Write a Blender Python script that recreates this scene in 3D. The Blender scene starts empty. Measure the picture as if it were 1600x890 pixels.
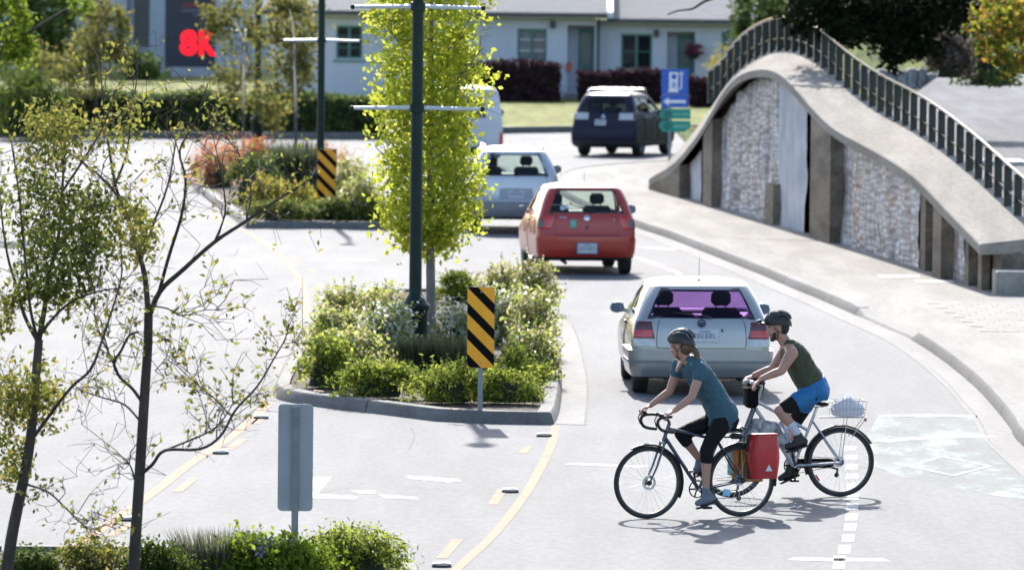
import bpy, bmesh, math, random
import numpy as np
from mathutils import Vector, Matrix, noise
random.seed(7); rng = np.random.default_rng(7)
R = math.radians; sin = math.sin; cos = math.cos; PI = math.pi
sc = bpy.context.scene; COL = sc.collection
# ---------------------------------------------------------------- camera
F = 10000.0; CH = 5.3; VH = -65.0            # focal length in photo pixels, eye height, horizon row
pitch = math.atan((445 - VH) / F); roll = R(0.6)
FW = Vector((0, cos(pitch), -sin(pitch))); r0 = Vector((1, 0, 0)); u0 = Vector((0, sin(pitch), cos(pitch)))
RT = r0 * cos(roll) + u0 * sin(roll); UP = u0 * cos(roll) - r0 * sin(roll)
EYE = Vector((0, 0, CH))
cd = bpy.data.cameras.new("camera"); cam = bpy.data.objects.new("camera", cd); COL.objects.link(cam)
cam.matrix_world = Matrix(((RT.x, UP.x, -FW.x, 0), (RT.y, UP.y, -FW.y, 0), (RT.z, UP.z, -FW.z, CH), (0, 0, 0, 1)))
cd.sensor_width = 36; cd.lens = 36 * F / 1600; cd.clip_start = 1; cd.clip_end = 5000
cd.dof.use_dof = True; cd.dof.focus_distance = 61.5; cd.dof.aperture_fstop = 4.2; cd.dof.aperture_blades = 8
sc.camera = cam
# ---------------------------------------------------------------- light
SUN_EL, SUN_AZ = 34.0, -4.5
W = bpy.data.worlds.new("World"); sc.world = W; W.use_nodes = True
nt = W.node_tree; bg = nt.nodes["Background"]; sk = nt.nodes.new("ShaderNodeTexSky"); sk.sky_type = 'NISHITA'
sk.sun_disc = False; sk.sun_elevation = R(SUN_EL); sk.sun_rotation = R(SUN_AZ); sk.air_density = 1.0; sk.dust_density = 1.5; sk.ozone_density = 1.0
nt.links.new(sk.outputs[0], bg.inputs[0]); bg.inputs[1].default_value = 0.15
ld = bpy.data.lights.new("sun", 'SUN'); ld.energy = 4.2; ld.angle = R(0.53); ld.color = (1.0, 0.965, 0.915)
sun = bpy.data.objects.new("sun", ld); COL.objects.link(sun)
sd = Vector((-sin(R(SUN_AZ)) * cos(R(SUN_EL)), -cos(R(SUN_AZ)) * cos(R(SUN_EL)), -sin(R(SUN_EL))))
sun.rotation_euler = sd.to_track_quat('-Z', 'Y').to_euler(); sun.location = (-10, 60, 40)
vs = sc.view_settings; vs.view_transform = 'Standard'; vs.look = 'None'; vs.gamma = 1; vs.use_curve_mapping = False; vs.exposure = 1.2
sc.cycles.use_denoising = True; sc.cycles.max_bounces = 8; sc.cycles.transparent_max_bounces = 24
sc.cycles.caustics_reflective = False; sc.cycles.caustics_refractive = False
# ---------------------------------------------------------------- photo rows and columns -> places on the ground
def ray(u, v): return FW * F + RT * (u - 800) - UP * (v - 445)
def G(u, v, z=0.0):
    d = ray(u, v); return EYE + d * ((z - CH) / d.z)
def P(u, v, Y):
    d = ray(u, v); return EYE + d * (Y / d.y)
def S(u, v, z=0.0): return F / G(u, v, z).y       # photo pixels per metre there
# ---------------------------------------------------------------- materials
MATS = {}
def newmat(name):
    m = bpy.data.materials.new(name); m.use_nodes = True; MATS[name] = m
    return m, m.node_tree.nodes, m.node_tree.links, m.node_tree.nodes["Principled BSDF"]
def M(name, col, rough=.6, var=.12, scale=5., metal=0., bump=0., coat=0., spec=.5, bscale=None, detail=6., col2=None, stretch=None, emit=0):
    if name in MATS: return MATS[name]
    m, N, L, b = newmat(name)
    tc = N.new("ShaderNodeTexCoord"); nz = N.new("ShaderNodeTexNoise"); nz.inputs["Scale"].default_value = scale; nz.inputs["Detail"].default_value = detail
    src = tc.outputs["Object"]
    if stretch:
        mp = N.new("ShaderNodeMapping"); mp.inputs["Scale"].default_value = stretch; L.new(src, mp.inputs[0]); src = mp.outputs[0]
    L.new(src, nz.inputs["Vector"])
    cr = N.new("ShaderNodeValToRGB"); e = cr.color_ramp.elements
    c2 = col2 or tuple(min(1, c * (1 + var)) for c in col); c1 = col if col2 else tuple(c * (1 - var) for c in col)
    e[0].position = .32; e[1].position = .68; e[0].color = (*c1, 1); e[1].color = (*c2, 1)
    L.new(nz.outputs[0], cr.inputs[0]); L.new(cr.outputs[0], b.inputs["Base Color"])
    b.inputs["Roughness"].default_value = rough; b.inputs["Metallic"].default_value = metal
    b.inputs["Coat Weight"].default_value = coat; b.inputs["Coat Roughness"].default_value = .06; b.inputs["Specular IOR Level"].default_value = spec
    if bump:
        n2 = N.new("ShaderNodeTexNoise"); n2.inputs["Scale"].default_value = bscale or scale * 6; n2.inputs["Detail"].default_value = 8
        L.new(src, n2.inputs["Vector"]); bp = N.new("ShaderNodeBump"); bp.inputs["Strength"].default_value = bump; bp.inputs["Distance"].default_value = .02
        L.new(n2.outputs[0], bp.inputs["Height"]); L.new(bp.outputs[0], b.inputs["Normal"])
    if emit:
        b.inputs["Emission Color"].default_value = (*col, 1); b.inputs["Emission Strength"].default_value = emit
    return m
def LEAF(name, cols, transl=.5, rough=.7):
    if name in MATS: return MATS[name]
    m, N, L, b = newmat(name)
    g = N.new("ShaderNodeNewGeometry"); cr = N.new("ShaderNodeValToRGB"); e = cr.color_ramp.elements
    while len(e) < len(cols): e.new(.5)
    for i, c in enumerate(cols): e[i].position = i / max(1, len(cols) - 1); e[i].color = (*c, 1)
    L.new(g.outputs["Random Per Island"], cr.inputs[0]); L.new(cr.outputs[0], b.inputs["Base Color"]); b.inputs["Roughness"].default_value = rough
    b.inputs["Specular IOR Level"].default_value = .12
    t = N.new("ShaderNodeBsdfTranslucent"); mx = N.new("ShaderNodeMixShader"); mx.inputs[0].default_value = transl
    hs = N.new("ShaderNodeHueSaturation"); hs.inputs["Value"].default_value = 1.35; hs.inputs["Hue"].default_value = .49; L.new(cr.outputs[0], hs.inputs["Color"]); L.new(hs.outputs[0], t.inputs[0])
    L.new(b.outputs[0], mx.inputs[1]); L.new(t.outputs[0], mx.inputs[2]); L.new(mx.outputs[0], N["Material Output"].inputs[0])
    return m
def WORN(name, col, thr=.5, soft=.12, scale=7., var=.1, st=(1, .35, 1)):      # paint worn through to the surface below
    m = M(name, col, .85, var, 9, detail=10, spec=.25); N, L = m.node_tree.nodes, m.node_tree.links; b = N["Principled BSDF"]
    tc = N.new("ShaderNodeTexCoord"); mp = N.new("ShaderNodeMapping"); mp.inputs["Scale"].default_value = st; L.new(tc.outputs["Object"], mp.inputs[0])
    n = N.new("ShaderNodeTexNoise"); n.inputs["Scale"].default_value = scale; n.inputs["Detail"].default_value = 9; n.inputs["Roughness"].default_value = .7; L.new(mp.outputs[0], n.inputs["Vector"])
    r = N.new("ShaderNodeMapRange"); r.inputs[1].default_value = thr - soft; r.inputs[2].default_value = thr + soft; L.new(n.outputs[0], r.inputs[0])
    t = N.new("ShaderNodeBsdfTransparent"); mx = N.new("ShaderNodeMixShader"); L.new(r.outputs[0], mx.inputs[0]); L.new(b.outputs[0], mx.inputs[1]); L.new(t.outputs[0], mx.inputs[2]); L.new(mx.outputs[0], N["Material Output"].inputs[0]); return m
def GLASS(name, tint, refl=1.0):
    if name in MATS: return MATS[name]
    m, N, L, b = newmat(name); N.remove(b)
    t = N.new("ShaderNodeBsdfTransparent"); nz = N.new("ShaderNodeTexNoise"); nz.inputs["Scale"].default_value = 2
    mc = N.new("ShaderNodeMix"); mc.data_type = 'RGBA'; mc.inputs[6].default_value = (*tint, 1); mc.inputs[7].default_value = (*[c * .9 for c in tint], 1)
    L.new(nz.outputs[0], mc.inputs[0]); L.new(mc.outputs[2], t.inputs[0])
    g = N.new("ShaderNodeBsdfGlossy"); g.inputs["Roughness"].default_value = .03; g.inputs["Color"].default_value = (.9, .95, 1, 1)
    fr = N.new("ShaderNodeFresnel"); fr.inputs[0].default_value = 1.5; mm = N.new("ShaderNodeMath"); mm.operation = 'MULTIPLY'; mm.inputs[1].default_value = refl
    gm_ = N.new("ShaderNodeNewGeometry"); iv = N.new("ShaderNodeMath"); iv.operation = 'SUBTRACT'; iv.inputs[0].default_value = 1; L.new(gm_.outputs["Backfacing"], iv.inputs[1]); m2 = N.new("ShaderNodeMath"); m2.operation = 'MULTIPLY'; L.new(fr.outputs[0], m2.inputs[0]); L.new(iv.outputs[0], m2.inputs[1])
    L.new(m2.outputs[0], mm.inputs[0]); mx = N.new("ShaderNodeMixShader"); L.new(mm.outputs[0], mx.inputs[0]); L.new(t.outputs[0], mx.inputs[1]); L.new(g.outputs[0], mx.inputs[2])
    L.new(mx.outputs[0], N["Material Output"].inputs[0]); return m
# ---------------------------------------------------------------- objects
def tag(o, label=None, cat=None, group=None, kind=None):
    if label: o["label"] = label
    if cat: o["category"] = cat
    if group: o["group"] = group
    if kind: o["kind"] = kind
    return o
def thing(name, label, cat, loc=(0, 0, 0), rz=0, group=None):
    o = bpy.data.objects.new(name, None); COL.objects.link(o); o.location = loc; o.rotation_euler = (0, 0, rz); o.empty_display_size = .2
    return tag(o, label, cat, group)
def empty(name, parent, loc=(0, 0, 0), rot=(0, 0, 0)):
    o = bpy.data.objects.new(name, None); COL.objects.link(o); o.parent = parent; o.location = loc; o.rotation_euler = rot; return o
def link(name, me, mat=None, parent=None, loc=None):
    if mat is not None:
        for m in (mat if isinstance(mat, (list, tuple)) else [mat]): me.materials.append(m)
    o = bpy.data.objects.new(name, me); COL.objects.link(o)
    if parent is not None: o.parent = parent
    if loc is not None: o.location = loc
    return o
def inst(name, src, parent, loc=(0, 0, 0), rot=(0, 0, 0), scale=None):
    o = bpy.data.objects.new(name, src.data if hasattr(src, 'data') else src); COL.objects.link(o); o.parent = parent; o.location = loc; o.rotation_euler = rot
    if scale: o.scale = scale
    return o
def copy_tree(o, parent=None):
    c = o.copy(); COL.objects.link(c); c.parent = parent
    for ch in list(o.children): copy_tree(ch, c)
    return c
class MB:
    def __init__(s): s.v = []; s.f = []; s.mi = []; s.cur = 0
    def vert(s, *p): s.v.append(tuple(p[0]) if len(p) == 1 else tuple(p)); return len(s.v) - 1
    def face(s, *ix): s.f.append(tuple(ix)); s.mi.append(s.cur)
    def quad(s, a, b, c, d): i = [s.vert(p) for p in (a, b, c, d)]; s.face(*i)
    def box(s, x0, x1, y0, y1, z0, z1, mtx=None, bev=0):
        if bev:
            prof = []
            for (cx, cy, a0) in ((x1 - bev, y1 - bev, 0), (x0 + bev, y1 - bev, 90), (x0 + bev, y0 + bev, 180), (x1 - bev, y0 + bev, 270)):
                for k in (0, 45, 90): prof.append((cx + bev * cos(R(a0 + k)), cy + bev * sin(R(a0 + k))))
            mx, my = (x0 + x1) / 2, (y0 + y1) / 2
            ins = [(mx + (p[0] - mx) * (1 - 2 * bev / max(1e-6, x1 - x0)), my + (p[1] - my) * (1 - 2 * bev / max(1e-6, y1 - y0))) for p in prof]
            rings = [[(*p, z0) for p in ins], [(*p, z0 + bev) for p in prof], [(*p, z1 - bev) for p in prof], [(*p, z1) for p in ins]]
            if mtx: rings = [[tuple(mtx @ Vector(p)) for p in r] for r in rings]
            s.loft(rings, True, True, True); return s
        c = [(x, y, z) for z in (z0, z1) for y in (y0, y1) for x in (x0, x1)]
        if mtx: c = [tuple(mtx @ Vector(p)) for p in c]
        n = len(s.v); s.v += c
        for f in ((0, 2, 3, 1), (4, 5, 7, 6), (0, 1, 5, 4), (2, 6, 7, 3), (0, 4, 6, 2), (1, 3, 7, 5)): s.face(*[n + k for k in f])
        return s
    def loft(s, rings, closed=True, cap0=False, cap1=False):
        n = len(s.v); m = len(rings[0])
        for r in rings: s.v += [tuple(p) for p in r]
        for i in range(len(rings) - 1):
            for j in range(m if closed else m - 1):
                a = n + i * m + j; b = n + i * m + (j + 1) % m; s.face(a, b, b + m, a + m)
        if cap0: s.face(*[n + k for k in range(m)][::-1])
        if cap1: s.face(*[n + (len(rings) - 1) * m + k for k in range(m)])
        return s
    def tube(s, pts, rad, n=8, cap=True, flat=1.0):
        pts = [Vector(p) for p in pts]
        if not isinstance(rad, (list, tuple)): rad = [rad] * len(pts)
        rings = []; up = None
        for i, p in enumerate(pts):
            t = (pts[min(i + 1, len(pts) - 1)] - pts[max(i - 1, 0)])
            if t.length < 1e-9: t = Vector((0, 0, 1))
            t.normalize()
            if up is None: up = t.orthogonal().normalized() if abs(t.z) < .95 else Vector((1, 0, 0))
            a = t.cross(up)
            if a.length < 1e-6: a = t.orthogonal()
            a.normalize(); up = a.cross(t).normalized()
            rings.append([p + (a * cos(2 * PI * k / n) + up * sin(2 * PI * k / n) * flat) * rad[i] for k in range(n)])
        return s.loft(rings, True, cap, cap)
    def lathe(s, prof, n=24, mtx=None, axis='Z', closed=False):
        rings = []
        for k in range(n):
            a = 2 * PI * k / n; rg = []
            for (r, h) in prof:
                p = Vector((r * cos(a), r * sin(a), h)) if axis == 'Z' else (Vector((h, r * cos(a), r * sin(a))) if axis == 'X' else Vector((r * sin(a), h, r * cos(a))))
                rg.append(mtx @ p if mtx else p)
            rings.append(rg)
        rings.append(rings[0]); return s.loft(rings, closed)
    def ball(s, c, rx, ry=None, rz=None, n=12, m=8, mtx=None):
        ry = ry or rx; rz = rz or rx; c = Vector(c); rings = []
        for i in range(m + 1):
            t = PI * i / m; r = max(1e-4, sin(t))
            rg = [Vector((rx * r * cos(2 * PI * k / n), ry * r * sin(2 * PI * k / n), -rz * cos(t))) for k in range(n)]
            rings.append([c + (mtx @ p if mtx else p) for p in rg])
        return s.loft(rings)
    def prism(s, poly, z0, z1, mtx=None):   # polygon (x,y) extruded
        r = [[Vector((x, y, z)) for x, y in poly] for z in (z0, z1)]
        if mtx: r = [[mtx @ p for p in q] for q in r]
        return s.loft(r, True, True, True)
    def mesh(s, name, smooth=True, angle=40):
        me = bpy.data.meshes.new(name); me.from_pydata(s.v, [], s.f); me.validate()
        if any(s.mi) and len(me.polygons) == len(s.mi): me.polygons.foreach_set("material_index", s.mi)
        bm = bmesh.new(); bm.from_mesh(me); bmesh.ops.remove_doubles(bm, verts=bm.verts, dist=1e-5); bmesh.ops.recalc_face_normals(bm, faces=bm.faces)
        if smooth:
            for f in bm.faces: f.smooth = True
            for e in bm.edges:
                if len(e.link_faces) != 2 or e.calc_face_angle(0) > R(angle): e.smooth = False
        bm.to_mesh(me); bm.free(); return me
    def build(s, name, mat, parent=None, loc=None, smooth=True, angle=40): return link(name, s.mesh(name, smooth, angle), mat, parent, loc)
def struct(name, mb, mat, parent=None, smooth=True, label=None):
    o = mb.build(name, mat, parent, smooth=smooth)
    if parent is None: tag(o, kind='structure', label=label)
    return o
def bake(o):      # apply modifiers
    dg = bpy.context.evaluated_depsgraph_get(); me = bpy.data.meshes.new_from_object(o.evaluated_get(dg)); o.modifiers.clear(); o.data = me; return o
def text_mesh(txt, size, ext=.002, bold=0.0, align='CENTER'):
    cu = bpy.data.curves.new("lettering", 'FONT'); cu.body = txt; cu.size = size; cu.extrude = ext; cu.offset = bold; cu.align_x = align; cu.align_y = 'CENTER'; cu.resolution_u = 3
    o = bpy.data.objects.new("lettering", cu); COL.objects.link(o); dg = bpy.context.evaluated_depsgraph_get(); dg.update()
    me = bpy.data.meshes.new_from_object(o.evaluated_get(dg)); bpy.data.objects.remove(o); return me
def spline(pts, n=8):
    pts = [Vector(p) for p in pts]; out = []
    for i in range(len(pts) - 1):
        p0 = pts[max(0, i - 1)]; p1 = pts[i]; p2 = pts[i + 1]; p3 = pts[min(len(pts) - 1, i + 2)]
        for k in range(n):
            t = k / n; out.append(.5 * (2 * p1 + (p2 - p0) * t + (2 * p0 - 5 * p1 + 4 * p2 - p3) * t * t + (3 * p1 - p0 - 3 * p2 + p3) * t ** 3))
    return out + [pts[-1]]
def lerp(xs, ys, x):
    return float(np.interp(x, xs, ys))
def offset_line(pts, d):      # shift a plan polyline to its left by d
    out = []
    for i, p in enumerate(pts):
        t = pts[min(i + 1, len(pts) - 1)] - pts[max(0, i - 1)]; n = Vector((-t.y, t.x, 0)).normalized(); out.append(p + n * d)
    return out
def sheet(a, b, za, zb=None):     # ribbon between two plan polylines
    mb = MB(); zb = za if zb is None else zb
    for i in range(len(a) - 1):
        mb.quad((a[i].x, a[i].y, za), (a[i + 1].x, a[i + 1].y, za), (b[i + 1].x, b[i + 1].y, zb), (b[i].x, b[i].y, zb))
    return mb
def leaf_mesh(name, C, size, aspect=.55, var=.35, upbias=0., mats=None, parent=None, dirs=None):
    C = np.asarray(C, float); n = len(C)
    a = rng.normal(size=(n, 3)) if dirs is None else np.asarray(dirs) + rng.normal(size=(n, 3)) * .35
    a /= np.linalg.norm(a, axis=1)[:, None] + 1e-9
    b = rng.normal(size=(n, 3)); b[:, 2] *= 1 - upbias; b -= (b * a).sum(1)[:, None] * a; b /= np.linalg.norm(b, axis=1)[:, None] + 1e-9
    s = size * (1 + var * rng.uniform(-1, 1, n))[:, None]
    nn = np.cross(a, b)
    V = np.stack([C - a * s * .5, C + b * s * .5 * aspect + nn * s * .08, C + a * s * .5, C - b * s * .5 * aspect + nn * s * .08], 1).reshape(-1, 3)
    me = bpy.data.meshes.new(name); me.vertices.add(4 * n); me.vertices.foreach_set("co", V.ravel()); me.loops.add(4 * n); me.loops.foreach_set("vertex_index", np.arange(4 * n, dtype=np.int32))
    me.polygons.add(n); me.polygons.foreach_set("loop_start", np.arange(0, 4 * n, 4, dtype=np.int32)); me.update(calc_edges=True); me.validate()
    return link(name, me, mats, parent)
# ================================================================ ground, roads, kerbs, islands, paint
def ground_mat(name, c1, c2, speck, rough=.62, patch=.12, spec=.5):
    m, N, L, b = newmat(name); tc = N.new("ShaderNodeTexCoord")
    def nz(scale, det=6, st=(1, 1, 1)):
        mp = N.new("ShaderNodeMapping"); mp.inputs["Scale"].default_value = st; L.new(tc.outputs["Object"], mp.inputs[0])
        n = N.new("ShaderNodeTexNoise"); n.inputs["Scale"].default_value = scale; n.inputs["Detail"].default_value = det; L.new(mp.outputs[0], n.inputs["Vector"]); return n.outputs[0]
    cr = N.new("ShaderNodeValToRGB"); e = cr.color_ramp.elements; e[0].position = .36; e[1].position = .64; e[0].color = (*c1, 1); e[1].color = (*c2, 1); L.new(nz(.35, 5, (1, .25, 1)), cr.inputs[0])
    last = cr.outputs[0]
    for (sc_, st, amt, lo, hi) in ((60, (1, 1, 1), speck, .35, .65), (2.2, (1, .12, 1), patch, .42, .6), (14, (1, .3, 1), speck * .8, .4, .6)):
        r = N.new("ShaderNodeMapRange"); r.inputs[1].default_value = lo; r.inputs[2].default_value = hi; r.inputs[3].default_value = 1 - amt; r.inputs[4].default_value = 1 + amt * .5
        L.new(nz(sc_, 8, st), r.inputs[0]); mx = N.new("ShaderNodeMix"); mx.data_type = 'RGBA'; mx.blend_type = 'MULTIPLY'; mx.inputs[0].default_value = 1
        cc = N.new("ShaderNodeCombineColor")
        for k in range(3): L.new(r.outputs[0], cc.inputs[k])
        L.new(last, mx.inputs[6]); L.new(cc.outputs[0], mx.inputs[7]); last = mx.outputs[2]
    L.new(last, b.inputs["Base Color"]); b.inputs["Roughness"].default_value = rough; b.inputs["Specular IOR Level"].default_value = spec
    bp = N.new("ShaderNodeBump"); bp.inputs["Strength"].default_value = .25; bp.inputs["Distance"].default_value = .01; L.new(nz(90, 4), bp.inputs["Height"]); L.new(bp.outputs[0], b.inputs["Normal"])
    return m
ASPH = ground_mat("worn_asphalt", (.112, .116, .124), (.136, .139, .146), .14, .85, .10, .25)
CONC = ground_mat("pale_concrete", (.285, .268, .243), (.325, .308, .28), .10, .95, .1, .08)
KERB = ground_mat("kerb_concrete", (.125, .122, .118), (.16, .156, .15), .14, .85, .15, .3)
GUTT = ground_mat("gutter_concrete", (.155, .152, .148), (.18, .175, .17), .10, .85, .12, .25)
SOIL = ground_mat("bark_mulch", (.06, .045, .032), (.13, .10, .075), .5, .95, .2, .2)
LAWN = ground_mat("mown_lawn", (.15, .17, .045), (.24, .24, .075), .25, .95, .2, .1)
DRYG = ground_mat("dry_grass", (.19, .18, .07), (.28, .26, .10), .3, .95, .2, .1)
PATHM = ground_mat("path_asphalt", (.145, .145, .15), (.172, .172, .178), .12, .95, .15, .08)
WHITE = WORN("white_road_paint", (.52, .52, .515), .60, .16, 5)
YELL = WORN("faded_yellow_paint", (.275, .158, .098), .76, .18, 4)
CRACK = M("dark_joint", (.085, .08, .08), .9, .4, 3)
GREENP = WORN("worn_green_paint", (.28, .315, .295), .49, .13, 1.6, .15, (1, .3, 1)); DIAM = WORN("worn_diamond_paint", (.50, .51, .505), .56, .14, 6)

mb = MB(); mb.quad((-900, -60, -.06), (900, -60, -.06), (900, 2500, -.06), (-900, 2500, -.06))
ground = struct("ground", mb, DRYG)
mb = MB(); mb.quad((-90, 8, 0), (90, 8, 0), (90, 199, 0), (-90, 199, 0)); road = struct("road", mb, ASPH)

def kerb_run(pts, side, name, w=.17, h=.14, seg=3.0, parent=None, hs=None):
    """pts: plan points of the outer (road side) top edge; side=+1 when the raised ground lies to the left of the run"""
    root = parent or tag(empty(name, None), kind='structure')
    L = [0]
    for i in range(1, len(pts)): L.append(L[-1] + (Vector(pts[i]).xy - Vector(pts[i - 1]).xy).length)
    nseg = max(1, round(L[-1] / seg)); out = offset_line(pts, -.035 * side); inn = offset_line(pts, w * side); top0 = offset_line(pts, .0); top1 = offset_line(pts, .025 * side)
    def at(line, d):
        k = max(0, min(len(L) - 2, int(np.searchsorted(L, d, 'right')) - 1)); t = (d - L[k]) / max(1e-9, L[k + 1] - L[k]); return line[k].lerp(line[k + 1], t)
    for s in range(nseg):
        a, b = L[-1] * s / nseg + .012, L[-1] * (s + 1) / nseg - .012; n = max(2, int((b - a) / .7) + 1); rings = []
        for i in range(n):
            d = a + (b - a) * i / (n - 1); hh = h if hs is None else hs(d)
            o, t0, t1, q = at(out, d), at(top0, d), at(top1, d), at(inn, d)
            rings.append([(o.x, o.y, -.02), (t0.x, t0.y, hh - .025), (t1.x, t1.y, hh), (q.x, q.y, hh + .004), (q.x, q.y, -.02)])
        MB().loft(rings, True, True, True).build("kerb_stone", KERB, root)
    return root

# ---- right hand pavement with its dropped kerb
far = [(30, 168), (14, 167.5), (7, 166.5), (4, 165), (2.1, 161), (1.15, 156), (.95, 150), (1.3, 140)]
K = [Vector((x, y, 0)) for x, y in far]
for u, v in ((995, 344), (1041, 359), (1092, 378), (1149, 400), (1198, 419), (1243, 438), (1279, 452), (1338, 477), (1384, 497), (1428, 516), (1477, 547), (1526, 586), (1558, 619), (1584, 651), (1600, 674)):
    g = G(u, v, .14); K.append(Vector((g.x, g.y, 0)))
K += [Vector((5.75, 62, 0)), Vector((5.85, 50, 0)), Vector((5.9, 30, 0)), Vector((5.9, 12, 0))]
y0d, y1d = G(1338, 477, .14).y, G(1428, 518, .14).y          # the dropped stretch
KS = spline(K, 5)
def kh(y): return .03 + .11 * max(0, min(1, (abs(y - (y0d + y1d) / 2) - (y0d - y1d) / 2 + .35) / .35))
Lk = [0]
for i in range(1, len(KS)): Lk.append(Lk[-1] + (KS[i] - KS[i - 1]).length)
kerb_run(KS, 1, "kerb", hs=lambda d: kh(lerp(Lk, [p.y for p in KS], d)))
inn = offset_line(KS, .172); mid = offset_line(KS, .9); mb = MB()
for i in range(len(KS) - 1):
    za, zb = kh(KS[i].y) - .012, kh(KS[i + 1].y) - .012
    mb.quad((*inn[i].xy, za), (*inn[i + 1].xy, zb), (*mid[i + 1].xy, .12), (*mid[i].xy, .12))
    mb.quad((*mid[i].xy, .12), (*mid[i + 1].xy, .12), (40, min(mid[i + 1].y, 166.5 if mid[i+1].x > 6 else 999), .12), (40, min(mid[i].y, 166.5 if mid[i].x > 6 else 999), .12))
pavement = struct("sidewalk", mb, CONC)
gi = offset_line(KS, -.036); go = offset_line(KS, -.40)
struct("gutter", sheet(gi, go, .006, .004), GUTT)
def ribbon(pts, w, name, mat, parent=road, z=.003, n=6, taper=None):
    p = spline(pts, n) if len(pts) > 2 else [Vector(q) for q in pts]
    a, b = offset_line(p, w / 2), offset_line(p, -w / 2); return sheet(a, b, z).build(name, mat, parent, smooth=False)
def px(*uv, z=0): return [Vector((G(u, v, z).x, G(u, v, z).y, 0)) for u, v in uv]
def poly(uv, name, mat, parent=road, z=.003):
    mb = MB(); mb.face(*[mb.vert(p.x, p.y, z) for p in px(*uv)]); return mb.build(name, mat, parent, smooth=False)
ribbon(px((1335, 482), (1372, 508), (1408, 537), (1440, 561), (1467, 586), (1488, 607), (1503, 625), (1529, 655), (1545, 687), (1556, 697), (1590, 716)), .025, "crack", CRACK, z=.0045)
ribbon(px((1040, 369), (1092, 389), (1149, 412), (1243, 452), (1320, 484)), .015, "crack", CRACK, z=.0045)
ribbon(px((1460, 523), (1490, 544), (1519, 567), (1560, 612), (1600, 655), z=.12), .02, "paving_joint", CRACK, pavement, z=.1235)
for y in (139, 132, 125.5, 119, 112.5, 106): ribbon([Vector((lerp([70, 95, 126, 140], [5.9, 5.5, 2.9, 1.6], y) + 1.05, y, 0)), Vector((9, y - .3, 0))], .012, "paving_joint", CRACK, pavement, z=.1235)
for uvs in (((1370, 430), (1436, 430), (1440, 434), (1374, 434)), ((1428, 438), (1488, 438), (1492, 442), (1432, 442))):
    mb = MB(); mb.face(*[mb.vert(p.x, p.y, .126) for p in px(*uvs, z=.12)]); mb.build("painted_bar", WHITE, pavement, smooth=False)
# ---- pavers beside the dropped kerb: each its own piece
PAV = ground_mat("paver_concrete", (.16, .15, .138), (.19, .18, .165), .08, .85, .1, .25)
pm = MB().box(-.142, .142, -.292, .292, 0, .018, bev=.006).mesh("paver"); pm.materials.append(PAV); k = 0
for r_ in range(13):
    y = 90.3 + r_ * .6
    for c_ in range(12):
        x = lerp([90, 98], [6.75, 6.45], y) + c_ * .3 + (.15 if r_ % 2 else 0)
        if x > 9.6: continue
        o = bpy.data.objects.new("paver", pm); COL.objects.link(o); o.parent = pavement; o.location = (x, y, .1065 + random.uniform(0, .002)); o.rotation_euler = (random.uniform(-.003, .003), random.uniform(-.004, .004), 0)

# ---- planted islands
def island(name, outline, soil_z=.10):
    p = spline(outline + outline[:1], 6)[:-1]; area = sum(p[i].x * p[(i + 1) % len(p)].y - p[(i + 1) % len(p)].x * p[i].y for i in range(len(p)))
    side = 1 if area > 0 else -1
    root = tag(empty(name, None), kind='structure'); kerb_run(p + p[:1], side, name, parent=root)
    q = offset_line(p + p[:1], .16 * side)[:-1]; mb = MB(); c = sum((v for v in q), Vector()) / len(q); ci = mb.vert(c.x, c.y, soil_z + .05); ix = [mb.vert(v.x, v.y, soil_z) for v in q]
    for i in range(len(q)): mb.face(ci, ix[i], ix[(i + 1) % len(q)])
    mb.build("soil", SOIL, root); return root, p
isl_px = [(430, 599), (442, 607), (494, 616), (595, 627), (670, 637), (737, 641), (804, 643), (855, 644), (866, 638), (873, 612), (875, 575), (873, 541), (868, 514), (858, 486), (838, 466), (790, 455), (700, 450), (600, 452), (530, 462), (497, 482), (472, 511), (457, 545), (437, 582)]
island_near, ISL = island("traffic_island", px(*isl_px, z=.14))
gl = px((914, 664), (918, 620), (917, 590), (912, 566), (905, 535), (896, 512), (885, 498)); gk = px((868, 662), (876, 612), (877, 575), (876, 541), (871, 514), (864, 494), (858, 482))
struct("gutter", sheet(spline(gk, 5), spline(gl, 5), .004), GUTT); ribbon(gl, .03, "crack", CRACK, z=.0045)
gl = px((427, 560), (429, 545), (444, 511), (456, 502), (472, 498)); gk = px((430, 600), (447, 562), (461, 533), (474, 511), (490, 492))
struct("gutter", sheet(spline(gl, 5), spline(gk, 5), .004), GUTT); ribbon(gl, .03, "crack", CRACK, z=.0045)
far_px = [(386, 346), (400, 346), (480, 346), (560, 347), (606, 348), (612, 342), (602, 320), (582, 292), (552, 260), (520, 240), (450, 232), (370, 236), (310, 250), (286, 262), (304, 285), (340, 312)]
island_far, _ = island("traffic_island", px(*far_px, z=.14))
bed_w = [(-.72, 53.0), (-.86, 55.2), (-1.4, 55.7), (-3, 55.8), (-5, 55.7), (-7.5, 55.5), (-8.6, 54), (-8.4, 48), (-6, 40), (-3, 38), (-1.1, 40), (-.7, 47)]
island_bed, _ = island("traffic_island", [Vector((x, y, 0)) for x, y in bed_w])
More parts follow.
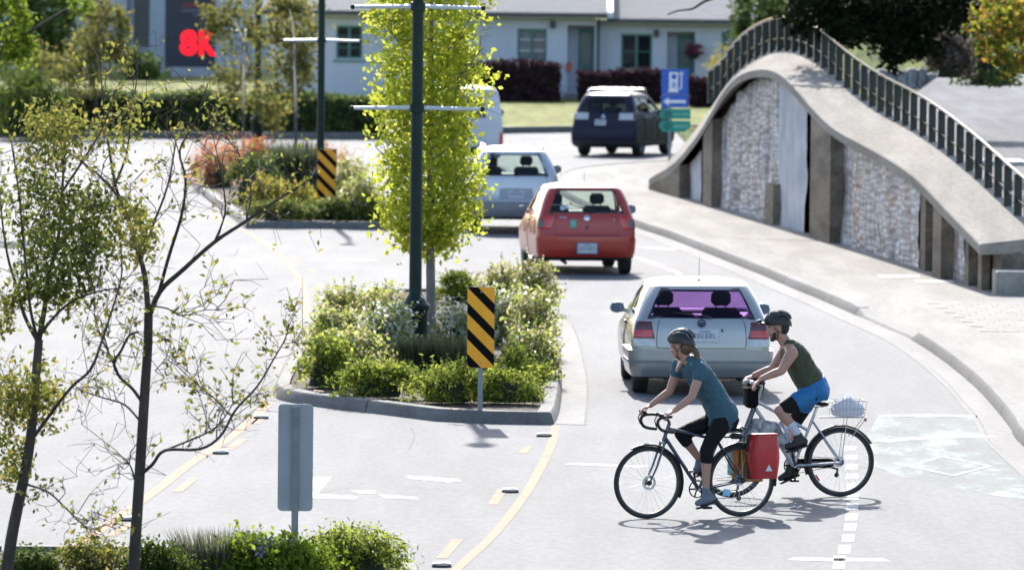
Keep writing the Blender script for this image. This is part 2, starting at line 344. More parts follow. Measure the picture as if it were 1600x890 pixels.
# far pavement and kerb on the left and the lawn kerb on the right
fk = px((-300, 214), (100, 216), (360, 218), (600, 217), (790, 209), (850, 208), (905, 207), (1000, 206), (1300, 205)); fks = spline(fk, 4)
kerb_run(fks, 1, "kerb", h=.2, seg=6)
fo = offset_line(fks, .172); mb = sheet(fo, [Vector((p.x, 197.0 if p.x < 0 else max(p.y + .6, 197.4), 0)) for p in fo], .13); struct("sidewalk", mb, CONC)
def terr(y): return .12 + max(0, y - 197) * .0105
mb = MB(); ys = [196.9, 205, 215, 225, 240, 260, 300, 420]; xs = list(range(-140, 141, 20))
for i in range(len(ys) - 1):
    for j in range(len(xs) - 1): mb.quad((xs[j], ys[i], terr(ys[i])), (xs[j + 1], ys[i], terr(ys[i])), (xs[j + 1], ys[i + 1], terr(ys[i + 1])), (xs[j], ys[i + 1], terr(ys[i + 1])))
struct("lawn", mb, LAWN)
# ---- paint
ribbon(px((869, 664), (863, 690), (850, 720), (827, 762), (800, 800), (768, 838), (738, 866), (700, 900), (640, 950)), .10, "yellow_line", YELL)
for a, b in (((816, 708), (826, 697)), ((770, 788), (785, 764)), ((690, 872), (716, 842))): ribbon(px(a, b), .10, "yellow_dash", YELL)
ribbon(px((100, 868), (150, 832), (200, 797), (245, 765), (300, 722), (350, 690), (395, 655), (420, 628)), .12, "yellow_line", YELL)
for a, b in (((172, 838), (205, 817)), ((277, 768), (303, 747)), ((358, 702), (380, 686)), ((398, 662), (410, 652))): ribbon(px(a, b), .10, "yellow_dash", YELL)
ribbon(px((330, 338), (375, 358), (410, 378), (430, 393), (450, 413), (465, 433), (475, 452), (480, 475), (478, 498)), .10, "yellow_line", YELL)
for a, b in (((484, 420), (489, 426)), ((497, 442), (503, 450)), ((455, 400), (463, 408))): ribbon(px(a, b), .10, "yellow_dash", YELL)
poly([(486, 745), (519, 745), (497, 771), (486, 771)], "painted_arrow", WHITE)
poly([(486, 771), (497, 771), (560, 775), (556, 780), (486, 778)], "painted_arrow", WHITE)
poly([(632, 744), (640, 743), (716, 748), (722, 752), (700, 753), (640, 748)], "painted_arrow", WHITE)
poly([(548, 766), (585, 766), (588, 771), (560, 771)], "painted_arrow", WHITE); poly([(592, 772), (650, 776), (655, 780), (600, 778)], "painted_arrow", WHITE)
for a, b in (((1312, 888), (1322, 853)), ((1318, 851), (1336, 851)), ):
    pass
for (u, v, hh) in ((1312, 878, 20), (1320, 858, 14), (1326, 840, 11), (1329, 823, 11), (1331, 807, 11), (1332, 791, 10), (1333, 776, 9), (1333, 760, 9), (1332, 744, 8), (1331, 729, 8), (1330, 714, 7), (1329, 700, 6)):
    poly([(u - 9, v - hh / 2), (u + 10, v - hh / 2), (u + 8, v + hh / 2), (u - 11, v + hh / 2)], "painted_dash", WHITE)
ribbon(px((1236, 872), (1300, 874), (1385, 874)), .3, "painted_bar", WHITE); ribbon(px((890, 724), (960, 727), (1010, 729)), .25, "painted_bar", WHITE)
poly([(1374, 646), (1440, 645), (1548, 648), (1562, 668), (1580, 705), (1640, 750), (1640, 785), (1540, 772), (1400, 744), (1352, 722), (1356, 680)], "green_bike_box", GREENP, z=.002)
D = px((1420, 728), (1472, 713), (1546, 728), (1490, 743))
for i in range(4): ribbon([D[i], D[(i + 1) % 4]], .06 if i % 2 == 0 else .06, "painted_diamond", DIAM, z=.0045 + .0004 * i)
ribbon(px((1375, 650), (1460, 649), (1556, 652)), .22, "painted_bar", DIAM, z=.0045); ribbon(px((1375, 690), (1450, 684), (1570, 682)), .25, "painted_bar", DIAM, z=.005)
ribbon(px((994, 402), (1030, 415), (1064, 429)), .10, "white_line", WHITE); ribbon(px((1004, 386), (1056, 390)), .35, "painted_bar", WHITE); ribbon(px((540, 405), (575, 407)), .6, "painted_bar", WHITE)
ribbon(px((640, 700), (648, 680), (642, 668)), .012, "crack", CRACK, z=.0045); ribbon(px((480, 775), (560, 760), (700, 765), (860, 780)), .008, "crack", CRACK, z=.0045); 
ribbon(px((355, 400), (368, 398), (372, 388)), .05, "crack", CRACK, z=.0045)
# raised reflective pavement markers
RPM = M("marker_grey", (.16, .16, .165), .6, .2, 20); RPL = M("marker_lens", (.55, .5, .45), .3, .1, 20)
rm = None
for u, v, where in ((850, 681, "at the top of the right yellow line by the island corner"), (797, 768, "beside the middle of the right yellow line"), (690, 884, "by the planted bed at the bottom of the right yellow line"), (345, 708, "halfway along the left yellow line"), (199, 812, "beside the left yellow line behind the taller bare trunk"), (408, 653, "at the island end of the left yellow line")):
    g = G(u, v)
    if rm is None:
        rm = thing("road_marker", "", "road marker", g); MB().box(-.085, .085, -.10, .10, 0, .035, bev=.012).build("base", RPM, rm); MB().box(-.05, .05, -.104, .03, .012, .041, bev=.006).build("lens", RPL, rm); o = rm
    else: o = copy_tree(rm)
    o.location = g; tag(o, "raised grey pavement marker " + where, "road marker", "pavement markers along the yellow lines")
# ================================================================ vehicles
def pchip(xs, ys):
    xs = np.array(xs, float); ys = np.array(ys, float); h = np.diff(xs); d = np.diff(ys) / h; m = np.zeros_like(ys); m[0] = d[0]; m[-1] = d[-1]
    for i in range(1, len(xs) - 1): m[i] = 0 if d[i - 1] * d[i] <= 0 else 2 / (1 / d[i - 1] + 1 / d[i])
    def f(x):
        x = min(max(x, xs[0]), xs[-1]); i = min(len(xs) - 2, max(0, int(np.searchsorted(xs, x) - 1))); t = (x - xs[i]) / h[i]
        return float((2*t**3-3*t*t+1)*ys[i] + (t**3-2*t*t+t)*h[i]*m[i] + (-2*t**3+3*t*t)*ys[i+1] + (t**3-t*t)*h[i]*m[i+1])
    return f
class Body:
    """a car body as stacked plan outlines; t runs 0..1 along the rear, 1..2 rear corner, 2..3 flank, 3..4 front corner, 4..5 front"""
    def __init__(s, lv):
        z = [l[0] for l in lv]; s.fs = [pchip(z, [l[k] for l in lv]) for k in range(1, 8)]; s.z0 = z[0]; s.z1 = z[-1]
    def pos(s, t, z):
        yr, yf, w, rr, rf, br, bf = [f(z) for f in s.fs]; sg = 1 if t >= 0 else -1; t = abs(t)
        ycr = yr + br * ((w - rr) / w) ** 2; ycf = yf - bf * ((w - rf) / w) ** 2
        if t <= 1: x = (w - rr) * t; y = yr + br * (x / w) ** 2
        elif t <= 2:
            a = (t - 1) * PI / 2; x = w - rr + rr * sin(a) ** .9; y = ycr + rr * (1 - max(0, cos(a)) ** .9)
        elif t <= 3: k = t - 2; x = w; y = ycr + rr + (ycf - rf - ycr - rr) * k; x += .018 * sin(PI * k)
        elif t <= 4: a = (t - 3) * PI / 2; x = w - rf + rf * cos(a) ; y = ycf - rf + rf * sin(a)
        else: x = (w - rf) * (5 - t); y = yf - bf * (x / w) ** 2
        return Vector((x * sg, y, z))
    def off(s, t, z, d):
        p = s.pos(t, z); e = .01
        a = s.pos(t + e, z) - s.pos(t - e, z); b = s.pos(t, min(z + e, s.z1)) - s.pos(t, max(z - e, s.z0)); n = a.cross(b)
        if n.length < 1e-9: return p
        return p + n.normalized() * d
    def patch(s, mb, poly, d, sub=5, skirt=True, rings=(1, .93, .6, .25)):
        pts = []
        for i in range(len(poly)):
            a, b = poly[i], poly[(i + 1) % len(poly)]
            for k in range(sub): pts.append((a[0] + (b[0] - a[0]) * k / sub, a[1] + (b[1] - a[1]) * k / sub))
        ct = sum(p[0] for p in pts) / len(pts); cz = sum(p[1] for p in pts) / len(pts); rg = []
        if skirt: rg.append([s.off(p[0], p[1], -.006) for p in pts])
        for q in rings:
            dd = d * (.55 if (skirt and q == 1) else 1); rg.append([s.off(ct + (p[0] - ct) * q, cz + (p[1] - cz) * q, dd) for p in pts])
        mb.loft(rg, True, False, True)
    def shell(s, mb, ts, zs, d0, d1):
        o = [[s.off(t, z, d1) for t in ts] for z in zs]; i0 = [[s.off(t, z, d0) for t in ts] for z in zs]
        mb.loft(o, False); mb.loft(i0, False); mb.loft([o[0], i0[0]], False); mb.loft([o[-1], i0[-1]], False)
        mb.loft([[r[0] for r in o], [r[0] for r in i0]], False); mb.loft([[r[-1] for r in o], [r[-1] for r in i0]], False)
def rrect(t0, t1, z0, z1, r=.25, n=5):
    out = []; tc = (t1 - t0) / 2; zc = (z1 - z0) / 2
    for (cx, cz, a0) in ((t1, z1, 0), (t0, z1, 90), (t0, z0, 180), (t1, z0, 270)):
        sx = -1 if cx == t1 else 1; sz = -1 if cz == z1 else 1
        for k in range(n + 1):
            a = R(a0 + 90 * k / n); out.append((cx + sx * r * tc + r * tc * cos(a), cz + sz * r * zc + r * zc * sin(a)))
    return out
TH = sorted(set([round(x, 4) for x in list(np.linspace(0, 1, 11)) + list(np.linspace(1, 2, 8)) + list(np.linspace(2, 3, 41)) + list(np.linspace(3, 4, 7)) + list(np.linspace(4, 5, 11))]))
TFULL = [-t for t in TH[::-1][:-1]] + TH[:-1]       # closed loop from -5 to just before +5
DARK = M("dark_plastic", (.022, .022, .024), .55, .2, 8); TYRE = M("tyre_rubber", (.018, .018, .019), .8, .25, 12, bump=.2)
RIM = M("alloy_rim", (.45, .46, .48), .35, .08, 6, metal=.8); SEATM = M("grey_seat_cloth", (.045, .046, .052), .9, .2, 20); CHROME = M("chrome_trim", (.6, .61, .63), .2, .06, 8, metal=1)
LRED = M("red_lamp_lens", (.48, .008, .010), .15, .2, 14, coat=.6); LDRK = M("smoked_lamp_lens", (.075, .012, .014), .15, .25, 14, coat=.6); LCLR = M("clear_lamp_lens", (.45, .46, .48), .15, .15, 20, coat=.6); PLATE = M("plate_white", (.46, .48, .52), .4, .06, 10); PLTXT = M("plate_blue", (.13, .16, .28), .5, .1, 10)
SEAL = M("window_seal", (.012, .012, .014), .35, .2, 8, coat=.2)
def tyre_mb(r, w):
    p = [(r * .64, -w * .42), (r * .70, -w * .5), (r * .90, -w * .5), (r * .97, -w * .42), (r, -w * .3), (r, -w * .06), (r - .008, -w * .05), (r - .008, w * .05), (r, w * .06), (r, w * .3), (r * .97, w * .42), (r * .90, w * .5), (r * .70, w * .5), (r * .64, w * .42)]
    return MB().lathe(p, 36, axis='X', closed=True)
def rim_mb(r, w, spokes=5):
    m = MB(); q = r * .66
    m.lathe([(q, w * .42), (q * .96, w * .44), (q * .93, w * .30), (q * .9, -w * .4), (q, -w * .42)], 36, axis='X', closed=True)
    m.lathe([(.002, w * .34), (.055, w * .34), (.06, w * .2), (.002, w * .18)], 16, axis='X')
    for k in range(spokes):
        a = 2 * PI * k / spokes; mt = Matrix.Rotation(a, 4, 'X'); m.box(w * .22, w * .33, -.032, .032, .04, q * .95, mt)
    m.lathe([(.002, -w * .1), (q * .7, -w * .1), (q * .7, -w * .12), (.002, -w * .12)], 20, axis='X')
    return m
def car(sp):
    root = thing("car", sp['label'], sp['cat'], sp['loc'], sp['rz'], "cars driving away along the right lane" if sp.get('group', True) else None)
    root.name = sp['name']
    B = Body(sp['lv']); belt = sp['belt']; paint = sp['paint']
    zs = list(np.linspace(B.z0, belt, 22)); low = MB(); low.cur = 0
    low.loft([[B.pos(t, z) for t in TFULL] for z in zs], True, True, False)
    n = len(low.v); low.cur = 1; ring = [B.off(t, belt - .012, -.03) for t in TFULL]; low.v += [tuple(p) for p in ring]; low.face(*[n + k for k in range(len(ring))])
    # lid drawn just under the rim of the lower shell so that the solid closes
    low.cur = 0; low.loft([[B.pos(t, belt) for t in TFULL], ring], True)
    body = low.build("body", [paint, sp.get('lid', DARK)], root, angle=50)
    cut = MB(); rw = sp['rw']; wb = sp['wb']; tr = sp['track']; cut.cur = 1
    for y in (0, wb):
        for sx in (-1, 1):
            prof = [(rw + .05, -.2), (rw + .05, .35), (.001, .35), (.001, -.2)]
            x0 = sx * (tr - .02); m = Matrix.Translation((x0, y, rw)) @ (Matrix.Identity(4) if sx > 0 else Matrix.Rotation(PI, 4, 'Z'))
            cut.lathe(prof, 32, m, axis='X', closed=True)
    co = cut.build("cutter", [paint, DARK], None, smooth=False); md = body.modifiers.new("wells", 'BOOLEAN'); md.operation = 'DIFFERENCE'; md.object = co; md.solver = 'EXACT'; bake(body); bpy.data.objects.remove(co)
    # wheels
    wt = tyre_mb(rw, sp.get('tw', .195)).mesh("tyre"); wt.materials.append(TYRE); wr = rim_mb(rw, sp.get('tw', .195), sp.get('spokes', 5)).mesh("rim"); wr.materials.append(RIM)
    for y in (0, wb):
        for sx in (-1, 1):
            w = empty("wheel", root, (sx * tr, y, rw), (0, 0, 0 if sx > 0 else PI)); inst("tyre", wt, w); inst("rim", wr, w)
    mb = MB(); mb.tube([(-tr, 0, rw), (tr, 0, rw)], .05, 8); mb.box(-.35, .35, .25, wb, .30, .36); mb.build("underbody", DARK, root)
    # greenhouse
    rwz0, rwz1, rwt = sp['rear_win']; swz0, swz1 = sp['side_z']; roofz = sp['roofz']; top = sp['top']
    zl = sorted(set([round(z, 4) for z in list(np.linspace(belt, roofz, 16)) + [rwz0, rwz1, swz0, swz1] if z <= roofz + 1e-6])); sh = MB(); seg = sp['side_seg']
    def is_glass(tc, zc):
        a = abs(tc)
        if a < rwt: return rwz0 < zc < rwz1
        if a > 3.4: return swz0 - .02 < zc < swz1 + .02
        if 2 < a < 3: return swz0 < zc < swz1 and any(u < a - 2 < v for u, v in seg)
        return False
    P_ = [[B.pos(t, z) for t in TFULL] for z in zl]; g = {'rear_window': MB(), 'windscreen': MB(), 'side_window': None}; sides = {}
    for i in range(len(zl) - 1):
        for j in range(len(TFULL)):
            j2 = (j + 1) % len(TFULL); t0 = TFULL[j]; t1 = TFULL[j2] if j2 else 5.0; tc = (t0 + t1) / 2; zc = (zl[i] + zl[i + 1]) / 2
            q = (P_[i][j], P_[i][j2], P_[i + 1][j2], P_[i + 1][j])
            if is_glass(tc, zc):
                a = abs(tc)
                if a < rwt: g['rear_window'].quad(*q)
                elif a > 3.3: g['windscreen'].quad(*q)
                else:
                    k = (tc > 0, next(k for k, (u, v) in enumerate(seg) if u < a - 2 < v)); sides.setdefault(k, MB()).quad(*q)
            else: sh.quad(*q)
    c0 = B.pos(0, roofz); c1 = B.pos(5, roofz); cy = (c0.y + c1.y) / 2; rise = top - roofz; rr = []
    for s_ in np.linspace(0, 1, 9)[:-1]:
        k = 1 - s_ ; rr.append([Vector((p.x * k, cy + (p.y - cy) * k, roofz + rise * (1 - k ** 2.6))) for p in P_[-1]])
    sh.loft(rr, True, False, True)
    cabin = sh.build("roof", paint, root, angle=50)
    md = cabin.modifiers.new("thick", 'SOLIDIFY'); md.thickness = .035; md.offset = -1 if sp.get('flip') else -1; bake(cabin)
    g['rear_window'].build("rear_window", sp['glass_rear'], root); g['windscreen'].build("windscreen", GLASS("windscreen_glass", (.92, .96, .94)), root)
    for m in sides.values(): m.build("side_window", sp['glass_side'], root)
    # black surround of the rear window
    inn_ = rrect(-rwt + sp.get('wr', .035), rwt - sp.get('wr', .035), rwz0 + .018, rwz1 - .018, .16, 8); n = len(inn_); out_ = []
    for (t, z) in inn_:
        tc, zc = 0, (rwz0 + rwz1) / 2; kx = (rwt + .02) / max(1e-6, abs(t)); kz = ((rwz1 - rwz0) / 2 + .012) / max(1e-6, abs(z - zc)); k = min(kx, kz); out_.append((t * k, zc + (z - zc) * k))
    m = MB(); m.loft([[B.off(t, z, .002) for t, z in inn_], [B.off(t, z, .006) for t, z in inn_], [B.off(t, z, .006) for t, z in out_], [B.off(t, z, -.004) for t, z in out_]], True); m.build("window_seal", SEAL, root)
    for sx in (-1, 1):       # door skins with handles, seams left open round them
        for (u, v, hu) in sp.get('doors', ()):
            d = MB(); pl = [(sx * (2 + u), sp['sill']), (sx * (2 + v), sp['sill']), (sx * (2 + v), belt - .03), (sx * (2 + u), belt - .03)]
            B.patch(d, pl, .007, 10, rings=(1, .985, .6, .2)); dr = d.build("door", paint, root); h = MB(); p = B.off(sx * (2 + hu), belt - .10, .02); h.box(p.x - .018, p.x + .018, p.y - .09, p.y + .09, p.z - .016, p.z + .016, bev=.01); h.build("handle", sp.get('handle', paint), dr)
    for mx_, z_, y_, size in sp['mirrors']:
        m = MB(); m.ball((mx_, y_, z_), .10 * size, .055 * size, .075 * size, 14, 10); m.box(mx_ * .86 - .05, mx_ * .9 + .03, y_ - .02, y_ + .03, z_ - .06, z_ - .01); mo = m.build("mirror", sp.get('mirror_mat', paint), root)
        MB().box(mx_ - .08 * size, mx_ + .08 * size, y_ - .057 * size, y_ - .050 * size, z_ - .055 * size, z_ + .055 * size, bev=.0).build("mirror_glass", M("mirror_sky_tint", (.10, .15, .24), .15, .1, 4, metal=.7), mo)  # dark blue of the mirror glass stands in for reflected sky
    # inside: seats with headrests, dashboard, steering wheel
    zb = belt - .25
    for (sx, y, hz) in [(-.36, wb * .52, sp['seat']), (.36, wb * .52, sp['seat'])] + [(-.30, .18, 0), (.30, .18, 0)]:
        if not hz:
            MB().box(sx - .28, sx + .28, y - .06, y + .08, zb, belt + .03, bev=.04).build("rear_seat", SEATM, root); continue
        st = MB(); st.box(sx - .24, sx + .24, y - .06, y + .08, zb, hz - .17, bev=.045); so = st.build("seat", SEATM, root)
        h = MB(); h.box(sx - .125, sx + .125, y - .05, y + .05, hz - .15, hz + .04, bev=.045); h.tube([(sx - .06, y, hz - .2), (sx - .06, y, hz - .1)], .008, 6); h.tube([(sx + .06, y, hz - .2), (sx + .06, y, hz - .1)], .008, 6); h.build("headrest", SEATM, so)
    fy = B.pos(5, belt).y; MB().box(-.6, .6, fy - .55, fy - .18, belt - .2, belt + .02, bev=.05).build("dashboard", DARK, root)
    for name, t, mat, d in sp['lamps']:
        for sx in (-1, 1):
            m = MB(); B.patch(m, [(sx * a, b) for a, b in t[0]], d); o = m.build(name, mat, root)
            for (nm, pl, mt, dd) in t[1:]:
                m = MB(); B.patch(m, [(sx * a, b) for a, b in pl], dd); m.build(nm, mt, o)
    for nm, ts, z0, z1, mt, d in sp.get('shells', ()):
        m = MB(); zz = np.linspace(z0, z1, 7); B.shell(m, [t for t in TFULL if ts[0] <= t <= ts[1]], zz, -.01, d); m.build(nm, mt, root, angle=35)
    return root, B
def seams(root, B, t, z0, z1, zb=None):      # shut lines round the tailgate
    m = MB()
    for sg in (-1, 1): B.shell(m, [sg * t - .006, sg * t + .006], np.linspace(z0, z1, 8), -.004, .0025)
    B.shell(m, list(np.linspace(-t, t, 12)), [z0 - .005, z0 + .003], -.004, .0025); m.build("shut_line", SEAL, root)
def flat_on(B, t, z, d=.012):       # a frame standing on the body surface
    p = B.off(t, z, d); n = (B.off(t, z, d + .1) - p).normalized(); x = Vector((0, 0, 1)).cross(n).normalized(); y = n.cross(x); x = -x if x.x < 0 else x; y = y if y.z > 0 else -y
    n = x.cross(y); return Matrix(((x.x, y.x, n.x, p.x), (x.y, y.y, n.y, p.y), (x.z, y.z, n.z, p.z), (0, 0, 0, 1)))
def plate(root, B, t, z, w=.30, h=.15, d=.012, border=False):
    mt = flat_on(B, t, z, d); m = MB(); m.box(-w / 2, w / 2, -h / 2, h / 2, 0, .006, mt, bev=.0); po = m.build("number_plate", PLATE, root, smooth=False)
    m = MB(); rnd = random.Random(int(z * 1000) + 5)
    for k in range(6):
        x = -w * .36 + k * w * .144; m.box(x - w * .05, x + w * .05, -h * .2, -h * .17 + h * .03, .006, .008, mt)
        m.box(x - w * .05, x - w * .022, -h * .2, h * .2, .006, .008, mt)
        if rnd.random() < .7: m.box(x + w * .02, x + w * .045, -h * .2, h * .2, .006, .008, mt)
        if rnd.random() < .7: m.box(x - w * .05, x + w * .045, h * .14, h * .2, .006, .008, mt)
        if rnd.random() < .6: m.box(x - w * .05, x + w * .045, -h * .03, h * .03, .006, .008, mt)
    m.box(-w * .2, w * .2, h * .3, h * .4, .006, .008, mt)
    m.build("plate_lettering", PLTXT, po, smooth=False)
    if border: m = MB(); m.box(-w * .58, w * .58, -h * .62, h * .62, -.004, .001, mt); m.build("plate_frame", PLTXT, po, smooth=False)
    return po
def put(name, fn, mat, parent): m = MB(); fn(m); return m.build(name, mat, parent)
def decal(name, txt, size, B, t, z, mat, parent, d=.012):
    me = text_mesh(txt, size, .002); me.transform(flat_on(B, t, z, d)); return link(name, me, mat, parent)

# ------------------------------------------------ silver hatchback nearest the cyclists
SILV = M("silver_champagne_paint", (.30, .31, .315), .36, .04, 3, metal=.55, coat=.7)
g = G(1090, 613)
sp = dict(name="silver_hatchback", label="silver hatchback with a purple tinted rear window, just behind the cyclists", cat="car", loc=(g.x, g.y, 0), rz=R(2.0), paint=SILV, belt=.93, rw=.295, wb=2.475, track=.715, tw=.19, seat=1.15,
  lv=[(.215, -.52, 3.15, .74, .16, .3, .05, .2), (.265, -.62, 3.26, .81, .15, .3, .06, .22), (.40, -.665, 3.30, .835, .15, .32, .07, .24), (.57, -.665, 3.29, .845, .15, .32, .07, .24), (.70, -.65, 3.0, .845, .14, .3, .07, .22), (.80, -.635, 2.45, .835, .14, .28, .07, .2), (.875, -.615, 2.05, .82, .14, .25, .07, .18), (.93, -.595, 1.95, .795, .14, .2, .07, .16),
      (1.0, -.55, 1.88, .765, .14, .2, .07, .16), (1.15, -.42, 1.62, .70, .14, .2, .07, .15), (1.29, -.27, 1.38, .625, .15, .2, .07, .13), (1.33, -.22, 1.30, .60, .15, .2, .07, .12), (1.36, -.15, 1.22, .56, .15, .2, .06, .1)],
  rear_win=(.945, 1.28, 1.0), side_z=(.96, 1.275), roofz=1.335, top=1.395, side_seg=((.06, .42), (.47, .95)), sill=.30, doors=((.42, .80, .47),), mirrors=((-.92, .96, 1.55, .95), (.90, .95, 1.55, 1.0)), lid=DARK,
  glass_rear=GLASS("purple_tinted_glass", (.36, .19, .54), .3), glass_side=GLASS("green_glass", (.6, .7, .66)), handle=DARK,
  lamps=[("tail_lamp", ([(.80, .70), (1.62, .70), (1.55, .905), (.90, .90)], ("lamp_lens", [(.84, .71), (1.58, .71), (1.55, .80), (.855, .80)], LRED, .017)), LDRK, .012), ("reversing_lamp", ([(.80, .60), (1.62, .60), (1.62, .692), (.80, .692)],), LCLR, .010)],
  shells=[("bumper", (-2.3, 2.3), .262, .555, SILV, .045), ("bumper_strip", (-2.25, 2.25), .40, .435, M("grey_trim", (.16, .17, .18), .5, .15, 8), .052), ("valance", (-1.9, 1.9), .217, .262, DARK, .012)])
hatch, B = car(sp)
seams(hatch, B, .775, .585, .92); plate(hatch, B, .05, .735, .34, .15)
put("badge", lambda m: m.lathe([(.001, 0), (.045, 0), (.05, -.004), (.052, -.012)], 20, flat_on(B, 0, .885, .014) @ Matrix.Rotation(PI, 4, 'X'), axis='Z'), M("badge_dark", (.06, .07, .1), .25, .2, 20, metal=.6), hatch)
def _w(m): m.tube([B.off(.18, .945, .02), B.off(.02, .965, .022), B.off(-.55, 1.0, .015)], [.012, .009, .006], 6)
put("wiper", _w, DARK, hatch)
put("lock", lambda m: m.box(-.012, .012, -.016, .016, 0, .006, flat_on(B, .36, .80, .004)), DARK, hatch)
put("antenna", lambda m: (m.tube([(0, .02, 1.375), (0, .02, 1.40)], [.02, .012], 8), m.tube([(0, .02, 1.395), (0, -.06, 1.66)], [.004, .0025], 5)), DARK, hatch)
put("exhaust", lambda m: m.tube([(-.42, .3, .21), (-.42, -.6, .19)], .03, 10), DARK, hatch)
for x_ in (-.80, .62): put("mudflap", lambda m: m.box(x_, x_ + .18, -.33, -.31, .17, .34), DARK, hatch)

# ------------------------------------------------ red hatchback
REDP = M("red_paint", (.33, .024, .014), .32, .05, 3, metal=.1, coat=.45)
g = G(911, 427)
sp = dict(name="red_hatchback", label="small red hatchback with a green sticker on its tailgate", cat="car", loc=(g.x, g.y, 0), rz=R(5.5), paint=REDP, belt=.985, rw=.295, wb=2.46, track=.70, tw=.19, seat=1.27,
  lv=[(.245, -.45, 3.0, .74, .18, .3, .07, .2), (.30, -.53, 3.10, .80, .18, .3, .08, .22), (.42, -.575, 3.14, .825, .18, .34, .09, .24), (.62, -.58, 3.10, .835, .18, .34, .09, .24), (.68, -.555, 3.05, .835, .17, .3, .08, .22), (.80, -.53, 2.6, .83, .17, .28, .08, .2), (.92, -.51, 2.17, .815, .16, .25, .08, .18), (.985, -.49, 2.1, .795, .16, .2, .08, .16),
      (1.08, -.45, 1.9, .765, .16, .2, .08, .16), (1.25, -.36, 1.58, .71, .16, .2, .07, .15), (1.40, -.26, 1.30, .64, .16, .2, .07, .13), (1.45, -.22, 1.20, .605, .16, .2, .07, .12), (1.48, -.15, 1.1, .56, .16, .2, .06, .1)],
  rear_win=(1.035, 1.42, 1.02), side_z=(1.03, 1.40), roofz=1.455, top=1.525, side_seg=((.08, .36), (.40, .93)), sill=.32, doors=((.10, .40, .17), (.42, .78, .48)), mirrors=((-.90, 1.02, 1.5, .85), (.95, 1.03, 1.5, 1.1)), mirror_mat=DARK,
  glass_rear=GLASS("clear_rear_glass", (.66, .76, .72), .5), glass_side=GLASS("green_glass", (.6, .7, .66)),
  lamps=[("tail_lamp", ([(.93, .76), (1.75, .76), (1.72, .95), (1.02, .98), (.84, .96)], ("lamp_lens", [(1.2, .78), (1.70, .78), (1.68, .93), (1.2, .94)], M("grey_lamp_lens", (.10, .07, .075), .2, .2, 14, coat=.4), .022)), LRED, .016)],
  shells=[("bumper", (-2.2, 2.2), .305, .635, REDP, .012), ("valance", (-1.9, 1.9), .247, .303, DARK, .014)])
redcar, B = car(sp)
seams(redcar, B, .80, .66, 1.0); plate(redcar, B, .0, .455, .31, .155, .045, True)
put("badge", lambda m: m.ball((0, 0, .004), .055, .038, .01, 16, 6, None) if False else m.lathe([(.001, .008), (.035, .008), (.05, 0)], 18, flat_on(B, 0, .955, .006)), CHROME, redcar)
put("rear_handle", lambda m: m.box(-.02, .02, -.025, .025, 0, .01, flat_on(B, 0, .80, .004)), DARK, redcar)
put("wiper", lambda m: m.tube([B.off(.05, 1.04, .02), B.off(.25, 1.06, .022), B.off(-.45, 1.17, .014)], [.014, .01, .006], 6), DARK, redcar)
gs = put("learner_sticker", lambda m: m.box(-.05, .05, -.065, .065, 0, .005, flat_on(B, -.35, .86, .006)), M("green_sticker", (.03, .36, .27), .5, .1, 10), redcar); decal("sticker_letter", "N", .085, B, -.35, .865, PLATE, gs, .0135)
decal("tailgate_lettering", "YARIS", .05, B, -.62, .955, CHROME, redcar, .008); decal("tailgate_lettering", "LE", .04, B, .70, .93, CHROME, redcar, .008)
put("window_sticker", lambda m: (m.box(-.07, .0, -.04, .03, 0, .002, flat_on(B, -.62, 1.12, .004)), m.box(.01, .06, -.02, .05, 0, .002, flat_on(B, -.62, 1.12, .004))), PLATE, redcar)
put("window_sticker", lambda m: m.box(-.02, .02, -.02, .02, 0, .002, flat_on(B, -.47, 1.19, .004)), M("orange_sticker", (.6, .2, .08), .5, .1, 10), redcar)
put("antenna", lambda m: m.tube([(0, .0, 1.5), (0, -.1, 1.72)], [.005, .003], 5), DARK, redcar)
put("exhaust", lambda m: m.tube([(-.35, .3, .22), (-.35, -.5, .2)], .028, 10), DARK, redcar)

# ------------------------------------------------ silver estate in front of it
SILB = M("silver_blue_paint", (.46, .475, .50), .38, .04, 3, metal=.5, coat=.7)
g = G(801, 363)
sp = dict(name="silver_suv", label="silver family car with roof rails, between the leafy tree and the red hatchback", cat="car", loc=(g.x, g.y, 0), rz=R(4.5), paint=SILB, belt=1.07, rw=.33, wb=2.62, track=.745, tw=.215, seat=1.40,
  lv=[(.29, -.6, 3.2, .76, .2, .3, .08, .2), (.34, -.76, 3.4, .83, .2, .3, .1, .22), (.48, -.82, 3.45, .86, .2, .34, .12, .24), (.62, -.80, 3.4, .865, .22, .34, .12, .24), (.74, -.75, 3.3, .865, .22, .3, .12, .22), (.92, -.72, 2.5, .855, .22, .28, .12, .2), (1.07, -.69, 2.2, .83, .22, .25, .12, .18),
      (1.2, -.63, 2.1, .79, .22, .2, .12, .16), (1.38, -.53, 1.75, .725, .22, .2, .12, .15), (1.53, -.42, 1.45, .66, .22, .2, .11, .13), (1.58, -.37, 1.35, .63, .22, .2, .1, .12), (1.61, -.3, 1.25, .59, .2, .2, .08, .1)],
  rear_win=(1.115, 1.525, 1.06), side_z=(1.12, 1.51), roofz=1.59, top=1.665, side_seg=((.04, .22), (.26, .52), (.56, .93)), sill=.40, doors=((.20, .52, .25), (.54, .84, .60)), mirrors=((-.97, 1.16, 1.8, 1.0), (.98, 1.17, 1.8, 1.15)), mirror_mat=DARK,
  glass_rear=GLASS("clear_rear_glass", (.66, .76, .72)), glass_side=GLASS("green_glass", (.6, .7, .66)),
  lamps=[("tail_lamp", ([(1.15, .74), (2.02, .74), (2.02, .99), (1.35, .99)],), LRED, .014)],
  shells=[("bumper", (-2.2, 2.2), .36, .62, M("grey_bumper", (.17, .18, .20), .5, .08, 6), .05), ("valance", (-1.9, 1.9), .292, .36, DARK, .02)])
estate, B = car(sp)
